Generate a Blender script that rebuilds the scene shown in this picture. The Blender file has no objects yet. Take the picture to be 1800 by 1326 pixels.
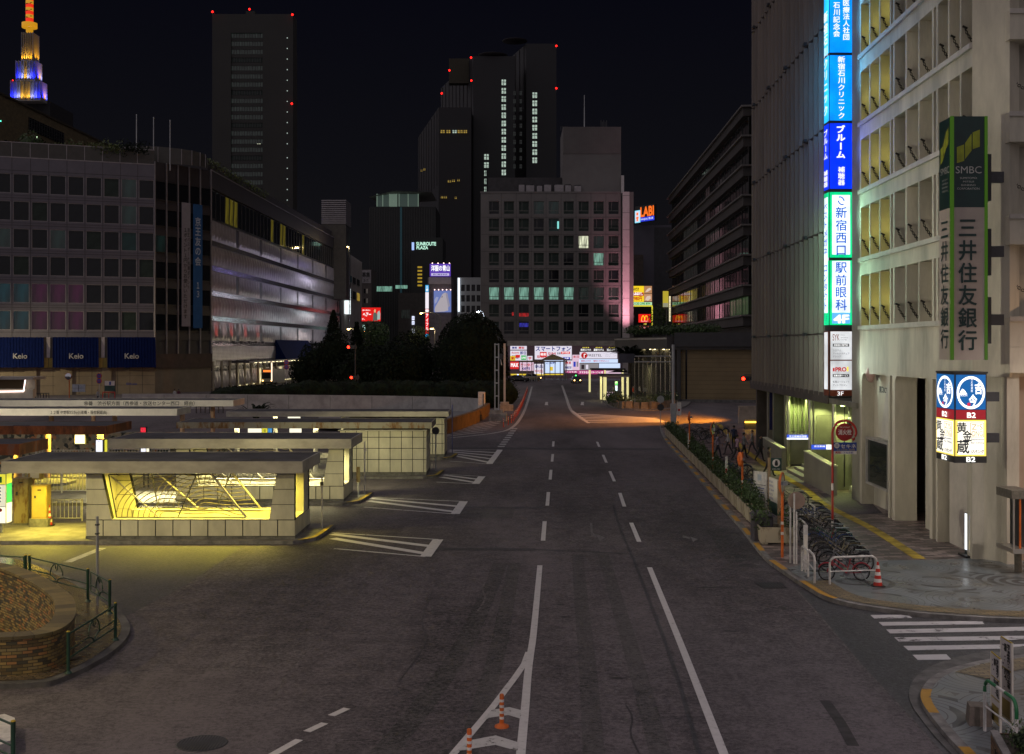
import bpy,bmesh,math,random
from mathutils import Matrix,Vector
sc=bpy.context.scene
COL=sc.collection
R=math.radians
rnd=random.Random(7)
# ------------------------------------------------------------------ camera, sky, sun, exposure
FP,CX,HY,CH=2100.0,900.0,610.0,7.3
cam=bpy.data.cameras.new('camera'); camo=bpy.data.objects.new('camera',cam); COL.objects.link(camo)
camo.location=(0,0,CH); camo.rotation_euler=(R(90),0,0)
cam.sensor_width=36; cam.lens=36*FP/1800; cam.shift_y=(HY-663)/1800
cam.clip_start=0.5; cam.clip_end=4000
sc.camera=camo
w=bpy.data.worlds.new('World'); sc.world=w; w.use_nodes=True
nt=w.node_tree; bg=nt.nodes['Background']
tc=nt.nodes.new('ShaderNodeTexCoord'); sp=nt.nodes.new('ShaderNodeSeparateXYZ'); cr=nt.nodes.new('ShaderNodeValToRGB')
nt.links.new(tc.outputs['Generated'],sp.inputs[0]); nt.links.new(sp.outputs['Z'],cr.inputs[0]); nt.links.new(cr.outputs[0],bg.inputs[0])
e=cr.color_ramp.elements
e[0].position=0.0; e[0].color=(.0072,.0066,.0068,1)
e[1].position=0.30; e[1].color=(.0019,.0020,.0046,1)
k=e.new(0.14); k.color=(.0042,.0042,.0058,1)
bg.inputs[1].default_value=1.0
sl=bpy.data.lights.new('city_glow','SUN'); sl.energy=0.78; sl.angle=R(168); sl.color=(1,.90,.97)
so=bpy.data.objects.new('city_glow',sl); COL.objects.link(so); so.rotation_euler=Vector((.50,.42,-.70)).to_track_quat('-Z','Y').to_euler()
sc.view_settings.view_transform='Standard'; sc.view_settings.look='None'
sc.view_settings.exposure=0.1; sc.view_settings.gamma=1.0
sc.cycles.use_denoising=True
sc.cycles.max_bounces=6; sc.cycles.diffuse_bounces=3; sc.cycles.glossy_bounces=3
sc.cycles.sample_clamp_indirect=3.0
# ------------------------------------------------------------------ geometry helpers
def G(px,py):
 y=FP*CH/(py-HY); return Vector(((px-CX)*y/FP,y,0))
def A(px,py,y):
 return Vector(((px-CX)*y/FP,y,CH-(py-HY)*y/FP))
def ZZ(py,y):return CH-(py-HY)*y/FP
def XX(px,y):return(px-CX)*y/FP
ID=Matrix.Identity(4)
def at(x,y,z=0,rz=0):return Matrix.Translation((x,y,z))@Matrix.Rotation(rz,4,'Z')
class Facade:
 """Vertical plane from ground point p0 (screen left) to p1 (screen right); local u along it, v into the building, w up."""
 def __init__(s,p0,p1):
  s.p0=Vector((p0[0],p0[1])); s.p1=Vector((p1[0],p1[1])); d=s.p1-s.p0; s.L=d.length; s.d=d/s.L
  u=s.d; s.M=Matrix(((u.x,-u.y,0,s.p0.x),(u.y,u.x,0,s.p0.y),(0,0,1,0),(0,0,0,1)))
 def u(s,px,v=0):
  k=(px-CX)/FP
  return(k*(s.p0.y+v*s.d.x)-(s.p0.x-v*s.d.y))/(s.d.x-k*s.d.y)
 def y(s,px,v=0):return s.p0.y+s.d.y*s.u(px,v)+v*s.d.x
 def z(s,px,py,v=0):return ZZ(py,s.y(px,v))
_gly={}
def glyph(ch,off):
 key=(ch,off)
 if key not in _gly:
  cu=bpy.data.curves.new('g','FONT'); cu.body=ch; cu.size=1; cu.offset=off; cu.resolution_u=3; cu.fill_mode='FRONT'
  o=bpy.data.objects.new('g',cu); COL.objects.link(o)
  dg=bpy.context.evaluated_depsgraph_get()
  me=o.evaluated_get(dg).to_mesh()
  v=[(p.co.x,p.co.y)for p in me.vertices]; f=[tuple(p.vertices)for p in me.polygons]
  o.evaluated_get(dg).to_mesh_clear(); bpy.data.objects.remove(o); bpy.data.curves.remove(cu)
  _gly[key]=(v,f)
 return _gly[key]
BOLD=((0,0),(-1,.4),(1,-.4),(.4,1),(-.4,-1))
class MB:
 def __init__(s,M=ID):s.v=[]; s.f=[]; s.m=[]; s.uv=[]; s.mats=[]; s.M=M; s.smooth=set()
 def mi(s,m):
  if m not in s.mats:s.mats.append(m)
  return s.mats.index(m)
 def add(s,vs,fs,m,uvs=None,smooth=False):
  b=len(s.v); M=s.M
  s.v+=[M@Vector(p)for p in vs]; i=s.mi(m)
  for k,f in enumerate(fs):
   if smooth:s.smooth.add(len(s.f))
   s.f.append(tuple(b+j for j in f)); s.m.append(i); s.uv.append(uvs[k]if uvs else None)
  return s
 def quad(s,a,b,c,d,m,uv=None):return s.add([a,b,c,d],[(0,1,2,3)],m,[uv]if uv else None)
 def poly(s,pts,m):return s.add(pts,[tuple(range(len(pts)))],m)
 def box(s,x0,x1,y0,y1,z0,z1,m,bev=0):
  if x0>x1:x0,x1=x1,x0
  if y0>y1:y0,y1=y1,y0
  if z0>z1:z0,z1=z1,z0
  b=min(bev,(x1-x0)/2.2,(y1-y0)/2.2)
  if b>0:
   o=[(x0+b,y0),(x1-b,y0),(x1,y0+b),(x1,y1-b),(x1-b,y1),(x0+b,y1),(x0,y1-b),(x0,y0+b)]
   return s.prism(o,z0,z1,m)
  return s.add([(x0,y0,z0),(x1,y0,z0),(x1,y1,z0),(x0,y1,z0),(x0,y0,z1),(x1,y0,z1),(x1,y1,z1),(x0,y1,z1)],[(0,3,2,1),(4,5,6,7),(0,1,5,4),(1,2,6,5),(2,3,7,6),(3,0,4,7)],m)
 def prism(s,o,z0,z1,m,mtop=None,inset=0.0):
  n=len(o); vs=[(p[0],p[1],z0)for p in o]
  if inset:
   cx=sum(p[0]for p in o)/n; cy=sum(p[1]for p in o)/n
   vs+=[(p[0]+(cx-p[0])*inset,p[1]+(cy-p[1])*inset,z1)for p in o]
  else:vs+=[(p[0],p[1],z1)for p in o]
  s.add(vs,[(i,(i+1)%n,n+(i+1)%n,n+i)for i in range(n)]+[tuple(range(n-1,-1,-1))],m)
  s.add(vs[n:],[tuple(range(n))],mtop or m); return s
 def tube(s,pts,r,m,n=8,closed=False,r2=None,smooth=True):
  pts=[Vector(p)for p in pts]; N=len(pts); vs=[]
  for i,p in enumerate(pts):
   if closed:d=pts[(i+1)%N]-pts[i-1]
   else:d=pts[min(i+1,N-1)]-pts[max(i-1,0)]
   d.normalize(); a=Vector((0,0,1))if abs(d.z)<.9 else Vector((1,0,0))
   e1=d.cross(a).normalized(); e2=d.cross(e1)
   rr=r if r2 is None else r+(r2-r)*i/(N-1)
   vs+=[p+(e1*math.cos(t*2*math.pi/n)+e2*math.sin(t*2*math.pi/n))*rr for t in range(n)]
  fs=[]
  for i in range(N if closed else N-1):
   j=(i+1)%N
   fs+=[(i*n+t,i*n+(t+1)%n,j*n+(t+1)%n,j*n+t)for t in range(n)]
  s.add(vs,fs,m,smooth=smooth)
  if not closed:s.add(vs,[tuple(range(n-1,-1,-1)),tuple((N-1)*n+t for t in range(n))],m)
  return s
 def lathe(s,prof,m,n=16,c=(0,0,0),axis='Z',smooth=True):
  vs=[]
  for r,h in prof:
   for t in range(n):
    a=t*2*math.pi/n; p=(r*math.cos(a),r*math.sin(a),h)
    if axis=='Y':p=(p[0],p[2],p[1])
    if axis=='X':p=(p[2],p[0],p[1])
    vs.append((p[0]+c[0],p[1]+c[1],p[2]+c[2]))
  fs=[]
  for i in range(len(prof)-1):
   fs+=[(i*n+t,i*n+(t+1)%n,(i+1)*n+(t+1)%n,(i+1)*n+t)for t in range(n)]
  s.add(vs,fs,m,smooth=smooth)
  s.add(vs,[tuple(range(n)),tuple((len(prof)-1)*n+t for t in range(n))],m); return s
 def text(s,t,M,x,y,wd,ht,m,off=0.0,sx=None):
  """text laid in the local XZ plane of M (facing -Y), squeezed to fill wd x ht from (x, y)."""
  v,f=glyph(t,0)
  if not v:return s
  x0=min(p[0]for p in v); x1=max(p[0]for p in v); y0=min(p[1]for p in v); y1=max(p[1]for p in v)
  kx=wd/max(x1-x0,1e-3); ky=ht/max(y1-y0,1e-3)
  for j,(ox,oy)in enumerate(BOLD if off>0 else BOLD[:1]):
   old=s.M; s.M=M
   s.add([(x+(p[0]-x0+ox*off)*kx,-j*.0015,y+(p[1]-y0+oy*off)*ky)for p in v],f,m); s.M=old
  return s
 def vtext(s,t,M,x,ytop,wd,ht,m,off=0.0,fill=.9):
  n=len(t); c=ht/n; old=s.M; s.M=M
  for i,ch in enumerate(t):
   if ch==' ':continue
   v,f=glyph(ch,0)
   if not v:continue
   P=[(-(p[1]-.38)+.5,.88-p[0])for p in v]if ch=='ー' else v
   x0=min(p[0]for p in P); x1=max(p[0]for p in P); gy0=min(p[1]for p in P); gy1=max(p[1]for p in P)
   kx=wd*fill/.95; ky=c*fill/.95
   cx=(x0+x1)/2; cy=.38 if(gy1-gy0)<.6 and ch not in 'ー・' else(gy0+gy1)/2
   for j,(ox,oy)in enumerate(BOLD if off>0 else BOLD[:1]):
    s.add([(x+wd/2+(p[0]-cx+ox*off)*kx,-j*.0015,ytop-c*(i+.5)+(p[1]-cy+oy*off)*ky)for p in P],f,m)
  s.M=old; return s
 def build(s,name,parent=None,label=None,cat=None,group=None,kind=None):
  me=bpy.data.meshes.new(name)
  me.from_pydata([tuple(p)for p in s.v],[],s.f)
  for m in s.mats:me.materials.append(m)
  me.polygons.foreach_set('material_index',s.m)
  if s.smooth:me.polygons.foreach_set('use_smooth',[i in s.smooth for i in range(len(s.f))])
  if any(s.uv):
   l=me.uv_layers.new(name='UVMap'); k=0
   for i,f in enumerate(s.f):
    for j in range(len(f)):
     if s.uv[i]:l.data[k].uv=s.uv[i][j]
     k+=1
  me.update()
  return link(name,me,parent,label,cat,group,kind)
def link(name,me,parent=None,label=None,cat=None,group=None,kind=None,M=None):
 o=bpy.data.objects.new(name,me); COL.objects.link(o)
 if parent is not None:
  o.parent=parent
  if not parent.get('_local'):o.matrix_parent_inverse=chain_inv(parent)
 if M is not None:o.matrix_basis=M
 tag(o,label,cat,group,kind); return o
def chain_inv(p):
 m=p.matrix_basis.copy(); q=p
 while q.parent is not None:m=q.parent.matrix_basis@q.matrix_parent_inverse@m; q=q.parent
 return m.inverted()
def tag(o,label=None,cat=None,group=None,kind=None):
 if label:o['label']=label
 if cat:o['category']=cat
 if group:o['group']=group
 if kind:o['kind']=kind
 return o
def thing(name,label,cat,loc=(0,0,0),group=None,rz=0,local=False):
 o=bpy.data.objects.new(name,None); COL.objects.link(o); o.empty_display_size=.3
 o.location=loc; o.rotation_euler=(0,0,rz)
 o.matrix_basis=at(loc[0],loc[1],loc[2]if len(loc)>2 else 0,rz)
 if local:o['_local']=1
 return tag(o,label,cat,group)
def dup(src,M,label=None,group=None,swap=None):
 r=src.copy(); COL.objects.link(r); r.matrix_basis=M
 if label:r['label']=label
 if group:r['group']=group
 for ch in src.children:
  c=ch.copy(); COL.objects.link(c); c.parent=r; c.matrix_parent_inverse=ch.matrix_parent_inverse.copy()
  if swap and ch.name.split('.')[0]in swap:c.data=swap[ch.name.split('.')[0]]
  for g in ch.children:
   d=g.copy(); COL.objects.link(d); d.parent=c; d.matrix_parent_inverse=g.matrix_parent_inverse.copy()
 return r
def struct(name,mb):return mb.build(name,kind='structure')
# ------------------------------------------------------------------ materials
def newmat(name):
 m=bpy.data.materials.new(name); m.use_nodes=True
 return m,m.node_tree,m.node_tree.nodes['Principled BSDF']
def c4(c):return(c[0],c[1],c[2],1)
def pm(name,c,rough=.6,metal=0,var=.25,scale=1.2,bump=0,bscale=40,c2=None,spec=.5,stretch=(1,1,1)):
 m,nt,b=newmat(name); N=nt.nodes; L=nt.links
 b.inputs['Roughness'].default_value=rough; b.inputs['Metallic'].default_value=metal
 b.inputs['Specular IOR Level'].default_value=spec
 tc=N.new('ShaderNodeTexCoord'); mp=N.new('ShaderNodeMapping'); mp.inputs['Scale'].default_value=stretch
 L.new(tc.outputs['Object'],mp.inputs[0])
 n1=N.new('ShaderNodeTexNoise'); n1.inputs['Scale'].default_value=scale; n1.inputs['Detail'].default_value=6; n1.inputs['Roughness'].default_value=.65
 L.new(mp.outputs[0],n1.inputs['Vector'])
 rmp=N.new('ShaderNodeValToRGB'); rmp.color_ramp.elements[0].position=.36; rmp.color_ramp.elements[1].position=.64
 lo=c2 if c2 else tuple(x*(1-var)for x in c); hi=tuple(min(1,x*(1+var*.6))for x in c)if not c2 else c
 rmp.color_ramp.elements[0].color=c4(lo); rmp.color_ramp.elements[1].color=c4(hi)
 L.new(n1.outputs[0],rmp.inputs[0]); L.new(rmp.outputs[0],b.inputs['Base Color'])
 if bump:
  n2=N.new('ShaderNodeTexNoise'); n2.inputs['Scale'].default_value=bscale; n2.inputs['Detail'].default_value=4
  bp=N.new('ShaderNodeBump'); bp.inputs['Strength'].default_value=bump; bp.inputs['Distance'].default_value=.02
  L.new(mp.outputs[0],n2.inputs['Vector']); L.new(n2.outputs[0],bp.inputs['Height']); L.new(bp.outputs[0],b.inputs['Normal'])
 return m
def em(name,c,s=1.0,samp=True):
 m,nt,b=newmat(name)
 b.inputs['Base Color'].default_value=c4([min(.5,x*.3)for x in c]); b.inputs['Emission Color'].default_value=c4(c); b.inputs['Emission Strength'].default_value=s
 b.inputs['Roughness'].default_value=.4
 if not samp:m.cycles.emission_sampling='NONE'
 return m
def backlit(name,c,s=1.0):
 m=em(name,c,s); nt=m.node_tree; N=nt.nodes; L=nt.links; b=N['Principled BSDF']
 tc=N.new('ShaderNodeTexCoord'); mp=N.new('ShaderNodeMapping'); mp.inputs['Scale'].default_value=(1.2,1.2,.9); n1=N.new('ShaderNodeTexNoise'); n1.inputs['Scale'].default_value=1.1; n1.inputs['Detail'].default_value=2
 r=N.new('ShaderNodeMapRange'); r.inputs[1].default_value=.3; r.inputs[2].default_value=.7; r.inputs[3].default_value=s*.72; r.inputs[4].default_value=s*1.25
 L.new(tc.outputs['Object'],mp.inputs[0]); L.new(mp.outputs[0],n1.inputs['Vector']); L.new(n1.outputs[0],r.inputs[0]); L.new(r.outputs[0],b.inputs['Emission Strength']); return m
def glass(name,c,rough=.08,spec=.25):
 m=pm(name,c,rough,0,.3,.6,spec=spec); return m
def room(name,c,s,scale=.8):
 """a lit room seen through a window, also signs reflected in glass: uneven emission with blinds and furniture-like darker patches"""
 m,nt,b=newmat(name); N=nt.nodes; L=nt.links
 tc=N.new('ShaderNodeTexCoord'); mp=N.new('ShaderNodeMapping'); mp.inputs['Scale'].default_value=(3.5,3.5,.5)
 n1=N.new('ShaderNodeTexNoise'); n1.inputs['Scale'].default_value=scale; n1.inputs['Detail'].default_value=3
 r=N.new('ShaderNodeValToRGB'); r.color_ramp.elements[0].position=.35; r.color_ramp.elements[1].position=.65
 r.color_ramp.elements[0].color=c4([x*.25 for x in c]); r.color_ramp.elements[1].color=c4(c)
 L.new(tc.outputs['Object'],mp.inputs[0]); L.new(mp.outputs[0],n1.inputs['Vector']); L.new(n1.outputs[0],r.inputs[0])
 L.new(r.outputs[0],b.inputs['Emission Color']); b.inputs['Emission Strength'].default_value=s; b.inputs['Base Color'].default_value=(.02,.02,.02,1); b.inputs['Roughness'].default_value=.1
 m.cycles.emission_sampling='NONE'
 return m
def asphalt(name,lo,hi,tint=None,wet=0):
 m,nt,b=newmat(name); N=nt.nodes; L=nt.links
 tc=N.new('ShaderNodeTexCoord')
 def noise(s,d=5,r=.6,vec=None):
  n=N.new('ShaderNodeTexNoise'); n.inputs['Scale'].default_value=s; n.inputs['Detail'].default_value=d; n.inputs['Roughness'].default_value=r
  L.new(vec or tc.outputs['Object'],n.inputs['Vector']); return n
 mp=N.new('ShaderNodeMapping'); mp.inputs['Scale'].default_value=(1,.22,1); L.new(tc.outputs['Object'],mp.inputs[0])
 big=noise(.16,5,.6,mp.outputs[0]); mid=noise(1.6,6,.7); fine=noise(8,6,.9); grit=noise(48,2,.9)
 def math_(op,a,bb):
  n=N.new('ShaderNodeMath'); n.operation=op
  for i,x in enumerate((a,bb)):
   if isinstance(x,(int,float)):n.inputs[i].default_value=x
   else:L.new(x,n.inputs[i])
  return n.outputs[0]
 s=math_('ADD',math_('MULTIPLY',big.outputs[0],.7),math_('MULTIPLY',mid.outputs[0],.45))
 s=math_('ADD',s,math_('MULTIPLY',fine.outputs[0],1.1)); s=math_('ADD',s,math_('MULTIPLY',grit.outputs[0],.4))
 s=math_('MULTIPLY',math_('SUBTRACT',s,1.165),3.3)
 r=N.new('ShaderNodeValToRGB'); r.color_ramp.elements[0].color=c4(lo); r.color_ramp.elements[1].color=c4(hi)
 r.color_ramp.elements[0].position=.05; r.color_ramp.elements[1].position=.95
 L.new(s,r.inputs[0]); L.new(r.outputs[0],b.inputs['Base Color'])
 rr=N.new('ShaderNodeMapRange'); rr.inputs[3].default_value=.62-wet; rr.inputs[4].default_value=.9-wet; L.new(mid.outputs[0],rr.inputs[0]); L.new(rr.outputs[0],b.inputs['Roughness'])
 bp=N.new('ShaderNodeBump'); bp.inputs['Strength'].default_value=.5; bp.inputs['Distance'].default_value=.01
 L.new(math_('ADD',fine.outputs[0],grit.outputs[0]),bp.inputs['Height']); L.new(bp.outputs[0],b.inputs['Normal'])
 return m
def paint(name,c,wear=.5,scale=5):
 """road paint, worn through to the asphalt in flakes"""
 m,nt,b=newmat(name); N=nt.nodes; L=nt.links
 tc=N.new('ShaderNodeTexCoord'); n1=N.new('ShaderNodeTexNoise'); n1.inputs['Scale'].default_value=scale; n1.inputs['Detail'].default_value=9; n1.inputs['Roughness'].default_value=.75
 L.new(tc.outputs['Object'],n1.inputs['Vector'])
 r=N.new('ShaderNodeValToRGB'); p=.30+wear*.16
 r.color_ramp.elements[0].position=p; r.color_ramp.elements[0].color=(.085,.078,.078,1)
 r.color_ramp.elements[1].position=p+.05; r.color_ramp.elements[1].color=c4([x*.85 for x in c])
 x=r.color_ramp.elements.new(.68); x.color=c4(c)
 L.new(n1.outputs[0],r.inputs[0]); L.new(r.outputs[0],b.inputs['Base Color']); b.inputs['Roughness'].default_value=.7
 return m
def brickmat(name,cols,mortar,bw,bh,rough=.6,uv=True,bump=.6,msize=.012,offset=.5):
 m,nt,b=newmat(name); N=nt.nodes; L=nt.links
 tc=N.new('ShaderNodeTexCoord'); br=N.new('ShaderNodeTexBrick'); br.inputs['Scale'].default_value=1; br.offset=offset
 br.inputs['Brick Width'].default_value=bw; br.inputs['Row Height'].default_value=bh; br.inputs['Mortar Size'].default_value=msize; br.inputs['Mortar Smooth'].default_value=.2
 br.inputs['Color1'].default_value=(0,0,0,1); br.inputs['Color2'].default_value=(1,1,1,1); br.inputs['Mortar'].default_value=(.5,.5,.5,1); br.inputs['Bias'].default_value=0
 src=tc.outputs['UV' if uv else 'Object']; L.new(src,br.inputs['Vector'])
 r=N.new('ShaderNodeValToRGB'); n=len(cols); r.color_ramp.interpolation='CONSTANT'
 r.color_ramp.elements[0].color=c4(cols[0]); r.color_ramp.elements[1].position=1/n; r.color_ramp.elements[1].color=c4(cols[1])
 for i in range(2,n):x=r.color_ramp.elements.new(i/n); x.color=c4(cols[i])
 L.new(br.outputs['Color'],r.inputs[0])
 mx=N.new('ShaderNodeMix'); mx.data_type='RGBA'; L.new(br.outputs['Fac'],mx.inputs[0]); L.new(r.outputs[0],mx.inputs[6]); mx.inputs[7].default_value=c4(mortar)
 n1=N.new('ShaderNodeTexNoise'); n1.inputs['Scale'].default_value=3; n1.inputs['Detail'].default_value=6; L.new(src,n1.inputs['Vector'])
 m2=N.new('ShaderNodeMix'); m2.data_type='RGBA'; m2.blend_type='MULTIPLY'; m2.inputs[0].default_value=.5
 L.new(mx.outputs[2],m2.inputs[6]); L.new(n1.outputs[0],m2.inputs[7]); L.new(m2.outputs[2],b.inputs['Base Color'])
 b.inputs['Roughness'].default_value=rough
 bp=N.new('ShaderNodeBump'); bp.invert=True; bp.inputs['Strength'].default_value=bump; bp.inputs['Distance'].default_value=.02
 L.new(br.outputs['Fac'],bp.inputs['Height']); L.new(bp.outputs[0],b.inputs['Normal'])
 return m
def fanmat(name,c,joint,cell=1.9,rings=9,rough=.3):
 """paving setts laid in concentric fans: rings round the centres of a square lattice, cut radially"""
 m,nt,b=newmat(name); N=nt.nodes; L=nt.links
 tc=N.new('ShaderNodeTexCoord'); vo=N.new('ShaderNodeTexVoronoi'); vo.inputs['Scale'].default_value=1/cell; vo.inputs['Randomness'].default_value=0; vo.voronoi_dimensions='2D'
 L.new(tc.outputs['Object'],vo.inputs['Vector'])
 def M(op,*a):
  n=N.new('ShaderNodeMath'); n.operation=op
  for i,x in enumerate(a):
   if isinstance(x,(int,float)):n.inputs[i].default_value=x
   else:L.new(x,n.inputs[i])
  return n.outputs[0]
 rr=M('MULTIPLY',vo.outputs['Distance'],rings)
 ring=M('GREATER_THAN',M('ABSOLUTE',M('SUBTRACT',M('FRACT',rr),.5)),.435)
 vs=N.new('ShaderNodeVectorMath'); vs.operation='SCALE'; vs.inputs['Scale'].default_value=1/cell; L.new(tc.outputs['Object'],vs.inputs[0])
 sub=N.new('ShaderNodeVectorMath'); sub.operation='SUBTRACT'; vp=N.new('ShaderNodeVectorMath'); vp.operation='SCALE'; vp.inputs['Scale'].default_value=1/cell
 L.new(vo.outputs['Position'],vp.inputs[0]); L.new(vs.outputs[0],sub.inputs[0]); L.new(vo.outputs['Position'],sub.inputs[1])
 sx=N.new('ShaderNodeSeparateXYZ'); L.new(sub.outputs[0],sx.inputs[0])
 ang=M('DIVIDE',M('ARCTAN2',sx.outputs[1],sx.outputs[0]),6.2832)
 ri=M('FLOOR',rr); seg=M('ADD',M('MULTIPLY',ri,9.0),5.0)
 rad=M('GREATER_THAN',M('ABSOLUTE',M('SUBTRACT',M('FRACT',M('ADD',M('MULTIPLY',ang,seg),M('MULTIPLY',ri,.37))),.5)),.44)
 j=M('MAXIMUM',ring,rad)
 n1=N.new('ShaderNodeTexNoise'); n1.inputs['Scale'].default_value=.9; n1.inputs['Detail'].default_value=7; L.new(tc.outputs['Object'],n1.inputs['Vector'])
 r=N.new('ShaderNodeValToRGB'); r.color_ramp.elements[0].position=.3; r.color_ramp.elements[1].position=.72
 r.color_ramp.elements[0].color=c4([x*.6 for x in c]); r.color_ramp.elements[1].color=c4(c); L.new(n1.outputs[0],r.inputs[0])
 mx=N.new('ShaderNodeMix'); mx.data_type='RGBA'; L.new(j,mx.inputs[0]); L.new(r.outputs[0],mx.inputs[6]); mx.inputs[7].default_value=c4(joint)
 L.new(mx.outputs[2],b.inputs['Base Color'])
 rg=N.new('ShaderNodeMapRange'); rg.inputs[1].default_value=.35; rg.inputs[2].default_value=.65; rg.inputs[3].default_value=rough; rg.inputs[4].default_value=rough+.35; L.new(n1.outputs[0],rg.inputs[0]); L.new(rg.outputs[0],b.inputs['Roughness'])
 return m
def rustmat(name,base,rust,amount=.5,scale=3,rough=.6):
 m,nt,b=newmat(name); N=nt.nodes; L=nt.links
 tc=N.new('ShaderNodeTexCoord'); mp=N.new('ShaderNodeMapping'); mp.inputs['Scale'].default_value=(1,1,.35); L.new(tc.outputs['Object'],mp.inputs[0])
 n1=N.new('ShaderNodeTexNoise'); n1.inputs['Scale'].default_value=scale; n1.inputs['Detail'].default_value=8; n1.inputs['Roughness'].default_value=.7; L.new(mp.outputs[0],n1.inputs['Vector'])
 r=N.new('ShaderNodeValToRGB'); p=.62-.3*amount
 r.color_ramp.elements[0].position=p; r.color_ramp.elements[0].color=c4(base); r.color_ramp.elements[1].position=p+.1; r.color_ramp.elements[1].color=c4(rust)
 x=r.color_ramp.elements.new(min(.95,p+.22)); x.color=c4([q*.4 for q in rust])
 L.new(n1.outputs[0],r.inputs[0]); L.new(r.outputs[0],b.inputs['Base Color']); b.inputs['Roughness'].default_value=rough
 return m
m_asph=asphalt('asphalt',(.023,.0195,.021),(.152,.130,.137))
m_asph_dark=asphalt('asphalt_patch',(.012,.0115,.013),(.085,.080,.086),wet=.15)
m_white=paint('road_paint_white',(.62,.60,.59),.25)
m_worn=paint('road_paint_worn',(.46,.45,.44),.62,3)
m_zebra=paint('road_paint_zebra',(.55,.53,.54),.55,1.3)
m_yel=paint('kerb_paint_yellow',(.50,.27,.03),.45,4)
m_tact=pm('tactile_yellow',(.46,.33,.03),.7,var=.5,scale=2,bump=.5,bscale=9)
m_conc=pm('concrete',(.30,.29,.27),.8,var=.35,scale=2.2,bump=.3)
m_conc_d=pm('concrete_dark',(.12,.115,.11),.85,var=.4,scale=2,bump=.3)
m_kerb=pm('kerb_stone',(.20,.19,.18),.75,var=.4,scale=3,bump=.3)
m_steel=pm('galvanised_steel',(.42,.43,.44),.45,.4,.15)
m_steel_d=pm('dark_steel',(.06,.06,.065),.5,.3)
m_wpaint=pm('white_paint',(.62,.60,.57),.5,var=.2,scale=6)
m_black=pm('black_paint',(.015,.015,.016),.5)
m_green=pm('green_rail_paint',(.015,.055,.035),.4,spec=.6)
m_red=pm('red_paint',(.42,.02,.015),.45)
m_orange=pm('orange_paint',(.62,.13,.015),.5)
m_refl=pm('white_reflector',(.75,.7,.66),.35)
# ------------------------------------------------------------------ ground, road markings, pavements
def path_len(p):
 a=[0]
 for i in range(1,len(p)):a.append(a[-1]+(Vector(p[i][:2])-Vector(p[i-1][:2])).length)
 return a
def path_at(p,a,t):
 t=max(0,min(t,a[-1])); i=1
 while i<len(a)-1 and a[i]<t:i+=1
 k=(t-a[i-1])/max(a[i]-a[i-1],1e-6); q=Vector(p[i-1][:2]).lerp(Vector(p[i][:2]),k)
 d=(Vector(p[i][:2])-Vector(p[i-1][:2])).normalized(); return q,d
def smooth(p,n=6,closed=False):
 P=[Vector(q[:2])for q in p]; out=[]; N=len(P)
 for i in range(N if closed else N-1):
  p0=P[i-1]if(i>0 or closed)else P[0]; p1=P[i]; p2=P[(i+1)%N]; p3=P[(i+2)%N]if(i+2<N or closed)else P[N-1]
  for k in range(n):
   t=k/n
   out.append(.5*((2*p1)+(p2-p0)*t+(2*p0-5*p1+4*p2-p3)*t*t+(3*p1-p0-3*p2+p3)*t**3))
 if not closed:out.append(P[-1])
 return out
def offset(p,d,closed=False):
 out=[]; N=len(p)
 for i in range(N):
  a=p[i-1]if(i>0 or closed)else p[i]; b=p[(i+1)%N]if(i<N-1 or closed)else p[i]
  t=(Vector(b[:2])-Vector(a[:2])).normalized(); out.append(Vector(p[i][:2])+Vector((-t.y,t.x))*d)
 return out
def strip(mb,p,wd,z,m,t0=0,t1=None,step=1.0):
 a=path_len(p); t1=a[-1]if t1 is None else t1; n=max(1,int((t1-t0)/step)); L=[]; Rr=[]
 for i in range(n+1):
  q,d=path_at(p,a,t0+(t1-t0)*i/n); nn=Vector((-d.y,d.x))*wd/2
  L.append((q.x+nn.x,q.y+nn.y,z)); Rr.append((q.x-nn.x,q.y-nn.y,z))
 for i in range(n):mb.quad(Rr[i],Rr[i+1],L[i+1],L[i],m)
def gp(*pts,z=0.0):
 return[Vector((XX(px,FP*(CH-z)/(py-HY)),FP*(CH-z)/(py-HY),z))for px,py in pts]
def flat(mb,pts,z,m):mb.poly([(p[0],p[1],z)for p in pts],m)
def cw(pts):
 s=sum(pts[i-1][0]*pts[i][1]-pts[i][0]*pts[i-1][1]for i in range(len(pts)))
 return pts if s>0 else pts[::-1]
def slab(mb,poly_,z0,z1,mside,mtop):mb.prism(cw([(p[0],p[1])for p in poly_]),z0,z1,mside,mtop)
g=MB()
hx0,hx1,hy0,hy1=-24,-11.9,26.9,34.4; gx,gy=(-900,hx0,hx1,900),(-80,hy0,hy1,1600)
for i in range(3):
 for j in range(3):
  if(i,j)!=(1,1):g.quad((gx[i],gy[j],0),(gx[i+1],gy[j],0),(gx[i+1],gy[j+1],0),(gx[i],gy[j+1],0),m_asph)
struct('ground',g)
z1,z2,z3=.004,.008,.012
p=MB()
flat(p,cw(gp((1400,1036),(1428,1066),(1457,1101),(1487,1137),(1517,1172),(1548,1203),(1577,1236),(1605,1264),(1627,1291),(1657,1326),(1800,1480),(2300,1480),(2300,1070),(1800,1088),(1560,1066),(1440,1044))),z1,m_asph_dark)
struct('road_patch',p)
p=MB()
flat(p,cw(gp((425,962),(370,1000),(335,1024),(300,1044),(262,1062),(205,1094),(150,1050),(-100,1000),(-400,985),(-400,960))),z1,m_asph_dark)
struct('road_patch',p)
p=MB()
strip(p,gp((1077,884),(1088,925),(1102,958),(1113,981),(1133,1034),(1160,1104),(1183,1168),(1200,1221),(1222,1300),(1232,1340)),.10,z1,m_asph_dark)
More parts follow.
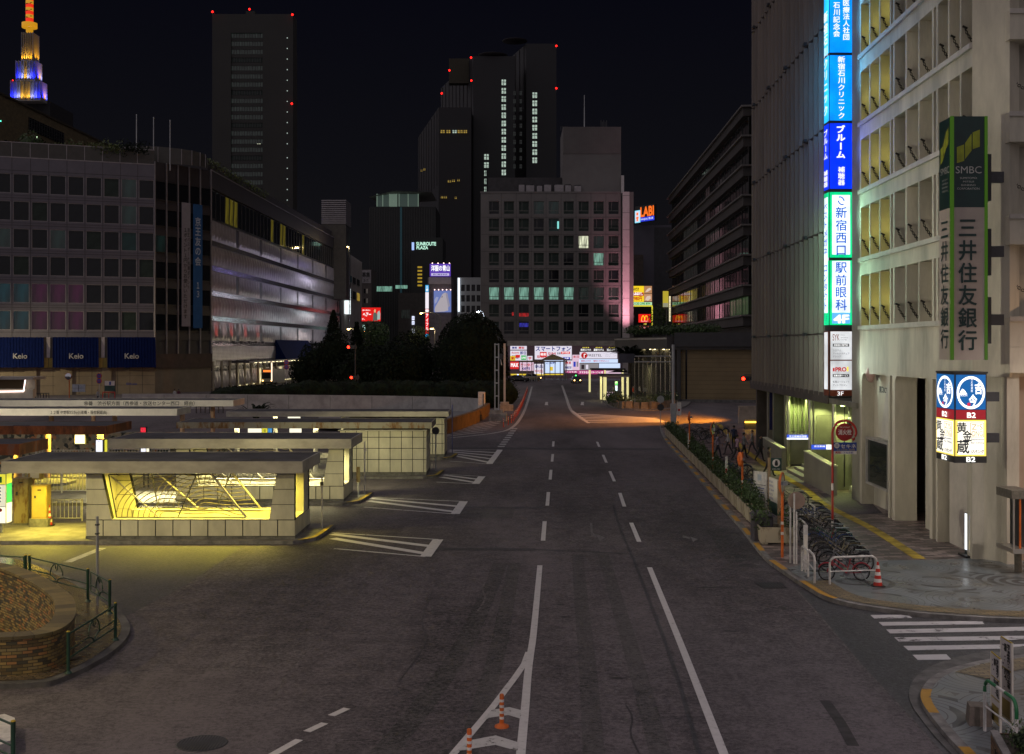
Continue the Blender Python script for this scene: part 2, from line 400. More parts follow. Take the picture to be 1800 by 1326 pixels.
for a_,b_,w_ in(((812,892),(955,893),.5),((756,965),(940,966),.55),((940,966),(1112,974),.22),((792,788),(1166,790),1.5)):
 strip(p,gp(a_,b_),w_,z1+.001,m_asph_dark)
struct('road_seam',p)
m_stain=pm('stain',(.040,.036,.037),.75,var=.5,scale=3)
p=MB()
def blot(px,py,rx,ry,sd):
 r_=random.Random(sd); c=G(px,py); pts=[]
 for k in range(18):
  a=k*math.pi/9; s=.55+.6*r_.random(); pts.append((c.x+math.cos(a)*rx*s,c.y+math.sin(a)*ry*s))
 flat(p,pts,z1+.002,m_stain)
for i,q in enumerate(((992,1085,.16,.1),(1085,1193,.22,.1),(1281,1110,.22,.12),(985,1063,.12,.08),(1285,967,.5,.28),(1308,995,.45,.35),(1284,1020,.25,.12),(1287,937,.45,.2),(1262,1033,.9,.12))):blot(*q,i)
strip(p,gp((1450,1232),(1470,1262),(1490,1285),(1500,1312)),.22,z1+.002,m_stain)
struct('road_stain',p)
m_asph2=asphalt('asphalt_polished',(.014,.013,.013),(.115,.104,.104)); m_asph3=asphalt('asphalt_pale',(.030,.026,.027),(.168,.145,.150)); m_crack=pm('crack_filler',(.045,.041,.042),.6,var=.4,scale=4); m_cpale=pm('crack_pale',(.125,.112,.112),.9,var=.5,scale=5)
p=MB()
for a_,w_ in((((905,990),(893,1050),(880,1120),(862,1190),(838,1270),(815,1340)),.42),(((880,990),(855,1050),(822,1120),(780,1190),(720,1270),(660,1340)),.5),(((1015,975),(1022,1060),(1032,1160),(1045,1340)),.4),(((1060,975),(1085,1060),(1115,1160),(1165,1340)),.4)):strip(p,smooth(gp(*a_)),w_,z1,m_asph2)
flat(p,cw(gp((1240,930),(1290,928),(1340,985),(1280,990))),z1,m_asph2); flat(p,cw(gp((420,1120),(560,1110),(520,1180),(350,1190))),z1,m_asph3); flat(p,cw(gp((815,895),(905,895),(900,912),(800,912))),z1,m_asph2)
struct('road_patch',p); p=MB()
for a_,m_,w_ in((((705,984),(692,1002),(668,1036),(640,1064),(575,1118),(520,1165),(480,1230)),m_cpale,.05),(((428,966),(372,1003),(335,1028),(298,1048),(255,1068),(240,1082)),m_cpale,.09),(((1100,1240),(1112,1262),(1108,1290),(1124,1326)),m_crack,.035),(((760,1040),(742,1090),(748,1130),(700,1200)),m_crack,.035),(((860,1010),(848,1035),(853,1052),(840,1075)),m_cpale,.06),(((1400,1037),(1457,1102),(1517,1173),(1577,1237),(1627,1292),(1660,1330)),m_cpale,.05),(((990,893),(1075,897)),m_crack,.06)):strip(p,smooth(gp(*a_),4),w_,z1+.0025,m_,step=.3)
struct('road_crack',p)
z1,z2,z3=.009,.013,.017
lane=MB()
for a_,b_ in(((954.6,951),(957.4,917)),((962,889.5),(964,865.5)),((967,843.5),(968.6,826.3)),((970.4,812),(971.7,798.7)),((972.2,785.5),(973,776.3)),((1123.5,953),(1109.5,919.5)),((1097.5,891),(1089.5,867)),((1080,846.7),(1072,828.7)),((1066,813.7),(1060,800)),((1053.5,786),(1049.5,777))):
 strip(lane,gp(a_,b_),.17,z1,m_white)
struct('lane_line',lane)
lane=MB()
strip(lane,smooth(gp((949,994.5),(944,1050),(937.5,1117),(933,1147),(928,1184),(924,1234),(920,1277),(915,1330))),.17,z1,m_white)
strip(lane,smooth(gp((929,1147),(920,1171),(893.5,1207),(863.5,1247),(830,1287),(797,1326),(760,1370))),.15,z1+.001,m_white)
strip(lane,gp((1141.7,998),(1200,1141),(1273,1328)),.17,z1,m_white)
def cpoly(pts,ox,oy,s,m,z=z1):flat(lane,cw(gp(*[(ox+x/s,oy+y/s)for x,y in pts])),z,m)
m_fade=paint('road_paint_faded',(.15,.14,.14),.9,6)
m_w2=paint('road_paint_flaked',(.56,.55,.54),.5,4)
for pts in([(745,1150),(792,1096),(885,1080),(950,1097),(946,1142),(880,1122),(790,1135)],[(595,1318),(680,1255),(815,1230),(935,1267),(930,1312),(812,1280),(690,1300)]):
 a_=[pts[0],pts[1],pts[2],pts[5],pts[6]]; b_=[pts[2],pts[3],pts[4],pts[5]]
 cpoly(a_,600,884,3,m_w2,z1+.002); cpoly(b_,600,884,3,m_w2,z1+.002)
for pts in([(1310,108),(1323,108),(1327,160),(1345,172),(1342,183),(1318,178)],[(1342,165),(1390,184),(1363,206)]):cpoly(pts,600,884,3,m_fade)
for pts in([(0,172),(42,186),(40,194),(0,184)],[(40,180),(82,193),(55,208)]):cpoly(pts,1200,884,3,m_fade)
struct('road_marking',lane)
lane=MB()
for a_,b_ in(((610,1246),(582,1259)),((571,1272),(539,1287)),((526,1301),(478,1328))):strip(lane,gp(a_,b_),.17,z1,m_white)
strip(lane,gp((118,989),(180,964)),.3,z1,m_worn)
struct('lane_line',lane)
lane=MB()
def hatch(q,n,wd=.22,edge=.2):
 q=gp(*q); a,b,c,d=q
 strip(lane,[a,b],.14,z1,m_w2); strip(lane,[c,d],.14,z1,m_w2); strip(lane,[b,c],edge*2,z1+.001,m_white)
 for i in range(n):
  t=(i+.35)/n
  strip(lane,[a.lerp(d,t*.55),b.lerp(c,(i+1)/(n+.35))],wd*1.7,z1+.0005,m_white)
hatch(((583,937),(770,949),(748,979),(588,965)),2); hatch(((652,875),(815,882),(800,904),(640,892)),2)
hatch(((780,834),(847,838),(836,851),(767,848)),2); hatch(((790,791),(879,791),(860,816),(790,811)),4)
struct('hatched_marking',lane)
lane=MB()
strip(lane,smooth(gp((935,680),(928,705),(918,730),(900,752),(866,762),(793,770))),.3,z1,m_worn)
for i in range(9):
 a_=gp((905-i*2.9,753+i*3.9),(903.6-i*2.9,755+i*3.9)); strip(lane,a_,.5,z1,m_worn,step=5)
strip(lane,smooth(gp((988,678),(995,698),(1003,720),(1018,734),(1035,744))),.35,z1,m_worn)
for i in range(7):
 a_=gp((776+i*9,768-i*3.4),(850+i*7,760-i*4)); strip(lane,a_,.3,z1,m_worn)
for i in range(6):
 t=(i+.5)/6; l=Vector((1010+25*t,726+18*t)); r_=Vector((1150+22*t,735+7*t))
 strip(lane,gp((l.x,l.y),(r_.x,r_.y)),1.0,z1,m_white)
strip(lane,gp((1005,722),(1035,744.4),(1176,742.5)),.3,z1+.001,m_white)
for px,py in((960,710),(1023,710)):
 strip(lane,gp((px,py+2.5),(px+1.2,py-3)),.35,z1,m_white); flat(lane,cw(gp((px-3,py+1.5),(px+4,py+3),(px+2,py-1))),z1+.001,m_white)
struct('road_marking',lane)
lane=MB()
for pts in([(990,595),(1190,592),(1210,611),(1010,613)],[(1033,632),(1580,626),(1592,643),(1055,651)],[(1073,671),(1900,655),(1900,676),(1095,692)],[(1116,713),(1900,703),(1900,724),(1140,735)],[(1163,758),(1900,747),(1900,769),(1190,781)],[(1212,805),(1390,802),(1418,830),(1240,832)]):
 cpoly(pts,1200,884,3,m_zebra,z2+.001)
struct('zebra_crossing',lane)
KZ=.13
m_sett=fanmat('fan_setts',(.185,.205,.21),(.055,.055,.055),2.6,15,.24)
m_tile=brickmat('pavement_tiles',[(.16,.115,.105),(.30,.22,.20),(.10,.075,.072),(.44,.34,.31),(.22,.17,.165)],(.04,.035,.035),.46,.23,.42,uv=False,bump=.0)
m_band=brickmat('tan_kerb_tiles',[(.24,.18,.09),(.30,.22,.11),(.20,.15,.08)],(.04,.03,.02),.3,.12,.5,uv=False,bump=.4)
kerb=smooth(gp((1160,753),(1163,763),(1172,777),(1200,808),(1230,843),(1262,881),(1300,924),(1340,974),(1366,995),(1392,1013),(1416,1028),(1449,1047),(1500,1061),(1560,1070),(1640,1079),(1800,1088),(2100,1094),z=KZ),5)
inner=offset(kerb,-.2)if True else kerb
def side_ok(a,b):return(Vector(b[:2])-Vector((20,60))).length<(Vector(a[:2])-Vector((20,60))).length
if not side_ok(kerb[20],inner[20]):inner=offset(kerb,.2)
far=[(34,40),(34,112),(16.3,112)]
k=MB(); slab(k,list(kerb)+far,-.05,KZ-.004,m_kerb,m_kerb); struct('kerb',k)
s=MB(); flat(s,cw(list(inner)+[(33.8,40),(33.8,111.8),(16.4,111.8)]),KZ,m_tile); struct('pavement',s)
s=MB()
corner=[q for q in inner if q[1]<38.9]
e_=gp((1547,986),(1668,984),z=KZ)
flat(s,cw(corner+[(34,33.6),(34,41.5),(e_[1].x+3.2,41.2),(e_[1].x,e_[1].y),(e_[0].x,e_[0].y),(10.3,40.0)]),KZ+z1,m_sett); struct('pavement',s)
s=MB(); cc=[q for q in offset(kerb,-.55 if inner[20][0]==offset(kerb,-.2)[20][0]else .55)if q[1]<36.6 and q[0]>9.2]
strip(s,cc,.68,KZ+z2,m_band,step=.4); struct('pavement',s)
s=MB()
flat(s,cw(gp((1440,868),(1512,866),(1552,903),(1487,906),z=KZ)),KZ+z1,m_asph); struct('pavement',s)
s=MB(); strip(s,smooth(gp((1262,745),(1300,783),(1323,802),(1347,819),(1373,835),(1418,862),(1443,884),(1490,908),(1537,932),(1617,983),z=KZ)),.42,KZ+z2,m_tact); struct('tactile_paving',s)
s=MB(); a_=path_len(kerb); kk=offset(kerb,(-.1 if inner[20][0]==offset(kerb,-.2)[20][0]else .1)); ak=path_len(kk)
t=12.0
while t<ak[-1]-6:
 q,d=path_at(kk,ak,t)
 if q.y>37.5:strip(s,kk,.2,KZ+.001,m_yel,t,t+1.7,.4); t+=3.55
 else:
  strip(s,kk,.2,KZ+.001,m_yel,t,t+2.6,.4); break
struct('kerb_paint',s)
p=MB(); flat(p,cw(gp((1327,1025),(1372,1024),(1386,1034),(1342,1035))),z2,m_black)
for i in range(9):strip(p,gp((1331+i*5.2,1025.4),(1344+i*4.9,1034)),.03,z3,m_steel_d)
p.build('drain_grate',None,'dark rectangular drain grate set in the road by the kerb','drain')
kerb2=smooth(gp((1800,1150),(1740,1158),(1700,1166),(1660,1178),(1635,1192),(1620,1212),(1620,1232),(1640,1262),(1668,1296),(1700,1330),(1760,1400),z=KZ),6)
oo=[(17.5,27),(17.5,15)]
s=MB(); outer=smooth(gp((1800,1138),(1740,1146),(1690,1156),(1640,1172),(1612,1190),(1598,1215),(1602,1240),(1622,1270),(1650,1304),(1680,1336),(1740,1406)),6)
slab(s,outer+oo[::-1],-.05,.03,m_conc_d,m_conc_d)
slab(s,kerb2+oo[::-1],.031,KZ-.004,m_kerb,m_kerb); struct('kerb',s)
c_=Vector((13,22)); in2=offset(kerb2,.2)
if(in2[20]-c_).length>(kerb2[20]-c_).length:in2=offset(kerb2,-.2)
s=MB(); flat(s,cw(in2+[(17.3,15.2),(17.3,26.5)]),KZ,m_sett); struct('pavement',s)
s=MB(); d_=.62 if(offset(kerb2,.2)[20]-c_).length<(kerb2[20]-c_).length else-.62
bnd=[q for q in offset(kerb2,d_)if q[1]>26.0]; strip(s,bnd,.75,KZ+z1,m_band,step=.4)
kk=offset(kerb2,d_/6.2); ak=path_len(kk)
strip(s,kk,.2,KZ+.001,m_yel,4.4,6.1,.3); strip(s,kk,.2,KZ+.001,m_yel,8.1,10.6,.3); struct('kerb_paint',s)
isl=smooth(gp((-60,1216),(0,1212),(60,1209),(97,1204),(166,1173),(213,1140),(229,1113),(220,1090),(203,1070),(165,1045),(110,1015),(50,990),(0,983),(-60,978)),5)
zr=.98
ring=smooth(gp((-190,976),(-90,981),(0,990),(41,1000),(83,1019),(110.5,1036),(126,1050),(131,1064),(129.5,1082),(116,1098),(91,1110),(55,1116.5),(0,1120),(-90,1122),(-200,1122),z=zr),7)
def between(mb,pa,pb,z,m,n=70,shift=0):
 la,lb=path_len(pa),path_len(pb)
 for i in range(n):
  q=[path_at(pa,la,la[-1]*(i+d)/n)[0]for d in(0,1)]+[path_at(pb,lb,lb[-1]*(i+d)/n)[0]for d in(1,0)]; mb.quad(*[(v.x,v.y,z)for v in q],m)
rback=[v.lerp(Vector((-15,30)),.035)for v in ring[::-1]]
s=MB(); between(s,isl,rback,.108,m_conc_d)
for i in range(len(isl)-1):s.quad((isl[i].x,isl[i].y,-.02),(isl[i+1].x,isl[i+1].y,-.02),(isl[i+1].x,isl[i+1].y,.108),(isl[i].x,isl[i].y,.108),m_conc_d)
struct('kerb',s)
m_isl=brickmat('island_setts',[(.20,.15,.09),(.26,.19,.11),(.15,.12,.08),(.22,.17,.12)],(.03,.025,.02),.22,.11,.22,uv=False,bump=.8)
ii=offset(isl,.22); cI=Vector((-15,30))
if(ii[30]-cI).length>(isl[30]-cI).length:ii=offset(isl,-.22)
s=MB(); between(s,ii,rback,.12,m_isl); struct('pavement',s)
s=MB(); s.box(hx0-1,hx1+.6,hy0-1,hy1+1,-1.75,-1.6,m_conc_d); struct('pit_floor',s)
m_islc=pm('island_concrete',(.17,.16,.15),.8,var=.4,scale=1.5,bump=.3)
for(ya,yb,xr)in((44.15,48.7,-7.4),(54.9,59.4,-7.1),(66.0,70.2,-4.2),(77.0,81,-3.9)):
 s=MB(); o=[(-42,ya),(xr-.7,ya),(xr,ya+.8),(xr+.25,yb-.5),(xr-.2,yb),(-42,yb)]
 slab(s,o,-.05,.13,m_kerb,m_islc); strip(s,[(xr-.55,ya+.28),(xr-.05,ya+.85),(xr+.15,yb-.6)],.18,.134,m_tact,step=.5); struct('kerb',s)
for(ya,yb)in((91,99),(84,89),(62,65.4),(50.6,53.4)):
 s=MB(); slab(s,[(-60,ya),(-24.5,ya),(-23.5,ya+1),(-23.5,yb-1),(-24.5,yb),(-60,yb)],-.05,.12,m_kerb,m_islc); struct('kerb',s)
def manhole(px,py,r,label,dx=None):
 c=G(px,py); mb=MB(at(c.x,c.y,0))
 mb.lathe([(r,.002),(r,.010),(r*.93,.012),(r*.92,.008),(.01,.008)],m_steel_d,40)
 n=7
 for i in range(-n,n+1):
  h=math.sqrt(max(0,1-(i/(n+.6))**2))*r*.88; x=i*r*.9/(n+.6)
  mb.box(x-r*.025,x+r*.025,-h,h,.008,.0125,m_steel_d)
 mb.build('manhole_cover',None,label,'manhole')
manhole(355,1307,.47,'big round iron manhole cover in the road in front of the brick ring')
manhole(1000,1128,.3,'small iron manhole cover in the lane of the solid white line')if False else None
# ------------------------------------------------------------------ stair shelters and bus canopies of the terminal
m_panel=pm('shelter_panel',(.62,.59,.45),.5,var=.2,scale=1.1,stretch=(1,1,.4))
m_joint=pm('panel_joint',(.02,.02,.018),.8)
m_plinth=pm('plinth_concrete',(.17,.165,.15),.85,var=.4,scale=3,bump=.3)
m_fascia=pm('fascia_metal',(.40,.37,.33),.5,.1,var=.25,scale=1.4,stretch=(.5,.5,1))
m_roofing=pm('roof_sheet',(.055,.052,.058),.7,var=.5,scale=.8)
m_rustf=rustmat('rusty_fascia',(.30,.28,.22),(.20,.10,.03),.42,2.2)
m_rusth=rustmat('heavily_rusted_fascia',(.20,.13,.10),(.30,.085,.02),1.0,1.1)
m_lampw=em('tube_lamp',(1,.9,.5),5)
m_alu=pm('aluminium_rail',(.55,.52,.46),.3,.7,.1)
m_bar=pm('lattice_bar',(.20,.18,.15),.4,.5)
m_stair=pm('stair_tile',(.34,.31,.24),.5,var=.2)
def panels(mb,x0,x1,z0,z1,nx,nz,y,skip=None):
 """square facing panels on a dark backing, 12 mm joints"""
 j=.02; dx=(x1-x0)/nx; dz=(z1-z0)/nz
 for a in range(nx):
  for b in range(nz):mb.box(x0+a*dx+j,x0+(a+1)*dx-j,y-.03,y,z0+b*dz+j,z0+(b+1)*dz-j,m_panel)
def side_panels(mb,y0,y1,z0,z1,ny,nz,x):
 j=.02; dy=(y1-y0)/ny; dz=(z1-z0)/nz
 for a in range(ny):
  for b in range(nz):mb.box(x,x+.03,y0+a*dy+j,y0+(a+1)*dy-j,z0+b*dz+j,z0+(b+1)*dz-j,m_panel)
def roof_slab(t,x0,x1,y0,y1,zb,zt,xb0=None,fm=None,nm='roof'):
 r=MB(); r.box(x0,x1,y0,y1,zb,zt-.03,fm or m_fascia)
 r.box(x0+.06,x1-.06,y0+.06,y1-.06,zt-.03,zt-.012,m_roofing)
 for a,b,c,d in((x0,x1,y0,y0+.055),(x0,x1,y1-.055,y1),(x0,x0+.055,y0+.06,y1-.06),(x1-.055,x1,y0+.06,y1-.06)):r.box(a,b,c,d,zt-.03,zt,fm or m_fascia)
 for i in range(4):
  xx=x0+(x1-x0)*(i+.6)/4.4; r.box(xx,xx+.9,y0+.5,y0+.53,zt-.012,zt+.02,m_roofing)
 return r.build(nm,t)
def open_shelter(y0,x0,x1,label,roof):
 """stair shelter with a trapezoid opening front and back, metal lattice and a lit stairwell"""
 D=3.3; t=thing('stair_shelter',label,'shelter',(x0,y0,.13))
 zs,zt=.84,2.55; L=x1-x0; b=MB()
 b.box(x0,x1,y0,y0+.3,.1,.22,m_plinth); b.box(x0,x1,y0+D-.3,y0+D,.1,.22,m_plinth); b.box(x1-.3,x1,y0+.3,y0+D-.3,.1,.22,m_plinth)
 b.build('plinth',t)
 f=MB(); f.box(x0+.01,x1-.01,y0+.035,y0+.3,.22,zs,m_joint); panels(f,x0,x1,.22,zs,12,1,y0+.034)
 f.box(x1-.31,x1-.035,y0+.301,y0+D-.301,.22,zs,m_joint); side_panels(f,y0,y0+D,.22,zs,5,1,x1-.034)
 f.box(x0+.01,x1-.01,y0+D-.3,y0+D-.035,.22,zs,m_panel)
 f.box(x0+.62,x1-.7,y0+.02,y0+.34,zs,zs+.025,m_panel); f.box(x0+.62,x1-.7,y0+D-.34,y0+D-.02,zs,zs+.025,m_panel)
 f.box(x1-.31,x1-.03,y0+.36,y0+D-.36,zs,zs+.025,m_panel)
 f.build('parapet',t)
 for yy,sgn in((y0,1),(y0+D-.3,-1)):
  for side in(0,1):
   pl=MB()
   if side==0:a0,a1,c0,c1=x0,x0+1.0,x0,x0+.62
   else:a0,a1,c0,c1=x1-1.0,x1,x1-.72,x1
   zc=zs+.001
   def rowbox(za,zb,y_a,y_b,m,g):
    ta=(za-zc)/(zt-zc); tb=(zb-zc)/(zt-zc)
    lo0,lo1=a0+(c0-a0)*ta+g,a1+(c1-a1)*ta-g; hi0,hi1=a0+(c0-a0)*tb+g,a1+(c1-a1)*tb-g
    pl.add([(lo0,y_a,za),(lo1,y_a,za),(lo1,y_b,za),(lo0,y_b,za),(hi0,y_a,zb),(hi1,y_a,zb),(hi1,y_b,zb),(hi0,y_b,zb)],[(0,3,2,1),(4,5,6,7),(0,1,5,4),(1,2,6,5),(2,3,7,6),(3,0,4,7)],m)
   rowbox(zc,zt,yy+.035,yy+.28,m_joint,.02)
   for r_ in range(3):
    za=zc+(zt-zc)*r_/3+.012; zb=zc+(zt-zc)*(r_+1)/3-.012
    rowbox(za,zb,yy,yy+.036,m_panel,.03); rowbox(za,zb,yy+.279,yy+.31,m_panel,.03)
   rowbox(zt+.001,zt+.03,yy+.02,yy+.3,m_fascia,-.02)
   pl.build('pillar',t)
 for yy,off in((y0+.33,0),(y0+D-.4,.8)):
  lt=MB(); xa=x0+1.05+off; xb=x1-1.9; zz0=zs+.05; zz1=zt-.05; H=zz1-zz0
  lt.tube([(xa,yy,zz0),(xb,yy,zz0)],.02,m_steel_d,6); lt.tube([(xa-.3,yy,zz1),(xb-1.3,yy,zz1)],.02,m_steel_d,6)
  lt.tube([(xa-.3,yy,zz1),(xa,yy,zz0)],.022,m_steel_d,6)
  lt.tube([(xa-.2,yy+.02,zz1-.08),(xa+1.6,yy+.02,zz0)],.03,m_alu,8); lt.tube([(xa+2.3,yy+.02,zz0),(xa+3.0,yy+.02,zz1)],.022,m_steel_d,6)
  lt.tube([(xb-1.3,yy+.02,zz1),(xb,yy+.02,zz0)],.045,m_alu,8)
  xc=xa+1.9
  for k in range(10):
   r_=.28+.205*k; zt0=zz0+r_*.80; pts=[(xc-r_*math.cos(i*math.pi/24),zz0+(zt0-zz0)*math.sin(i*math.pi/24))for i in range(13)]
   for i in range(1,26):x=xc+i*.15; f=(x-xc)/3.75; pts.append((x,zt0-.10*f-(.16+.14*min(1,r_))*(1-math.cos(f*4*math.pi))/2*(1 if f>.5 else .35)))
   run=[]
   for x,z in pts+[(0,-9)]:
    if zz0<=z<=zz1 and xa-.3*(z-zz0)/H<=x<=xb-(z-zz0)/H*1.3:run.append((x,yy+.01,z))
    else:
     if len(run)>1:lt.tube(run,.018,m_bar,5)
     run=[]
  lt.build('lattice',t)
 st=MB(); n=16
 for i in range(n):
  xs0=x0+1.2+i*.30; st.box(xs0,xs0+.30,y0+.34,y0+D-.42,-.01-.0*i,.20+(.12 if i<2 else 0),m_stair)if i<2 else None
 st.box(x0+1.8,x1-.45,y0+.31,y0+D-.31,.14,.16,m_stair)
 st.tube([(x0+1.2,y0+1.65,1.0),(x1-1.2,y0+1.65,1.0)],.025,m_alu,8); st.tube([(x0+1.2,y0+1.65,.2),(x0+1.2,y0+1.65,1.0)],.025,m_alu,8)
 st.build('stair',t)
 ew=MB(); ew.box(x0+.05,x0+.18,y0+.9,y0+D-.31,.16,2.5,m_panel); ew.build('end_wall',t)
 gt=MB(); ga,gb=x1-.16,x1-.10
 for i in range(5):gt.tube([(x1-.5,y0+.45+i*.08,zs),(x1-.5,y0+.45+i*.08,zt)],.014,m_alu,5)
 gt.box(x1-.34,x1-.04,y0+D-1.2,y0+D-.32,zs+.026,zt,m_panel); gt.build('side_panel',t)
 cb=MB()
 for k in range(4):
  pts=[(x1-.35+.15*k,y0+.3+.5*k+a*.05,zt-.08-.28*math.sin(a*math.pi/10)-.1*k)for a in range(11)]
  cb.tube([(x1-.45+a*.055,y0+.35+.02*a,zt-.1-.13*k-.25*math.sin(a/10*math.pi))for a in range(11)],.012,m_wpaint,5)
 cb.build('cable',t)
 rx0,rx1,ry0,ry1=roof
 roof_slab(t,rx0,rx1,ry0,ry1,2.62,3.06)
 lm=MB()
 for i in range(3):lm.box(x0+1.3+i*2.2,x0+2.5+i*2.2,y0+1.5,y0+1.62,2.555,2.615,m_lampw)
 lm.build('tube_light',t)
 return t
S1=open_shelter(44.6,-15.92,-8.1,'nearest cream panelled stair shelter with lit lattice opening',(-18.9,-7.75,44.2,48.3))
S2=open_shelter(55.4,-15.6,-7.8,'second cream panelled stair shelter, pale light inside, between two flat roofs',(-18.6,-7.4,55.0,59.1))
def closed_shelter(y0,x0,x1,xl,label,fm,nx,roof):
 t=thing('stair_shelter',label,'shelter',(x0,y0,.13)); D=3.2; zt=2.62
 b=MB(); b.box(x0,x1,y0,y0+D,.1,.30,m_plinth); b.build('plinth',t)
 f=MB(); f.box(x0+.01,x1-.035,y0+.035,y0+D-.01,.30,zt,m_joint)
 j=.018; hs=(.30,1.02,1.64,2.26,zt); dx=.625; n=int((x1-x0-.15)/dx)
 for a in range(n+1):
  xa=x1-.15-(a+1)*dx; xb=xa+dx
  for b_ in range(4):f.box(max(xa,x0)+j,xb-j,y0,y0+.034,hs[b_]+j,hs[b_+1]-j,m_panel)
  if xa<x0:break
 for b_ in range(4):
  f.box(x1-.15+j,x1-.036,y0,y0+.034,hs[b_]+j,hs[b_+1]-j,m_panel)
  for a in range(3):f.box(x1-.034,x1,y0+a*D/3+j,y0+(a+1)*D/3-j,hs[b_]+j,hs[b_+1]-j,m_panel)
 f.box(x0-.1,x1+.02,y0+.02,y0+.2,zt,zt+.05,m_wpaint)
 f.build('wall',t)
 roof_slab(t,*roof,2.78,3.12,fm=fm)
 c=MB()
 for xx in(xl+3.0,xl+7.5):c.tube([(xx,y0+1.6,.1),(xx,y0+1.6,2.8)],.14,m_wpaint,12)
 c.build('column',t)
 return t
closed_shelter(66.6,-9.6,-4.77,-18.7,'solid tiled shelter block under a rust streaked flat roof',m_rustf,8,(-18.6,-4.45,66.2,70.0))
closed_shelter(77.7,-10.8,-4.4,-18.7,'farthest tiled shelter block behind the rust streaked roof',m_fascia,10,(-18.5,-4.1,77.3,80.6))
def lightbox(name,px0,px1,py0,py1,Y,m,label,cat='sign',d=.12,txt=None,tm=None,frame=m_steel_d,post=False):
 a=A(px0,py1,Y); b=A(px1,py0,Y); t=thing(name,label,cat,(a.x,Y,a.z))
 f=MB(); f.box(a.x-.04,b.x+.04,Y+.005,Y+d,a.z-.04,b.z+.04,frame)
 if post:f.tube([((a.x+b.x)/2,Y+d/2,.0),((a.x+b.x)/2,Y+d/2,a.z)],.04,frame,8)
 f.build('case',t)
 p=MB(); p.box(a.x,b.x,Y-.02,Y+.004,a.z,b.z,m); p.build('panel',t)
 if txt:
  tx=MB()
  for(s_,u,v,w_,h_)in txt:tx.text(s_,at(a.x,Y-.03,a.z),u*(b.x-a.x),v*(b.z-a.z),w_*(b.x-a.x),h_*(b.z-a.z),tm)
  tx.build('lettering',t)
 return t
m_lit=em('lit_panel_white',(.95,.9,.7),1.1); m_litb=em('lit_panel_blue',(.02,.25,.6),1.0); m_litg=em('lit_panel_yellow',(.75,.7,.05),.9); m_litc=em('lit_panel_cool',(.85,.88,1),1.1); m_litr=em('lit_panel_red',(.8,.02,.05),1)
m_ink=pm('ink',(.02,.02,.02),.6); m_inkb=pm('ink_blue',(.02,.05,.3),.6); m_inkr=pm('ink_red',(.4,.02,.02),.6)
lightbox('light_box',436,460,753.5,761,72.5,m_lit,'lit white box hanging under the rust streaked roof'),lightbox('light_box',509,530,753.5,761,73,m_lit,'lit white box beside the lit blue sign')
lightbox('light_box',506,528,729.8,736.6,84,m_lit,'small lit white box behind the farthest tiled block')
lightbox('route_sign',461,470,753,761.5,72,m_litg,'small lit yellow route sign under a flat roof','sign',.1,[('番',.2,.2,.6,.6)],m_ink)
lightbox('route_sign',471,478,752,763.5,72,m_litb,'small lit blue number sign under a flat roof','sign',.1,[('13',.15,.25,.7,.5)],m_refl)
def canopy(x0,x1,y0,y1,zb,zt,fm,label,cols,colm=m_wpaint,text=None):
 t=thing('bus_canopy',label,'canopy',(x1,y0,0))
 roof_slab(t,x0,x1,y0,y1,zb,zt,fm=fm)
 for c in cols:
  k=MB(); k.tube([(c,(y0+y1)/2,.1),(c,(y0+y1)/2,zb)],.17,colm,12); k.build('column',t)
 if text:
  k=MB(); s_,xa,xb,za,zc=text; k.text(s_,at(0,y0-.012),xa,za,xb-xa,zc-za,m_ink,.006); k.build('lettering',t)
 return t
m_fw=pm('canopy_white_fascia',(.72,.68,.58),.5,var=.12,scale=1)
m_pink=pm('column_tan_paint',(.45,.28,.18),.6)
Y_=95.0; canopy(-62,XX(410,Y_),Y_,Y_+4,ZZ(714.7,Y_),ZZ(703.8,Y_),m_fw,'long white canopy naming the Shibuya bus',(-45,-34,-24.3),m_pink,('⑯番　渋谷駅方面（西参道・放送センター西口　経由）',XX(148,Y_),XX(342,Y_),ZZ(713.2,Y_),ZZ(705.2,Y_)))
Y_=83.0; canopy(-62,XX(311,Y_),Y_,Y_+3.6,ZZ(731,Y_),ZZ(718.8,Y_),m_fw,'long white canopy naming the Nakano bus',(-32.7,-28.2,-23.4),m_pink,('１２番 中野駅行き(小滝橋・落合駅経由)',XX(89,Y_),XX(188,Y_),ZZ(729.3,Y_),ZZ(722,Y_)))
Y_=63.5; canopy(-50,XX(187,Y_),Y_,Y_+4.2,ZZ(764,Y_),ZZ(749,Y_),m_rusth,'flat canopy with a heavily rusted orange edge',(-25.5,-22.6),m_pink)
Y_=51.6; canopy(-40,XX(34,Y_),Y_,Y_+3.2,2.62,3.1,m_rusth,'flat rusty canopy cut off by the picture edge behind the yellow cabinets',(-22.0,),m_pink)
m_mosaic,nt_,b_=newmat('stone_mosaic')
vo=nt_.nodes.new('ShaderNodeTexVoronoi'); vo.inputs['Scale'].default_value=4.5; tc_=nt_.nodes.new('ShaderNodeTexCoord'); r_=nt_.nodes.new('ShaderNodeValToRGB'); r_.color_ramp.interpolation='CONSTANT'
r_.color_ramp.elements[0].color=(.03,.035,.03,1); r_.color_ramp.elements[1].position=.25; r_.color_ramp.elements[1].color=(.24,.21,.15,1)
for q,c_ in((.5,(.32,.27,.19)),(.72,(.16,.15,.12)),(.88,(.36,.16,.07))):x=r_.color_ramp.elements.new(q); x.color=c4(c_)
sx_=nt_.nodes.new('ShaderNodeSeparateColor'); nt_.links.new(tc_.outputs['Object'],vo.inputs['Vector']); nt_.links.new(vo.outputs['Color'],sx_.inputs[0]); nt_.links.new(sx_.outputs[0],r_.inputs[0]); nt_.links.new(r_.outputs[0],b_.inputs['Base Color'])
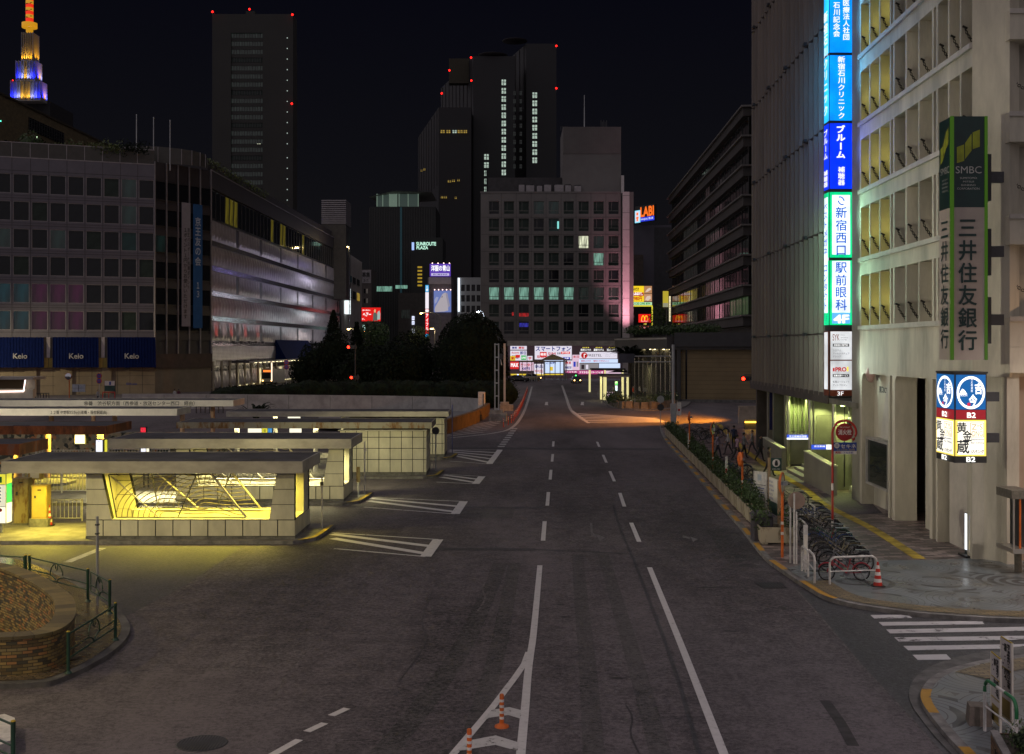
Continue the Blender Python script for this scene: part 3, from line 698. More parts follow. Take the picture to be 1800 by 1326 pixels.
wl=MB(); wl.box(-40,-17.4,72.6,73.1,0,2.1,m_mosaic); wl.build('stone_wall',None,'low wall of mixed pebbles behind the bus canopies','wall')
def bar_fence(x0,x1,y,z0,z1,label,sp=.16,m=m_wpaint):
 t=thing('bar_fence',label,'fence',(x0,y,0)); n=max(1,round((x1-x0)/2.0)); L=(x1-x0)/n
 for i in range(n):
  a=x0+i*L+.06; b=x0+(i+1)*L-.06; f=MB()
  f.tube([(a,y,z1),(b,y,z1)],.025,m,6); f.tube([(a,y,z0),(b,y,z0)],.02,m,6)
  k=int((b-a)/sp)
  for j in range(k+1):x=a+(b-a)*j/k; f.box(x-.012,x+.012,y-.01,y+.01,z0,z1,m)
  f.build('panel',t)
 for i in range(n+1):
  f=MB(); x=x0+i*L; f.tube([(x,y,.1),(x,y,z1+.05)],.035,m,8); f.build('post',t)
 return t
bar_fence(-20.6,XX(146,49.5),49.4,.22,.98,'white barred fence beside the traffic cone')
bar_fence(-24,XX(150,56.5),58.6,.25,1.15,'white barred fence one row behind the yellow cabinets')
bar_fence(XX(190,71),XX(298,71),71,.3,1.22,'white barred fence in front of the pebble wall')
bar_fence(XX(63,70),XX(160,70),70,.3,1.25,'white barred fence with a yellow kerb, before the pebble wall')
m_cab=pm('cabinet_ochre',(.42,.30,.08),.55,var=.15); m_cab2=rustmat('cabinet_grey_ochre',(.33,.27,.12),(.2,.12,.04),.5)
def cabinet(px0,px1,py0,py1,Y,m,label,base):
 a=A(px0,py1,Y); b=A(px1,py0,Y); t=thing('control_cabinet',label,'cabinet',(a.x,Y,.13)); dd=.5
 k=MB(); k.box(a.x-.08,b.x+.08,Y-.06,Y+dd+.06,.13,a.z,m_plinth,.03); k.build('plinth',t)
 k=MB(); k.box(a.x,b.x,Y,Y+dd,a.z,b.z-.03,m,.02); k.box(a.x-.02,b.x+.02,Y-.03,Y+dd+.02,b.z-.03,b.z,m); k.build('case',t)
 k=MB(); k.box(a.x+.03,b.x-.03,Y-.012,Y,a.z+.06,b.z-.08,m); k.box(a.x+.12,a.x+.2,Y-.03,Y-.012,a.z+.62*(b.z-a.z),a.z+.7*(b.z-a.z),m_steel_d)
 k.box(a.x+.25,b.x-.2,Y-.02,Y-.012,b.z-.2,b.z-.15,m_black); k.build('door',t)
cabinet(55,81.5,854,912,47.6,m_cab,'ochre roadside cabinet on a concrete plinth',1)
cabinet(23,49,841,920,48.2,m_cab2,'taller greyish cabinet with a small window, next to the ochre one',1)
jb=MB(); a_=A(49,843,48.6); b_2=A(73,826,48.6); jb.box(a_.x,b_2.x,48.6,48.9,a_.z,b_2.z,m_cab,.02); jb.box(a_.x+.1,b_2.x-.1,48.58,48.6,a_.z+.05,b_2.z-.06,m_fw)
jb.tube([(a_.x+.15,48.75,.13),(a_.x+.15,48.75,a_.z)],.06,m_pink,8); jb.build('junction_box',None,'cream junction box on a pole above the ochre cabinet','box')
t=thing('bus_stop_pillar','illuminated bus stop pillar showing a green number 1','bus stop',(XX(8,46),46,.13))
a_=A(-6,921,46); b_2=A(11,832,46); k=MB(); k.box(a_.x,b_2.x,46,46.5,a_.z,b_2.z,m_steel,.02); k.tube([(b_2.x-.25,46.2,.13),(b_2.x-.25,46.2,a_.z)],.06,m_steel,8); k.build('case',t)
zt_=b_2.z; k=MB(); k.box(a_.x+.02,b_2.x-.03,45.985,46,zt_-.43,zt_-.04,m_litg); k.box(a_.x+.02,b_2.x-.03,45.985,46,zt_-1.28,zt_-.46,em('lit_timetable',(.8,.78,.6),.8)); k.box(a_.x+.02,b_2.x-.03,45.985,46,a_.z+.03,zt_-1.31,m_lit)
k.box(b_2.x,b_2.x+.015,46.02,46.48,zt_-.4,zt_-.04,m_litg); k.box(b_2.x,b_2.x+.015,46.02,46.48,zt_-1.15,zt_-.42,em('lit_green',(.02,.5,.12),.9)); k.box(b_2.x,b_2.x+.015,46.02,46.48,a_.z+.03,zt_-1.17,m_lit); k.build('panel',t)
k=MB(); m_gtx=pm('ink_green',(.0,.25,.08),.5); k.text('1',at(b_2.x-.3,45.97,zt_-.36),0,0,.12,.22,m_gtx,.02)
for i in range(5):k.box(b_2.x-.27,b_2.x-.21,45.975,45.985,zt_-.6-i*.13,zt_-.54-i*.13,m_ink)
k.lathe([(.07,0),(.07,.01)],m_inkr,14,(b_2.x-.22,45.975,zt_-1.42),'Y'); k.build('lettering',t)
def cone(x,y,z,label,h=.7):
 t=thing('traffic_cone',label,'cone',(x,y,z)); M_=at(x,y,z)
 k=MB(M_); k.box(-.19,.19,-.19,.19,0,.035,m_black,.04); k.build('base',t)
 k=MB(M_); n=7
 for i in range(n):
  r0=.135-.11*i/n; r1=.135-.11*(i+1)/n; k.lathe([(r0,.036+(h-.04)*i/n),(r1,.036+(h-.04)*(i+1)/n)],m_conered if i%2==0 else m_refl,16)
 k.build('body',t)
m_conered=pm('cone_red_plastic',(.52,.025,.012),.4)
cone(XX(86,47.9),47.9,.13,'red and white traffic cone standing by the ochre cabinet',.85)
def post_sign(px,pyb,pyt,label,head=None,m=m_steel,r=.035,z=.13,hr=.17,extra=None,name='sign_post'):
 q=gp((px,pyb),z=z)[0]; h=ZZ(pyt,q.y); t=thing(name,label,'sign post',(q.x,q.y,z))
 k=MB(); k.tube([(q.x,q.y,z-.1),(q.x,q.y,h)],r,m,8); k.build('pole',t)
 if head:
  k=MB(); k.lathe([(hr,-.012),(hr,.012)],head,20,(q.x,q.y-r-.015,h-hr*.8),'Y'); k.build('disc',t)
 if extra:extra(t,q,h)
 return t
post_sign(566,928,838,'thin white post at the end of the nearest stair shelter',None,m_wpaint,extra=lambda t,q,h:(MB().box(q.x-.07,q.x+.05,q.y-.05,q.y+.05,h-.35,h-.2,m_steel_d)).build('bracket',t))
post_sign(641,868,776,'thin white post at the end of the second stair shelter',None,m_wpaint,extra=lambda t,q,h:(MB().box(q.x-.05,q.x+.09,q.y-.05,q.y+.05,h-.5,h-.35,m_wpaint)).build('bracket',t))
post_sign(630,874,826,'short post with a narrow notice plate by the second stair shelter',None,m_wpaint,extra=lambda t,q,h:(MB().box(q.x-.09,q.x+.09,q.y-.06,q.y-.04,h-.6,h+.15,m_cab2)).build('plate',t))
post_sign(766,828,752,'grey post with a round plate by the rust streaked roof',m_steel_d,m_steel,hr=.22)
post_sign(795,797,712,'slim post with a bluish sheen past the farthest tiled block',None,pm('bluish_steel',(.25,.27,.5),.35,.5))
post_sign(171,1064,908,'slim pale pole standing inside the green railing',None,m_steel,.04,z=.12,extra=lambda t,q,h:MB().box(q.x-.05,q.x+.05,q.y-.05,q.y+.05,h-.5,h-.46,m_steel_d).box(q.x-.05,q.x+.05,q.y-.05,q.y+.05,h-.25,h-.21,m_steel_d).build('bracket',t))
lightbox('information_pillar',169,180,774,797,60.5,m_litc,'tall lit white pillar with a yellow flank behind the nearest roof','sign',.3,[('駅',.3,.85,.4,.06)],m_ink,post=True)
kk=MB(); a_=A(180.5,797,60.7); b_2=A(185,774,60.7); kk.box(a_.x,b_2.x,60.72,61,a_.z,b_2.z,m_litg); kk.build('banner_sign',None,'narrow yellow glowing panel beside the tall lit white pillar','sign')
lightbox('information_pillar',248,256,781,798,62,m_litc,'lit bluish timetable pillar before the pebble wall','sign',.2,[('時刻',.2,.8,.6,.08),('西口',.2,.5,.6,.08)],m_inkr,post=True)
lightbox('information_pillar',257.5,262,781,798,62,m_lit,'lit picture panel beside the bluish timetable pillar','sign',.2,[('案',.2,.7,.6,.15)],m_inkr,post=True)
lightbox('route_sign',247.5,256,752,760,70,m_litr,'small lit red sign numbered 12 above the flat roof','sign',.2,[('12',.15,.4,.6,.4)],m_refl,post=True)
lightbox('light_box',132,149,764.5,780,66,m_lit,'lit white box hung below the heavily rusted canopy','sign',.5)
# ------------------------------------------------------------------ brick ring, green railings, hedge, trees, ramp walls
m_brick=brickmat('ring_brick',[(.16,.11,.045),(.34,.24,.085),(.42,.29,.10),(.26,.19,.07),(.09,.08,.05),(.44,.22,.08),(.31,.24,.11)],(.06,.048,.03),.215,.072,.5,bump=.8,msize=.008)
m_cop=brickmat('ring_coping',[(.20,.16,.07),(.27,.21,.09),(.15,.12,.06)],(.08,.06,.03),.42,2,.45,bump=.3)
rin=offset(ring,.42); cR=Vector((-15,30))
if(rin[45]-cR).length>(ring[45]-cR).length:rin=offset(ring,-.42)
t=thing('brick_ring','low curved wall of mixed brown bricks with a flat coping','wall',(-14,30,.12))
al=path_len(ring); b=MB(); c=MB(); q_=MB()
for i in range(len(ring)-1):
 a0,a1=ring[i],ring[i+1]; i0,i1=rin[i],rin[i+1]; u0,u1=al[i],al[i+1]
 b.quad((a0.x,a0.y,.1),(a1.x,a1.y,.1),(a1.x,a1.y,zr-.07),(a0.x,a0.y,zr-.07),m_brick,[(u0,.1),(u1,.1),(u1,zr-.07),(u0,zr-.07)])
 b.quad((i1.x,i1.y,-1.6),(i0.x,i0.y,-1.6),(i0.x,i0.y,zr-.07),(i1.x,i1.y,zr-.07),m_brick,[(u1,-1.6),(u0,-1.6),(u0,zr-.07),(u1,zr-.07)])
 o0=a0+(a0-i0).normalized()*.03; o1=a1+(a1-i1).normalized()*.03; n0=i0+(i0-a0).normalized()*.03; n1=i1+(i1-a1).normalized()*.03
 c.quad((n0.x,n0.y,zr),(n1.x,n1.y,zr),(o1.x,o1.y,zr),(o0.x,o0.y,zr),m_cop,[(u0,.2),(u1,.2),(u1,.9),(u0,.9)][::1])
 c.quad((o0.x,o0.y,zr-.07),(o1.x,o1.y,zr-.07),(o1.x,o1.y,zr),(o0.x,o0.y,zr),m_cop,[(u0,.1),(u1,.1),(u1,.2),(u0,.2)])
 c.quad((n1.x,n1.y,zr-.07),(n0.x,n0.y,zr-.07),(n0.x,n0.y,zr),(n1.x,n1.y,zr),m_cop,[(u1,.1),(u0,.1),(u0,.2),(u1,.2)])
 c.quad((o1.x,o1.y,zr-.07),(o0.x,o0.y,zr-.07),(n0.x,n0.y,zr-.07),(n1.x,n1.y,zr-.07),m_cop)
b.build('wall',t); c.build('coping',t)
def railing(pa,pb,label,z=.12,h=.88,posts=(1,1)):
 a=Vector((pa[0],pa[1])); b=Vector((pb[0],pb[1])); L=(b-a).length; d=(b-a)/L; M_=at(a.x,a.y,z,math.atan2(d.y,d.x))
 t=thing('railing',label,'railing',(a.x,a.y,z),'green railing sections round the brick ring')
 for s_,x in((posts[0],0),(posts[1],L)):
  if s_:
   k=MB(M_); k.tube([(x,0,0),(x,0,h+.03)],.04,m_green,8); k.lathe([(.045,h+.03),(.03,h+.05)],m_tact,8,(x,0,0)); k.lathe([(.09,0),(.05,.05)],m_green,8,(x,0,0)); k.build('post',t)
 k=MB(M_); z0,zm,z1_=h*.36,h*.56,h*.97; e=.06; mid=L*.52
 k.tube([(e,0,z1_),(L-e,0,z1_)],.021,m_green,6); k.tube([(e,0,z0),(L-e,0,z0)],.019,m_green,6); k.tube([(e,0,z0),(e,0,z1_)],.016,m_green,6); k.tube([(L-e,0,z0),(L-e,0,z1_)],.016,m_green,6)
 r_=min(.36,L*.17); arc=[(mid-r_*math.cos(a_),0,zm+(z1_-zm)*.97*math.sin(a_))for a_ in[i*math.pi/14 for i in range(15)]]
 k.tube([(e,0,zm)]+arc+[(L-e,0,zm)],.018,m_green,5)
 for sx in(-1,1):k.tube([(mid+sx*(.05+r_*math.sin(a_)),0,z0+(zm-z0)*math.cos(a_)*.95)if False else(mid+sx*(r_*.95-r_*.85*math.cos(a_)),0,z0+(zm-z0-.02)*math.sin(a_))for a_ in[i*math.pi/16 for i in range(9)]],.018,m_green,5)
 k.tube([(mid-.07,0,z1_-.02),(mid-.06,0,z1_-.14),(mid,0,z1_-.19),(mid+.06,0,z1_-.14),(mid+.07,0,z1_-.02)],.014,m_green,5)
 k.build('panel',t); return t
P0=gp((203,1125.5),(120,1183.5),(193,1079),(154.6,1057),(48,1040),z=.12)
railing(P0[1],P0[0],'green railing section nearest the road, running along the kerb bend')
railing(P0[2],(P0[3].x+.1,P0[3].y-.1),'short green railing section behind the slim pale pole',posts=(1,0))
pl=Vector((XX(52,35.9),35.9)); railing(P0[3],pl,'long green railing section behind the brick ring')
railing((pl.x-.14,pl.y+.05),(pl.x-2.5,pl.y+.7),'green railing section farthest behind the ring, cut by the picture edge')
railing((-8.35,20.0),(-10.2,21.6),'green railing at the bottom corner, mostly out of the picture',posts=(1,1))
k=MB(); k.prism(cw([(p.x,p.y)for p in gp((-60,1268),(8,1255),(26,1262),(28,1296),(0,1310),(-60,1320),z=.3)]),0,.3,m_wpaint); k.build('kerb_block',None,'pale worn kerb block beside the railing at the bottom corner','kerb block')
m_wallw=pm('retaining_wall',(.34,.33,.33),.8,var=.25,scale=.8,bump=.2)
def wallpath(name,pts,th,z0,z1_,m,label,cat='wall',joints=0,zf=None):
 a=offset(pts,th/2); b_=offset(pts,-th/2); k=MB(); n=len(pts)
 zz=[z1_ if zf is None else zf(i/(n-1))for i in range(n)]
 for i in range(n-1):
  k.add([(a[i].x,a[i].y,z0),(a[i+1].x,a[i+1].y,z0),(b_[i+1].x,b_[i+1].y,z0),(b_[i].x,b_[i].y,z0),(a[i].x,a[i].y,zz[i]),(a[i+1].x,a[i+1].y,zz[i+1]),(b_[i+1].x,b_[i+1].y,zz[i+1]),(b_[i].x,b_[i].y,zz[i])],[(0,1,5,4),(2,3,7,6),(4,5,6,7)]+([(0,4,7,3)]if i==0 else[])+([(1,2,6,5)]if i==n-2 else[]),m)
 for i in range(1,joints):
  al_=path_len(pts); q,d=path_at(pts,al_,al_[-1]*i/joints); nn=Vector((d.y,-d.x))*(th/2+.004)
  if nn.y>0:nn=-nn
  p_=q+nn; k.box(p_.x-.015,p_.x+.015,p_.y-.004,p_.y+.004,z0+.02,z1_-.05,m_joint)
 return k.build(name,None,label,cat)
rw=smooth([(-46,141),(-34,140),(XX(600,137),137),(XX(700,135),135),(XX(790,132),132),(XX(846,128),128)],6)
wallpath('retaining_wall',rw,.35,0,1.75,m_wallw,'long pale concrete wall below the dark hedge',joints=9)
k=MB(); x_=XX(847,127.3); k.box(x_-.4,x_+.35,127,127.7,0,2.5,m_wpaint,.04); k.box(x_+.12,x_+.2,126.97,127,.5,2.3,m_black); k.build('wall_pillar',None,'square white pillar ending the pale wall below the hedge','pillar')
wallpath('ramp_wall',smooth(gp((772,766),(800,757),(830,746),(850,735),(858,728)),5),.4,0,1.2,pm('ramp_brown',(.13,.08,.035),.8,var=.4),'low brown side wall of the ramp by the striped road corner')
k=MB(); k.poly([(p.x,p.y,.25)for p in cw(gp((560,758),(766,762),(846,734),(850,724),(560,724)))],pm('ramp_deck',(.20,.20,.20),.85,var=.2)); struct('ramp',k)
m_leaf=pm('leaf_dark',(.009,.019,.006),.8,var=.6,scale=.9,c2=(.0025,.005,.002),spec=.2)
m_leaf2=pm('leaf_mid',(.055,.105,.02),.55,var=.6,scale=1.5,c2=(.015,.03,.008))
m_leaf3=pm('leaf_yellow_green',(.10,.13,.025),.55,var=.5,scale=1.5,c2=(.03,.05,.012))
m_bark=pm('bark',(.05,.04,.03),.9,var=.4,scale=3)
def leaves(mb,c,rad,n,sz,m,shell=.75,seed=1,flatb=0,lumps=0,lump=.25,fn=None):
 r_=random.Random(seed); L=[]
 for i in range(lumps):
  u=r_.uniform(-1,1); a=r_.uniform(0,6.283); q=math.sqrt(1-u*u); L.append((Vector((q*math.cos(a),q*math.sin(a),u)),r_.uniform(-lump,lump)))
 vs,fs=[],[]
 for i in range(n):
  while True:
   u=r_.uniform(-1,1); a=r_.uniform(0,6.283); q=math.sqrt(1-u*u); d=Vector((q*math.cos(a),q*math.sin(a),u))
   if d.z>-flatb-.0001 if flatb else True:break
  k=shell+(1-shell)*r_.random()**.6
  for ld,s_ in L:
   t_=d.dot(ld)
   if t_>.75:k*=1+s_*(t_-.75)*4
  p=Vector((c[0]+d.x*rad[0]*k,c[1]+d.y*rad[1]*k,c[2]+d.z*rad[2]*k))
  n_=(d+Vector((r_.uniform(-1,1),r_.uniform(-1,1),r_.uniform(-1,1)))*.8).normalized()
  e1=n_.cross(Vector((r_.uniform(-1,1),r_.uniform(-1,1),.3))).normalized(); e2=n_.cross(e1); s1=sz*r_.uniform(.6,1.3); s2=s1*r_.uniform(.35,.6); b_=len(vs)
  vs+=[p-e1*s1,p-e2*s2,p+e1*s1,p+e2*s2]; fs.append((b_,b_+1,b_+2,b_+3))
 mb.add(vs,fs,m)
def core(mb,c,rad,m,seed=0):
 r_=random.Random(seed); prof=[]
 vs,fs=[],[]; nu,nv=14,8
 for i in range(nv+1):
  th=math.pi*i/nv
  for j in range(nu):
   a=2*math.pi*j/nu; k=.9+.12*r_.random(); vs.append((c[0]+rad[0]*k*math.sin(th)*math.cos(a),c[1]+rad[1]*k*math.sin(th)*math.sin(a),c[2]+rad[2]*k*math.cos(th)))
 for i in range(nv):
  for j in range(nu):fs.append((i*nu+j,(i+1)*nu+j,(i+1)*nu+(j+1)%nu,i*nu+(j+1)%nu))
 mb.add(vs,fs,m)
def tree(name,label,x,y,blobs,n,sz,m,trunk_r,trunk_h,seed,group=None,cat='tree',corem=True,lump=.18):
 t=thing(name,label,cat,(x,y,0),group)
 k=MB(); k.tube([(x,y,0),(x+.05,y,trunk_h*.5),(x,y,trunk_h)],trunk_r,m_bark,8,r2=trunk_r*.6)
 for i,(bx,by,bz,rx,ry,rz)in enumerate(blobs):k.tube([(x,y,trunk_h*.75),(x+bx*.5,y+by*.5,(trunk_h+bz)/2),(x+bx,y+by,bz)],trunk_r*.45,m_bark,6,r2=trunk_r*.15)
 k.build('trunk',t); c=MB()
 for i,(bx,by,bz,rx,ry,rz)in enumerate(blobs):
  if corem:core(c,(x+bx,y+by,bz),(rx*.72,ry*.72,rz*.72)if lump>.1 else(rx*.9,ry*.9,rz*.9),m,seed+i)
  leaves(c,(x+bx,y+by,bz),(rx,ry,rz),int(n*rx*rz/(blobs[0][3]*blobs[0][5])),sz,m,.7 if lump>.1 else .9,seed+i,lumps=9,lump=lump)
 c.build('crown',t); return t
Yt=158
def zc(py,Y):return ZZ(py,Y)
tree('round_tree','big dark clipped tree with a smooth domed top beside the gantry posts',XX(828,Yt),Yt,[(0,0,5.6,4.95,4.5,6.3),(.6,-.3,3.6,4.6,4,4.6)],8500,.2,m_leaf,.4,4,11,lump=.05)
tree('round_tree','dark rounded tree left of the big clipped dome',XX(722,162),162,[(0,0,4.6,4.4,4,4.4),(-2.4,0,3.8,3.4,3.4,3.7)],4200,.24,m_leaf,.3,3,21)
tree('round_tree','lower dark rounded tree between the dome and the conifers',XX(655,165),165,[(0,0,4.2,4.0,4,4.2),(-2.5,0,3.2,3.2,3,3.4),(2.6,0,3.2,3,3,3.2)],3600,.24,m_leaf,.3,3,31)
def conifer(label,x,y,h,r0,seed,m=m_leaf,group='conifers on the plaza'):
 t=thing('conifer',label,'tree',(x,y,0),group); k=MB(); k.tube([(x,y,0),(x,y,h*.96)],.22,m_bark,8,r2=.03)
 r_=random.Random(seed); c=MB(); n=int(h*2.6)
 for i in range(n):
  f=i/n; zz=h*(.14+.84*f); rr=r0*(1-f)**.85+.12
  for j in range(7):
   a=j*.897+i*1.3+r_.uniform(-.3,.3); L_=rr*r_.uniform(.75,1.15); ex=Vector((x+math.cos(a)*L_,y+math.sin(a)*L_,zz-L_*.25))
   k.tube([(x,y,zz),ex],.03,m_bark,3,r2=.01)
   leaves(c,(x+math.cos(a)*L_*.62,y+math.sin(a)*L_*.62,zz-L_*.16),(L_*.42,L_*.42,.3),26,.16,m,.2,seed*100+i*7+j)
 k.build('trunk',t); c.build('crown',t)
conifer('tall dark conifer in front of the department store end',XX(586,172),172,ZZ(541,172),3.3,3)
conifer('slender dark conifer right of the tall one',XX(627,176),176,ZZ(562,176),2.6,4)
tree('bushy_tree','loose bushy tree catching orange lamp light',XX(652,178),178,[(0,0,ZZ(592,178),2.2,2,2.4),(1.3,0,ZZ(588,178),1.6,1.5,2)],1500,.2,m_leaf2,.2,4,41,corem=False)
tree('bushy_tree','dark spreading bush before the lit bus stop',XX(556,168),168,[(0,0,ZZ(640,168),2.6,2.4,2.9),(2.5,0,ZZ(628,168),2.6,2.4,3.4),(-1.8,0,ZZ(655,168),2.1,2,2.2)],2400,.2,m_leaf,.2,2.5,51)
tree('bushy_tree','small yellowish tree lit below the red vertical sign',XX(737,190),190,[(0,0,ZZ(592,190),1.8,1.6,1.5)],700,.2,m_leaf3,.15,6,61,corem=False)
hd=MB(); r_=random.Random(5)
for i in range(34):
 f=i/33; px=398+(880-398)*f; Y=143+4*math.sin(f*3.1); x=XX(px,Y); h=ZZ(668 if px>540 else 672+(540-px)*.06,Y)+r_.uniform(-.2,.15)
 core(hd,(x,Y,h*.48),(2.2,1.6,h*.5),m_leaf,i); leaves(hd,(x,Y,h*.5),(2.4,1.8,h*.52),420,.15,m_leaf,.75,90+i,lumps=6)
hd.build('hedge',None,'long low dark hedge above the pale concrete wall','hedge')
def fern(label,x,y,z,n,L,seed,m=m_leaf2):
 r_=random.Random(seed); k=MB()
 for i in range(n):
  a=r_.uniform(0,6.283); l=L*r_.uniform(.6,1.1); up=r_.uniform(.5,1.1); pts=[Vector((x+math.cos(a)*l*s_,y+math.sin(a)*l*s_,z+l*up*(1.5*s_-1.05*s_*s_)))for s_ in(0,.25,.5,.75,1)]
  sd=Vector((-math.sin(a),math.cos(a),0))
  for j in range(4):w0=.1*l*(1-j/4.2); w1=.1*l*(1-(j+1)/4.2); k.quad(pts[j]-sd*w0,pts[j]+sd*w0,pts[j+1]+sd*w1,pts[j+1]-sd*w1,m)
 k.build('spiky_plant',None,label,'plant')
fern('feathery plant leaning over the pale wall above the canopies',XX(450,118),118,.2,70,2.6,1,m_leaf)
fern('dark leafy plant behind the orange canopy column',XX(268,72),72,.3,60,1.6,2)
fern('dark leafy plant below the rust streaked roof',XX(350,76),76,.1,70,1.5,3)
fern('dark leafy plant beside the tan canopy column',XX(285,78),78,.2,60,2.0,4)
for i,px in enumerate((205,232)):fern(['low grassy tuft by the pebble wall, nearer the ochre fence','low grassy tuft by the pebble wall, nearer the tiled pillar'][i],XX(px,74),74,1.7,40,.8,8+i)
def block(px0,px1,py0,py1,label):
 q=gp((px0,py1))[0]; b_=A(px1,py0,q.y); k=MB(); k.box(q.x,b_.x,q.y,q.y+1.6,0,b_.z,m_conc,.05); k.build('concrete_block',None,label,'concrete block','blocks carrying the steel posts'); return q,b_
q,b_=block(859,891,727,741,'nearer concrete block under the ladder-like steel post');
t=thing('ladder_post','tall ladder-like steel post standing on a concrete block','post',(q.x+.9,q.y+.8,b_.z)); Yq=q.y+.8; k=MB(); zt_=ZZ(604,Yq)
xa,xb=XX(870,Yq),XX(876.5,Yq); k.box(xa-.5,xb+.5,Yq-.4,Yq+.4,b_.z,b_.z+.3,m_conc,.04); k.build('base',t); k=MB()
for x in(xa,xb):k.box(x-.06,x+.06,Yq-.06,Yq+.06,b_.z+.3,zt_,m_steel)
for i in range(6):z=b_.z+.35+(zt_-b_.z-.5)*i/5; k.box(xa+.06,xb-.06,Yq-.05,Yq+.05,z,z+.12,m_steel)
k.build('ladder_frame',t); k=MB(); k.box(xb+.07,xb+.4,Yq-.12,Yq+.12,ZZ(632,Yq),ZZ(622,Yq),m_steel_d); k.tube([(xb+.2,Yq,ZZ(632,Yq)),(xb+.3,Yq-.2,ZZ(642,Yq))],.05,m_steel,6); k.build('camera_box',t)
q,b_=block(878,902,712,722.5,'farther concrete block under the plain steel post')
t=thing('steel_post','tall plain steel post on the farther concrete block','post',(q.x+.7,q.y+.8,b_.z)); Yq=q.y+.8; x=XX(887,Yq); k=MB(); k.box(x-.12,x+.12,Yq-.12,Yq+.12,b_.z,ZZ(604,Yq),m_steel); k.build('pole',t); k=MB(); k.box(x-.5,x+.5,Yq-.4,Yq+.4,b_.z,b_.z+.3,m_conc,.04); k.build('base',t)
def delineator_proto():
 t=thing('lane_delineator','x','delineator',(0,0,-50),local=True)
 k=MB(); k.lathe([(.09,0),(.07,.04),(.04,.045)],m_red,10); k.build('base',t)
 k=MB(); k.lathe([(.035,.045),(.035,.78),(.02,.80)],m_dred,8)
 for z in(.5,.65):k.lathe([(.037,z),(.037,z+.07)],m_refl,8)
 k.build('post',t); return t
m_dred=pm('delineator_red',(.6,.05,.015),.4)
dp=delineator_proto(); dc=smooth(gp((885,751),(897,745),(906,735),(913,724),(920,708),(927,688)),8); da=path_len(dc); n=30
for i in range(n):
 qv,d=path_at(dc,da,da[-1]*i/(n-1)); M_=at(qv.x,qv.y,0)
 lb='thin red plastic post in the curved row along the white road line'
 if i==0:dp.matrix_basis=M_; dp['label']=lb; dp['group']='red posts along the curved road line'
 else:dup(dp,M_,lb,'red posts along the curved road line')
def bollard(px,py,pt,label):
 q=G(px,py); h=ZZ(pt,q.y); M_=at(q.x,q.y,0); t=thing('traffic_post',label,'bollard',(q.x,q.y,0))
 k=MB(M_); k.lathe([(.14,.0),(.135,.03),(.06,.06),(.05,.075)],m_orange,20); k.build('base',t)
 k=MB(M_); k.lathe([(.043,.07),(.043,h-.02),(.03,h)],m_orange,16)
 for i in range(4):z=h-.10-i*.11; k.lathe([(.0445,z-.05),(.0445,z)],m_refl,16)
 k.build('post',t)
bollard(882,1278,1220,'orange road post with white bands inside the white chevrons'); bollard(825,1345,1281,'orange road post cut by the bottom edge, left of the chevrons')
# ------------------------------------------------------------------ buildings
def grid_wall(mb,u0,u1,z0,z1,cols,rows,th,m,v=0.0):
 """wall of real thickness with openings cols x rows"""
 cols=sorted(cols); rows=sorted(rows); z=z0
 for(a,b)in rows:
  if a>z+1e-4:mb.box(u0,u1,v,v+th,z,a,m)
  x=u0
  for(c,d)in cols:
   if c>x+1e-4:mb.box(x,c,v,v+th,a,b,m)
   x=d
  if u1>x+1e-4:mb.box(x,u1,v,v+th,a,b,m)
  z=b
 if z1>z+1e-4:mb.box(u0,u1,v,v+th,z,z1,m)
_wm={}
def window_mesh(wd,ht,gl,fr,style=0):
 key=(round(wd,3),round(ht,3),gl.name,fr.name,style)
 if key in _wm:return _wm[key]
 k=MB(); f=min(.09,wd*.06)
 k.box(f,wd-f,.07,.10,f,ht-f,gl)
 for a,b,c,d in((0,wd,0,f),(0,wd,ht-f,ht),(0,f,f,ht-f),(wd-f,wd,f,ht-f)):k.box(a,b,0,.12,c,d,fr)
 if style==1:
  k.box(f,wd-f,.01,.11,ht*.24,ht*.24+.12,fr); k.box(wd*.30,wd*.30+.07,.02,.11,ht*.24+.12,ht-f,fr)
 if style==2:k.box(wd*.5-.03,wd*.5+.03,.02,.11,f,ht-f,fr); k.box(f,wd-f,.03,.115,ht*.5-.03,ht*.5+.03,fr)
 if style==3:k.box(wd*.5-.03,wd*.5+.03,.02,.11,f,ht-f,fr)
 me=bpy.data.meshes.new('window'); me.from_pydata([tuple(p)for p in k.v],[],k.f)
 for q in k.mats:me.materials.append(q)
 me.polygons.foreach_set('material_index',k.m); me.update(); _wm[key]=me; return me
def put_window(root,F,u,v,z,wd,ht,gl,fr,style=0,name='window',label=None):
 return link(name,window_mesh(wd,ht,gl,fr,style),root,label,M=F.M@Matrix.Translation((u,v,z)))
g_dark=glass('window_glass_dark',(.010,.012,.015),.05); g_green=glass('window_glass_green',(.030,.044,.038),.2,.1); g_teal=glass('window_glass_teal',(.02,.06,.058),.1)
g_mag=room('window_pink_reflection',(.10,.004,.06),.22,.35); g_cyan=room('window_cyan_reflection',(.004,.05,.065),.35,.35); g_dgreen=room('window_dim_green',(.006,.018,.016),.5,.4)  # pink and cyan panes: sign reflections put into the glow colour
g_teallit=room('window_teal_lit',(.30,.62,.48),.62); g_litw=room('window_warm_lit',(.85,.88,.62),1.0,1.2); g_dim=room('window_dim',(.02,.028,.024),.6,.6)
g_ydim=room('window_dim_yellow',(.30,.24,.02),.3,.8); g_amber=room('window_amber',(.75,.5,.08),.55,.8); g_coolw=room('window_cool_lit',(.62,.78,.66),.9,1.6); g_pinkw=room('window_pink_lit',(.30,.13,.14),.5,.9); g_grayw=room('window_blinds',(.16,.15,.13),.55,.9); g_bluew=room('window_blue_lit',(.08,.25,.5),.6,.9); g_greenw=room('window_green_lit',(.25,.5,.18),.55,.9)
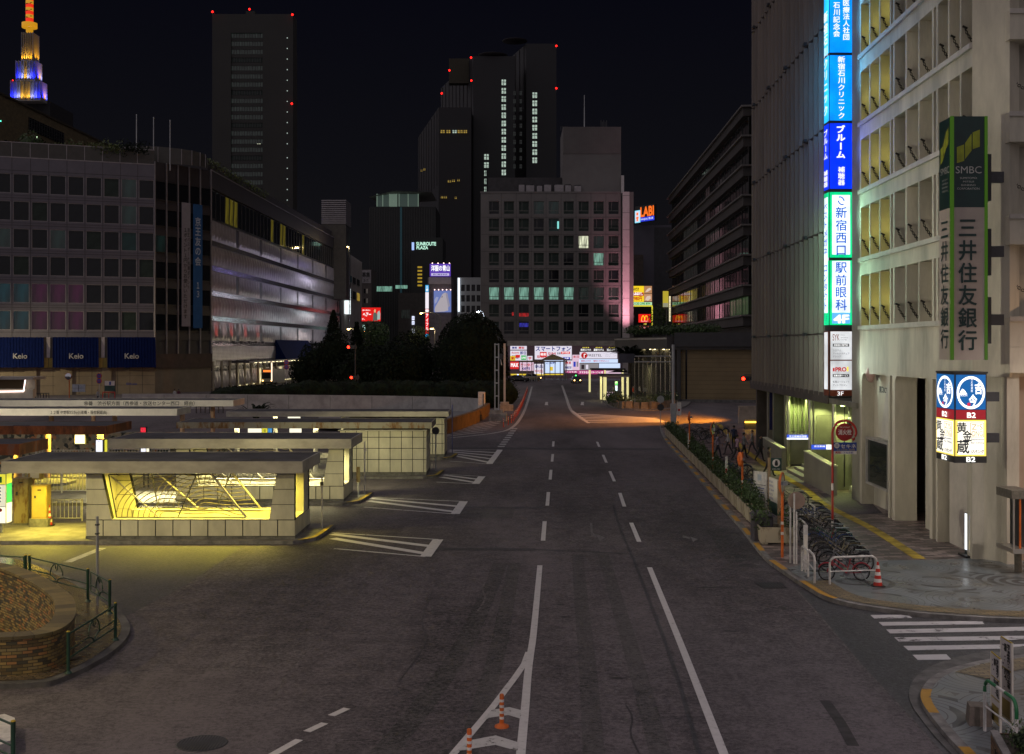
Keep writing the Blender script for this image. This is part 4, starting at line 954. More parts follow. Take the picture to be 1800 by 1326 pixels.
m_frame=pm('window_frame',(.27,.25,.26),.45,.3,.15); m_framed=pm('window_frame_dark',(.03,.03,.03),.5)
m_store=pm('store_cladding',(.108,.104,.13),.5,var=.12,scale=.6); m_store_d=pm('store_corner_stone',(.040,.035,.038),.5,var=.2,scale=.4); m_sj=pm('store_joint',(.03,.025,.028),.7)
m_fold=pm('folded_metal',(.40,.37,.38),.36,.5,.2,.7); m_base=pm('store_base_stone',(.19,.155,.11),.6,var=.15,scale=.5); m_bluecan=pm('blue_canvas',(.0015,.007,.055),.85,var=.25,scale=3,spec=.1)
FF=Facade((XX(0,178),178),(XX(272,186),186)); FC=Facade((XX(272,186),186),(XX(371,196),196)); FS=Facade((XX(371,196),196),(XX(597,327),327))
store=thing('department_store','wide dark department store with a grid of windows and a folded metal side','building',(XX(200,184),184,0))
pitch=FF.L/8.62; wd=pitch*.885; zrow=[35.0-5.75+.0]
rows=[]
for k in range(6):
 zt_=FF.z(1,304+48.35*k); zb_=FF.z(1,338.6+48.35*k); rows.append((zb_,zt_))
cols=[]
for k in range(-1,9):
 b_=FF.L-.1-(8-k)*pitch; cols.append((b_-wd,b_))
u0=cols[0][0]-.4
k=MB(FF.M); grid_wall(k,u0,FF.L,8.7,35.6,cols,rows,.35,m_store)
k.box(u0,FF.L,.4,14,0,35.2,m_store_d); k.box(u0,FF.L,.15,.4,0,8.7,m_base)
for a,b in cols:k.box(a-(pitch-wd)/2-.035,a-(pitch-wd)/2+.035,-.012,0,8.7,35.6,m_sj)
for a,b in rows:k.box(u0,FF.L,-.010,-.002,(a+b)/2+1.9,(a+b)/2+1.97,m_sj); k.box(u0,FF.L,-.010,-.002,a-.35,a-.3,m_sj)
k.build('front_wall',store)
rr_=random.Random(3); n=0
for ri,(a,b)in enumerate(rows):
 for ci,(c,d)in enumerate(cols):
  gl=g_dark if(ri*5+ci*3)%7 else g_green
  if ri in(4,5)and ci in(3,4,5):gl=g_mag
  elif ri in(4,5)and ci in(1,2):gl=g_cyan
  elif ci==8 and ri in(0,1,2):gl=g_dgreen if ri<2 else g_teal
  elif ri==2 and ci in(1,4):gl=g_dgreen
  put_window(store,FF,c,.10,a,d-c,b-a,gl,m_frame)
k=MB(FF.M);
for i in range(9):
 a=FF.L-(9-i)*pitch*1.0; k.box(a+.05,a+pitch-.05,.25,.30,35.75,37.9,pm('terrace_panel',(.05,.048,.042),.5,var=.2)if i==0 else bpy.data.materials['terrace_panel'])
 k.box(a-.05,a+.05,.2,.32,35.6,38.05,m_frame)
k.box(u0,FF.L,.2,.32,37.9,38.02,m_frame); k.box(u0,FF.L,-.05,.6,35.6,35.75,m_frame); k.build('terrace_railing',store)
m_silver=pm('silver_letters',(.5,.5,.48),.35,.6)
for i,(pa,pb,pt)in enumerate(((-60,77,35),(93,173,133),(189,273,230))):
 a,b=FF.u(pa),FF.u(pb); zt_,zb_=FF.z(pt,593),FF.z(pt,646); k=MB(FF.M)
 k.add([(a,-.25,zt_),(b,-.25,zt_),(b,-1.5,zb_),(a,-1.5,zb_),(a,.1,zt_),(b,.1,zt_),(b,.1,zb_),(a,.1,zb_)],[(0,3,2,1),(4,5,6,7),(0,1,5,4),(3,7,6,2),(0,4,7,3),(1,2,6,5)],m_bluecan)
 nn=int((b-a)/.42)
 for j in range(nn):x=a+(b-a)*j/nn; k.tube([(x,-.27,zt_),(x,-1.52,zb_)],.05,m_bluecan,4)
 cnp=k.build('blue_canopy',store); tx=MB(); ua,ub=FF.u(pt-11.5),FF.u(pt+13); za,zb2=FF.z(pt,630.5),FF.z(pt,621.5)
 f_=(zt_-(za+zb2)/2)/(zt_-zb_); tx.text('Keio',FF.M@Matrix.Translation((0,-.25-1.25*f_-.22,0)),ua,za,ub-ua,zb2-za,m_silver,.02); tx.build('lettering',cnp)
m_ochre=pm('ochre_boards',(.38,.27,.06),.6,var=.15)
for pa,pb in((77.5,92.5),(173.5,188.5)):
 a,b=FF.u(pa),FF.u(pb); k=MB(FF.M); k.box(a,b,-.3,.1,FF.z(pa,646.5),FF.z(pa,629.5),m_ochre); k.box((a+b)/2-.03,(a+b)/2+.03,-.32,-.3,FF.z(pa,646),FF.z(pa,630),m_sj); k.box((a+b)/2-.25,(a+b)/2+.25,-.2,.1,FF.z(pa,629),FF.z(pa,593),m_fold); k.build('pier',store)
k=MB(FF.M)
for i in range(14):x=u0+(FF.L-u0)*i/14; k.box(x,x+.05,.135,.15,.1,4.2,m_sj)
for z in(1.4,2.8):k.box(u0,FF.L,.14,.148,z,z+.04,m_sj)
for px,w_ in((44,1.6),(97,2.4),(180,1.3)):a=FF.u(px); k.box(a,a+w_,-.15,.14,0,4.25,m_base)
k.build('base_wall',store)
tx=MB()
for px in(104,222):
 a=FF.u(px); tx.text('◎Keio',FF.M@Matrix.Translation((0,.12,0)),a,FF.z(px,677),1.6,.35,m_inkb,.01)
tx.build('lettering',store)
k=MB(FC.M); zt_=FC.z(272,296); k.box(0,FC.L,.22,6,0,36.2,m_store_d)
nb=5; bw=FC.L/nb
for i in range(nb+1):x=i*bw; k.box(x-.09,x+.09,-.12,.06,4.2,36.2,m_frame)
for i in range(7):
 z=rows[i][0]-.6 if i<6 else 6; k.box(0,FC.L,-.02,.215,z-.9,z,m_store_d)
k.box(0,FC.L,-.25,.06,3.9,6.2,pm('corner_fascia',(.07,.045,.035),.6)); k.box(0,FC.L,.02,.06,0,3.9,m_base)
k.build('corner_wall',store)
for i in range(nb):
 for ri,(a,b)in enumerate(rows):
  gl=g_dark if not(ri==2 and i==0)else g_dgreen
  put_window(store,FC,i*bw+.12,-.01,a,bw-.24,b-a,gl,m_framed)
k=MB(); cxy=FC.M@Vector((FC.L*.5,4,0))
for i in range(11):
 a0=math.pi*(1.05+.09*i); a1=a0+.28; p0=(cxy.x+6.6*math.cos(a0),cxy.y+4.5*math.sin(a0)); p1=(cxy.x+6.6*math.cos(a1),cxy.y+4.5*math.sin(a1))
 k.quad((p0[0],p0[1],36.2),(p1[0],p1[1],36.2),(p1[0]*.97+cxy.x*.03,p1[1],39.4-i*.12),(p0[0]*.97+cxy.x*.03,p0[1],39.4-(i-1)*.12),bpy.data.materials['terrace_panel'])
 k.tube([(p0[0],p0[1],36.2),(p0[0],p0[1],39.5-i*.12)],.07,m_frame,5)
k.build('roof_drum',store)
zA=FS.z(371,331); zside=[(FS.z(371,py0),FS.z(371,py1))for py0,py1 in((374,409),(424,450),(455,494.5))]
k=MB(FS.M); k.box(0,FS.L,.5,12,0,zA+4.6,m_store_d)
k.box(0,FS.L,-.05,.5,zA+.05,zA+2.9,m_store_d); k.box(0,FS.L,.05,.5,5.0,zA-5.5,m_store_d)
k.box(0,FS.L,-.15,.1,zA+2.9,zA+3.05,m_frame)
bandz=[zA-5.3-4.15*i for i in range(7)]
for i,zt_ in enumerate(bandz):
 zb_=zt_-3.1 if i<6 else zt_-2.6
 nf=64; fw=(FS.L-.6)/nf; vs,fs=[],[]
 for j in range(nf):
  if i==5 and .52<j/nf<.86:continue
  if j%9==8 and i%2==0:continue
  a=.3+j*fw; b=a+fw; d=.26; tilt=i%2
  bb=len(vs); vs+=[(a,.03,zb_),(b,.03,zb_),(b,.03,zt_),(a,.03,zt_),(a+fw*(.15 if tilt else .5),-d*.25,zt_),(a+fw*.5,-d,(zt_+zb_)/2+(.5 if tilt else-.5)),(a+fw*(.85 if not tilt else .5),-d*.3,zb_)]
  fs+=[(bb,bb+6,bb+5,bb+4,bb+3),(bb+6,bb+1,bb+2,bb+4,bb+5),(bb,bb+1,bb+6),(bb+3,bb+4,bb+2)]
 k.add(vs,fs,m_fold)
 k.box(0,FS.L,-.08,.02,zt_+.02,zt_+.12,m_frame); k.box(0,FS.L,-.08,.02,zb_-.12,zb_-.02,m_frame)
k.build('folded_side_wall',store)
m_gapw=glass('band_glass',(.055,.05,.056),.2)
nw=44; fw=FS.L/nw
for j in range(nw):
 u_=j*fw; gl=g_dark
 if j in(3,4,5):gl=g_ydim
 if j in(15,18,19,26):gl=g_ydim
 put_window(store,FS,u_+.06,-.02,zA-4.9,fw-.12,4.7,gl,m_framed)
for i,zt_ in enumerate(bandz[:6]):
 k=MB(FS.M)
 k.box(.2,FS.L-.2,-.06,.04,zt_-4.0,zt_-3.22,m_gapw); k.build('window',store)
u0_,u1_=FS.u(483),FS.u(540); k=MB(FS.M); k.add([(u0_,-.2,FS.z(500,598)),(u1_,-.2,FS.z(500,598)),(u1_,-2.6,FS.z(490,634)),(u0_,-2.6,FS.z(490,634)),(u0_,0,FS.z(490,634)),(u1_,0,FS.z(490,634)),(u0_,0,FS.z(500,598)),(u1_,0,FS.z(500,598))],[(0,1,2,3),(0,3,4,6),(1,7,5,2),(3,2,5,4)],m_bluecan)
k.build('blue_canopy',store)
k=MB(FS.M); k.box(0,FS.u(482),-.25,.05,5.0,7.4,m_fold)
for i in range(9):z=5.2+i*.24; k.box(.2,FS.u(480),-.27,-.25,z,z+.03,m_sj)
k.build('mesh_fascia',store)
k=MB(FS.M)
for i in range(10):u_=.3+i*5.4; k.box(u_,u_+1.1,-.2,.5,0,4.9,m_base)
k.build('colonnade',store)
m_shopl=room('shop_interior',(.95,.8,.42),1.3,2.2)
k=MB(FS.M); k.box(FS.u(420),FS.L-3,.42,.48,.2,4.2,m_shopl); k.build('shop_front',store)
k=MB(FS.M); k.box(FS.u(404),FS.L,-3.4,-.3,4.5,4.8,m_store_d); k.build('arcade_roof',store)
m_dl=em('downlight',(1,.85,.5),7)
k=MB(FS.M)
for i in range(14):u_=FS.u(425)+i*3.6; k.box(u_,u_+.9,-2.6,-2.3,4.42,4.49,m_dl)
k.build('ceiling_light',store)
k=MB(FS.M); k.box(FS.u(450),FS.u(450.0)+.6,-3.0,-2.9,.8,4.3,em('lit_column_sign',(1,.8,.6),1.4)); k.build('pillar_sign',store)
for i in range(5):
 k=MB(FS.M); u_=6+i*5.5; k.tube([(u_,-.3,7.9),(u_,-2.2,8.1)],.05,m_steel_d,5); k.box(u_-.3,u_+.3,-2.5,-2.0,7.95,8.3,m_steel_d); k.build('spot_lamp',store)
def banner(px0,px1,py0,py1,m,label,txt,tm,extra=None):
 u_0,u_1=FC.u(px0),FC.u(px1); za,zb_=FC.z(px0,py1),FC.z(px0,py0); t=thing('banner',label,'banner',tuple(FC.M@Vector((u_0,-.6,za))))
 k=MB(FC.M); k.box(u_0,u_1,-.5,-.42,za,zb_,m); k.build('cloth',t)
 k=MB(FC.M)
 for z in(za+.2,zb_-.2):k.tube([(u_0+.2,-.42,z),(u_0+.2,.0,z)],.05,m_steel_d,5)
 k.build('bracket',t); k=MB()
 M_=FC.M@Matrix.Translation((0,-.52,0))
 for(s_,ua,za_,w_,h_)in txt:k.vtext(s_,M_,u_0+ua*(u_1-u_0),zb_-za_*(zb_-za),w_*(u_1-u_0),h_*(zb_-za),tm,.02)
 k.build('lettering',t)
m_banw=pm('banner_white',(.24,.23,.26),.8,var=.1); m_banb=pm('banner_blue',(.01,.075,.22),.8,var=.1); m_pale=pm('banner_letter',(.40,.45,.52),.7)
banner(316,331,356,574,m_banw,'white vertical banner with dark Japanese writing on the store corner',[('１ポイント１円からお使いいただけます',.15,.2,.5,.74),('京王パスポート共通ポイント',.62,.2,.3,.5)],m_ink)
banner(336,352,359,577,m_banb,'blue vertical banner with pale Japanese writing on the store corner',[('京王友の会',.15,.10,.7,.40),('１３',.25,.62,.5,.14)],m_pale)
for i,(px,pt,lb)in enumerate(((240,203,'tallest thin flagpole on the store roof, by the drum'),(270,208,'middle thin flagpole of three on the store roof'),(299,213,'shortest thin flagpole of three on the store roof'))):
 Y=187; k=MB(); x=XX(px,Y); k.tube([(x,Y,34.9),(x,Y,ZZ(pt,Y))],.10,m_steel,6,r2=.07); k.lathe([(.12,0),(.02,.2)],m_steel,8,(x,Y,ZZ(pt,Y))); k.build('flagpole',None,lb,'flagpole','flagpoles on the store roof')
tree('roof_shrub','dark round shrub on the store roof terrace',XX(53,184),184,[(0,0,38.3,2.0,1.8,2.0)],700,.22,m_leaf2,.1,38,71,cat='shrub',corem=True)
k=MB()
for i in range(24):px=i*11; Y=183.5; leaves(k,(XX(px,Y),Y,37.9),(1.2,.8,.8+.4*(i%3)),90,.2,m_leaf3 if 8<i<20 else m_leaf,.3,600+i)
k.build('roof_hedge',None,'thin strip of roof planting behind the terrace panels','hedge')
k=MB()
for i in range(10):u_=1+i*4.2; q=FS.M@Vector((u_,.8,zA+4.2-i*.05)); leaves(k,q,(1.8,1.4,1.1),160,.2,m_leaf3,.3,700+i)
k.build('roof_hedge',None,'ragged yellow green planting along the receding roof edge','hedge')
pr=thing('plant_room','ribbed box of louvres on the far end of the store roof','plant room',(XX(585,330),330,30)); Y=318; k=MB(); k.box(XX(528,Y),XX(608,Y),Y,Y+9,20,ZZ(395,Y),m_store_d); k.box(XX(566,Y),XX(609,Y),Y-1,Y,20,ZZ(395,Y),pm('plant_room_wall',(.06,.055,.048),.7)); k.build('wall',pr)
k=MB()
for i in range(12):z=ZZ(394,Y)+i*(ZZ(351,Y)-ZZ(394,Y))/12; k.box(XX(566,Y),XX(609,Y),Y-1,Y+9,z,z+.32,m_frame)
k.build('louvre',pr)
FB=Facade((XX(-80,215),215),(XX(206,300),300)); m_tan=brickmat('tan_tiles',[(.21,.16,.08),(.24,.18,.09),(.18,.14,.072)],(.1,.075,.045),.9,.45,.7,uv=True)
tb=thing('tan_building','tan tiled building with a dark band of windows rising behind the store','building',(-98,250,0)); k=MB(FB.M); zt_=FB.z(0,166)
k.quad((0,0,0),(FB.L,0,0),(FB.L,0,zt_),(0,0,zt_),m_tan,[(0,0),(FB.L,0),(FB.L,zt_),(0,zt_)]); k.box(0,FB.L,.02,20,0,zt_-.02,pm('tan_side',(.05,.04,.022),.8)); k.box(0,FB.L,-.2,.4,zt_,zt_+.4,bpy.data.materials['tan_side']); k.build('wall',tb)
k=MB(FB.M); a,b=FB.u(50),FB.u(111); z0,z1_=FB.z(50,228),FB.z(50,206); k.box(a,b,-.1,.02,z0,z1_,g_dark)
for i in range(15):x=a+(b-a)*i/14; k.box(x-.12,x+.12,-.2,-.1,z0,z1_,m_framed)
for i in range(3):z=z0+(z1_-z0)*(i+.5)/3; k.box(a,b,-.16,-.1,z,z+.12,m_framed)
k.build('window_band',tb)
k=MB(); Y=305;
for px,py,m_ in((1.2,213,em('green_glow',(.1,1,.6),3)),(65,241.5,em('pale_glow',(.7,1,.6),2)),(133,257,em('yellow_glow',(1,.8,.2),3)),(140.5,257,em('orange_glow',(1,.5,.1),5))):
 q=A(px,py,186 if px>10 else 214); mb=MB(); mb.lathe([(.02,-.12),(.12,0),(.02,.12)],m_,8,q); mb.tube([q+Vector((0,.1,-.1)),q+Vector((0,.1,-1.2))],.03,m_steel_d,4)
 mb.build('roof_lamp',None,{1.2:'tiny green light on the tan building at the picture edge',65:'tiny pale light by the dark roof shrub',133:'small yellow lamp on the store roof beside the orange one',140.5:'small bright orange lamp on the store roof'}[px],'lamp')
m_tw=pm('tower_stone',(.30,.29,.27),.7); tw=thing('clock_tower','far stepped tower lit blue and gold with a red and gold mast','tower',(XX(50,900),900,0)); Y=900
FLOOD={'b':(.01,.02,1),'c':(.08,.1,1),'w':(.38,.4,1),'g':(1,.45,.02),'h':(1,.52,.06),'d':(.6,.3,.02)}
def flood(x,y,z,tx,ty,tz,c):
 l=bpy.data.lights.new('floodlight','SPOT'); l.energy=14000 if c in 'bc' else 8000; l.color=FLOOD[c]; l.spot_size=R(80); l.spot_blend=1; l.shadow_soft_size=.4; o=bpy.data.objects.new('floodlight',l); COL.objects.link(o); o.location=(x,y,z); o.rotation_euler=Vector((tx-x,ty-y,tz-z)).to_track_quat('-Z','Y').to_euler()
def uplit(name,px0,px1,pxs,py0,py1,cols_,side_cols,yy):
 """tier of the tower, split by fins into strips, each washed by its own coloured floodlight"""
 k=MB(); n=len(cols_); x0,x1=XX(px0,yy),XX(px1,yy); za,zb_=ZZ(py1,yy),ZZ(py0,yy); D=10; xs=x1; H=zb_-za
 k.prism(cw([(x0,yy),(x1,yy),(xs,yy+D),(x0,yy+D)]),za,zb_,m_tw); k.box(x0,x1,yy-4,yy,za-.6,za,m_tw)
 for i in range(n+1):x=x0+(x1-x0)*i/n; k.box(x-.12,x+.12,yy-3.2,yy-.01,za,zb_,m_tw)
 for i,c in enumerate(cols_):x=x0+(x1-x0)*(i+.5)/n; flood(x,yy-2.6,za+.6,x,yy,za+H*.6,c)
 for i,c in enumerate(side_cols):f=(i+.5)/len(side_cols); flood(x1+2.4,yy+D*f,za+.6,x1,yy+D*f,za+H*.6,c)
 k.build(name,tw)
uplit('lower_tier',21,74,83,143.5,178,'bcwhdhwcb','bgc',900)
uplit('middle_tier',30.3,65,73.5,108,143,'bcwhwcb','bgw',904)
uplit('upper_tier',40.5,60,63.5,58.5,108,'dghgg','gg',908)
eo=em('lantern_gold',(.62,.29,.01),.8)
k=MB(); k.box(XX(16,912),XX(88,912),912,960,0,ZZ(178.5,912),pm('tower_dark',(.02,.02,.022),.8)); k.build('shaft',tw)
k=MB(); Y=912; x=XX(52,Y); k.lathe([(2.6,ZZ(58,Y)),(2.6,ZZ(50,Y)),(5.6,ZZ(49.5,Y)),(5.6,ZZ(41,Y)),(2.2,ZZ(40,Y))],eo,14,(x,Y,0)); k.build('lantern',tw)
k=MB()
for i in range(7):k.lathe([(3.0,ZZ(38-i*6.2,Y)),(3.0,ZZ(33-i*6.2,Y))],[em('mast_red',(.8,.03,.01),.9),em('mast_gold',(.6,.3,.02),.8)][i%2]if i<2 else[bpy.data.materials['mast_red'],bpy.data.materials['mast_gold']][i%2],8,(x,Y,0))
for i in range(24):a=i*1.05; z=ZZ(40,Y)+i*.85; k.tube([(x+3.3*math.cos(a),Y+3.3*math.sin(a),z),(x+3.3*math.cos(a+2.4),Y+3.3*math.sin(a+2.4),z+2)],.35,m_framed,4)
k.build('mast',tw)
m_av=em('aviation_red',(1,.012,.008),3)
def beacon(px,py,Y,label,r=1.0):
 r*=.55
 q=A(px,py,Y); k=MB(); k.lathe([(r*.3,-r),(r,-r*.5),(r,r*.5),(r*.3,r)],m_av,10,q); k.tube([q+Vector((0,.2,-r)),q+Vector((0,.2,-r*3))],r*.35,m_steel_d,4); k.build('beacon_lamp',None,label,'beacon')
beacon(22.5,141.5,899,'red beacon on the shoulder of the blue and gold tower',.9)
m_gt=pm('grey_tower_stone',(.036,.035,.032),.8,var=.12,scale=.05); Y=500
gt=thing('office_tower','tall plain grey tower with a recessed strip of windows','tower',(XX(445,Y),Y,0)); k=MB(); x0,x1=XX(373,Y),XX(515,Y); zt_=ZZ(25,Y); wa,wb=XX(406,Y),XX(461.5,Y)
grid_wall(k,x0,x1,0,zt_,[(wa,wb)],[(ZZ(345,Y),ZZ(58,Y))],2.5,m_gt,Y); k.box(x0,x1,Y+2.6,Y+9,0,zt_,m_gt); k.box(x1-20,XX(522,Y+10),Y+9.1,Y+10.5,0,ZZ(82,Y),m_gt); k.box(XX(430,Y),XX(446,Y),Y+2,Y+12,zt_,zt_+1.8,m_gt); k.build('wall',gt)
nf=20
for i in range(nf):
 z=ZZ(345,Y)+(ZZ(58,Y)-ZZ(345,Y))*i/nf; h=(ZZ(58,Y)-ZZ(345,Y))/nf; k=MB(); k.box(wa,wb,Y+.9,Y+1.1,z+h*.45,z+h,g_dim if i%4 else g_green); k.box(wa,wb,Y+.6,Y+2.5,z,z+h*.40,m_gt)
 for j in range(1,12):x=wa+(wb-wa)*j/12; k.box(x-.18,x+.18,Y+.85,Y+.9,z+h*.45,z+h,m_framed)
 k.build('window',gt)
k=MB(); k.box(XX(451,Y),XX(457,Y),Y+.8,Y+.88,ZZ(256.5,Y),ZZ(252,Y),g_litw); k.build('window',gt)
k=MB()
for i in range(17):q=A(505,67+i*18.6+(6 if i>10 else 0),Y); k.box(q.x-.17,q.x+.17,Y-.15,Y,q.z-.17,q.z+.17,em('stair_lamp',(.5,.6,.55),.8)if i==0 else bpy.data.materials['stair_lamp'])
k.build('stair_light',gt)
beacon(373.5,21,498,'red beacon at one upper corner of the plain grey tower',.8); beacon(438.5,16.5,505,'red beacon on the roof middle of the plain grey tower',.8); beacon(514,26,498,'red beacon at the other upper corner of the plain grey tower',.8); beacon(513,182.5,498,'red beacon partway down the side of the plain grey tower',.8)
Y=430; kb=thing('crowned_block','dark office block with a dimly lit glass crown','building',(XX(690,Y),Y,0)); m_dk=pm('dark_cladding',(.016,.019,.019),.5,.2,.2,.1); k=MB(); k.box(XX(648,Y),XX(765,Y),Y+3,Y+30,0,ZZ(362,Y),m_dk)
for i in range(26):x=XX(648+i*4.4,Y); k.box(x-.12,x+.12,Y+2.8,Y+3,0,ZZ(364,Y),m_framed)
k.build('wall',kb); k=MB(); cg=em('crown_glow',(.20,.28,.22),.45)
for a,b in((661,669),(671,681),(683,696),(700,714),(716,733)):k.box(XX(a,Y),XX(b,Y),Y+4,Y+4.5,ZZ(361,Y),ZZ(339,Y),cg if a in(683,)else em('crown_dim',(.05,.075,.065),.5)if 'crown_dim' not in bpy.data.materials else bpy.data.materials['crown_dim'])
for a in(660,670,682,695,699,715,733):k.box(XX(a,Y),XX(a+1.6,Y),Y+3.2,Y+4,ZZ(361,Y),ZZ(339,Y),cg)
k.add([(XX(646,Y),Y+2,ZZ(345,Y)),(XX(694,Y),Y-2,ZZ(337,Y)),(XX(760,Y),Y-2,ZZ(339,Y)),(XX(760,Y),Y+25,ZZ(339,Y)),(XX(655,Y),Y+25,ZZ(345,Y))],[(0,1,2,3,4)],m_tw); k.build('crown',kb)
k=MB(); k.box(XX(702,Y),XX(705.5,Y),Y+2.6,Y+2.75,ZZ(520,Y),ZZ(363,Y),em('blue_strip',(.008,.035,.045),.5)); k.box(XX(655,Y),XX(688,Y),Y+2.6,Y+2.75,ZZ(512,Y),ZZ(503,Y),g_teallit); k.box(XX(694,Y),XX(715,Y),Y+2.6,Y+2.75,ZZ(507,Y),ZZ(501,Y),g_teallit); k.build('lit_floor',kb)
Y=620; st=thing('stepped_tower','very dark stepped tower with two columns of lit windows','tower',(XX(880,Y),Y,0)); m_st=pm('stepped_tower_stone',(.005,.005,.008),.6,var=.2,scale=.03); m_st2=pm('stepped_tower_rib',(.018,.015,.018),.6)
def tier(name,px0,px1,pxc,pyt,py_side,dep,ribs=(0,0)):
 """tower block seen at a corner: px0..pxc is the receding flank, pxc..px1 the front"""
 k=MB(); k.box(XX(pxc,Y),XX(px1,Y),Y,Y+30,0,ZZ(pyt,Y),m_st); xe=XX(px0,Y+dep)
 zt2=ZZ(pyt,Y); k.prism(cw([(xe,Y+dep),(XX(pxc,Y),Y+.0),(XX(pxc,Y),Y+30),(xe,Y+dep+20)]),0,zt2,m_st)
 n=int(ribs[0])
 for i in range(n):f=(i+.5)/n; x=xe+(XX(pxc,Y)-xe)*f; y_=Y+dep*(1-f); k.box(x-.3,x+.3,y_-.5,y_,zt2-ribs[1],zt2-.5,m_st2)
 k.build(name,st)
tier('low_tower_block',735,828,771,189,0,90,(8,40));
Y=640; tier('middle_tower_block',775,905,832,99,0,80,(9,40))
Y=660; tier('high_tower_block',868,978,925,77,0,70,(8,36)); Y=620
k=MB(); k.box(XX(790,655),XX(829,655),650,656,ZZ(150,655),ZZ(107,655),pm('tower_screen',(.035,.03,.018),.8)); k.build('roof_screen',st)
def lit(px,py,pw,ph,m,Yw=618):k=MB(); q0=A(px-pw/2,py+ph/2,Yw); q1=A(px+pw/2,py-ph/2,Yw); k.box(q0.x,q1.x,Yw,Yw+.3,q0.z,q1.z,m); xm=(q0.x+q1.x)/2; k.box(xm-.16,xm+.16,Yw-.1,Yw,q0.z,q1.z,m_framed); k.box(q0.x,q1.x,Yw-.12,Yw-.1,(q0.z+q1.z)/2,(q0.z+q1.z)/2+.3,m_framed); k.build('window',st)
for i in range(12):lit(885.5,145.5+i*14.35 if i else 145,7.4,9.5,g_coolw)
for i in range(9):lit(940,167.5+i*14.3,8,9.5,g_coolw)
for i in range(5):lit(855-(2 if i>1 else 0),276+i*14.3,8 if i<2 else 3.4,9.5,g_coolw)
for i in range(10):
 for px in(904.5,915.5):lit(px,164+i*14.3,4,7,g_dim)
for px,w_ in((778,7),(788,7),(799,7),(809,9),(818,6)):lit(px,231.5,w_,5,g_amber if px!=799 else g_coolw,617)
for px,py,w_ in((790,319,6),(797,318,5),(806,317,4),(777,347,4),(783,347,5),(741,300,3),(746,298,3),(760,347,3),(801,348,3)):lit(px,py,w_,3.4,g_amber,617)
k=MB(); k.lathe([(1,ZZ(72,660)),(7,ZZ(70,660)),(7,ZZ(68.5,660))],m_st2,12,(XX(905,660),664,0)); k.build('helipad',st); k=MB(); k.lathe([(1,ZZ(98,640)),(8,ZZ(95,640)),(8,ZZ(93.5,640))],m_st2,12,(XX(866,640),645,0)); k.build('helipad',st)
for i,(px,py,lb)in enumerate(((978,81,'red beacon at the highest corner of the dark stepped tower'),(978,155.5,'red beacon halfway down the edge of the dark stepped tower'),(828,101.5,'red beacon on the middle step of the dark tower'),(790,124,'red beacon on the pole before the tower screen'),(828.5,142,'red beacon below the tower screen'),(776.5,164.5,'red beacon over the lowest step of the dark tower'))):beacon(px,py,612,lb,.9)
Y=276; CBX=lambda px:XX(px,Y); CBZ=lambda py:ZZ(py,Y)
m_cb=pm('pale_tile_wall',(.150,.138,.134),.6,var=.15,scale=.15); m_cbl=pm('pilaster_white',(.55,.50,.50),.6,var=.08)
cb=thing('office_block','pale office block of square windows above a bright phone shop','building',(CBX(980),Y,0))
m_officef=pm('office_frame',(.16,.155,.145),.5)
cols=[(CBX(600+(778+78.8*i)/3),CBX(600+(832.5+78.8*i)/3))for i in range(9)]
rws=[(CBZ(354.0+30.15*i+22.5),CBZ(354.0+30.15*i))for i in range(8)]
k=MB(); grid_wall(k,CBX(845),CBX(1091.5),CBZ(600),CBZ(338),cols,rws,.7,m_cb,Y); k.box(CBX(845),CBX(1112),Y+.8,Y+25,0,CBZ(339),m_cb)
for a,b in cols:k.box(b+.46,b+.52,Y-.03,Y,CBZ(598),CBZ(339),m_sj)
for a,b in rws:k.box(CBX(846),CBX(1091),Y-.025,Y-.003,a-.75,a-.70,m_sj)
k.box(CBX(844),CBX(1092),Y-.15,Y+.2,CBZ(339.5),CBZ(337),m_cb); k.build('wall',cb)
k=MB(); k.box(CBX(1094),CBX(1106),Y-.7,Y+1.2,0,CBZ(338),m_cbl); k.box(CBX(1106),CBX(1113.5),Y-.2,Y+20,0,CBZ(338),m_cb)
for i in range(9):z=CBZ(345+i*30); k.box(CBX(1094)-.02,CBX(1106)+.02,Y-.71,Y-.7,z,z+.07,m_sj)
k.build('pilaster',cb)
k=MB(); k.box(CBX(1091.6),CBX(1093.9),Y+.2,Y+.3,CBZ(600),CBZ(345),g_green); k.build('window_strip',cb)
for r_,(a,b)in enumerate(rws):
 for c,(x0,x1)in enumerate(cols):
  gl=g_green if(r_*7+c*3)%4 else g_dark
  if r_==5:gl=g_teallit if c<6 else g_dim
  if(r_,c)==(2,6):gl=g_litw
  if(r_,c)==(1,4):gl=g_teal
  if(r_,c)in((0,3),(0,4),(2,7)):gl=g_dgreen
  if(r_,c)==(3,7):gl=g_teallit
  if(r_,c)==(6,1)or(r_,c)==(6,2):gl=g_dark
  if(r_,c)==(7,2):gl=g_dark
  o=link('window',window_mesh(x1-x0,b-a,gl,m_officef,1),cb,None,M=Matrix.Translation((x0,Y+.35,a)))
k=MB(); k.box(CBX(980.5)-.12,CBX(980.5)+.9,Y+.25,Y+.3,rws[1][0]+.6,rws[1][0]+2.3,em('teal_screen',(.25,.8,.75),.9)); k.build('glowing_panel',cb)
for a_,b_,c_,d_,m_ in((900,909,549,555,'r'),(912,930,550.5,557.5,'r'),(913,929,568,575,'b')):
 k=MB(); k.box(CBX(a_),CBX(b_),Y+.36,Y+.40,CBZ(d_),CBZ(c_),room('window_sign_reflection',(.5,.01,.01)if m_=='r' else(.03,.03,.45),.8,2)); k.build('glowing_panel',cb)  # reflected red and blue signs, put in as glowing panels behind the wall face
k=MB(); ph=CBZ(338)-.2; a,b=CBX(990),CBX(1093); k.box(a,b,Y+2,Y+16,ph,CBZ(222),m_cb)
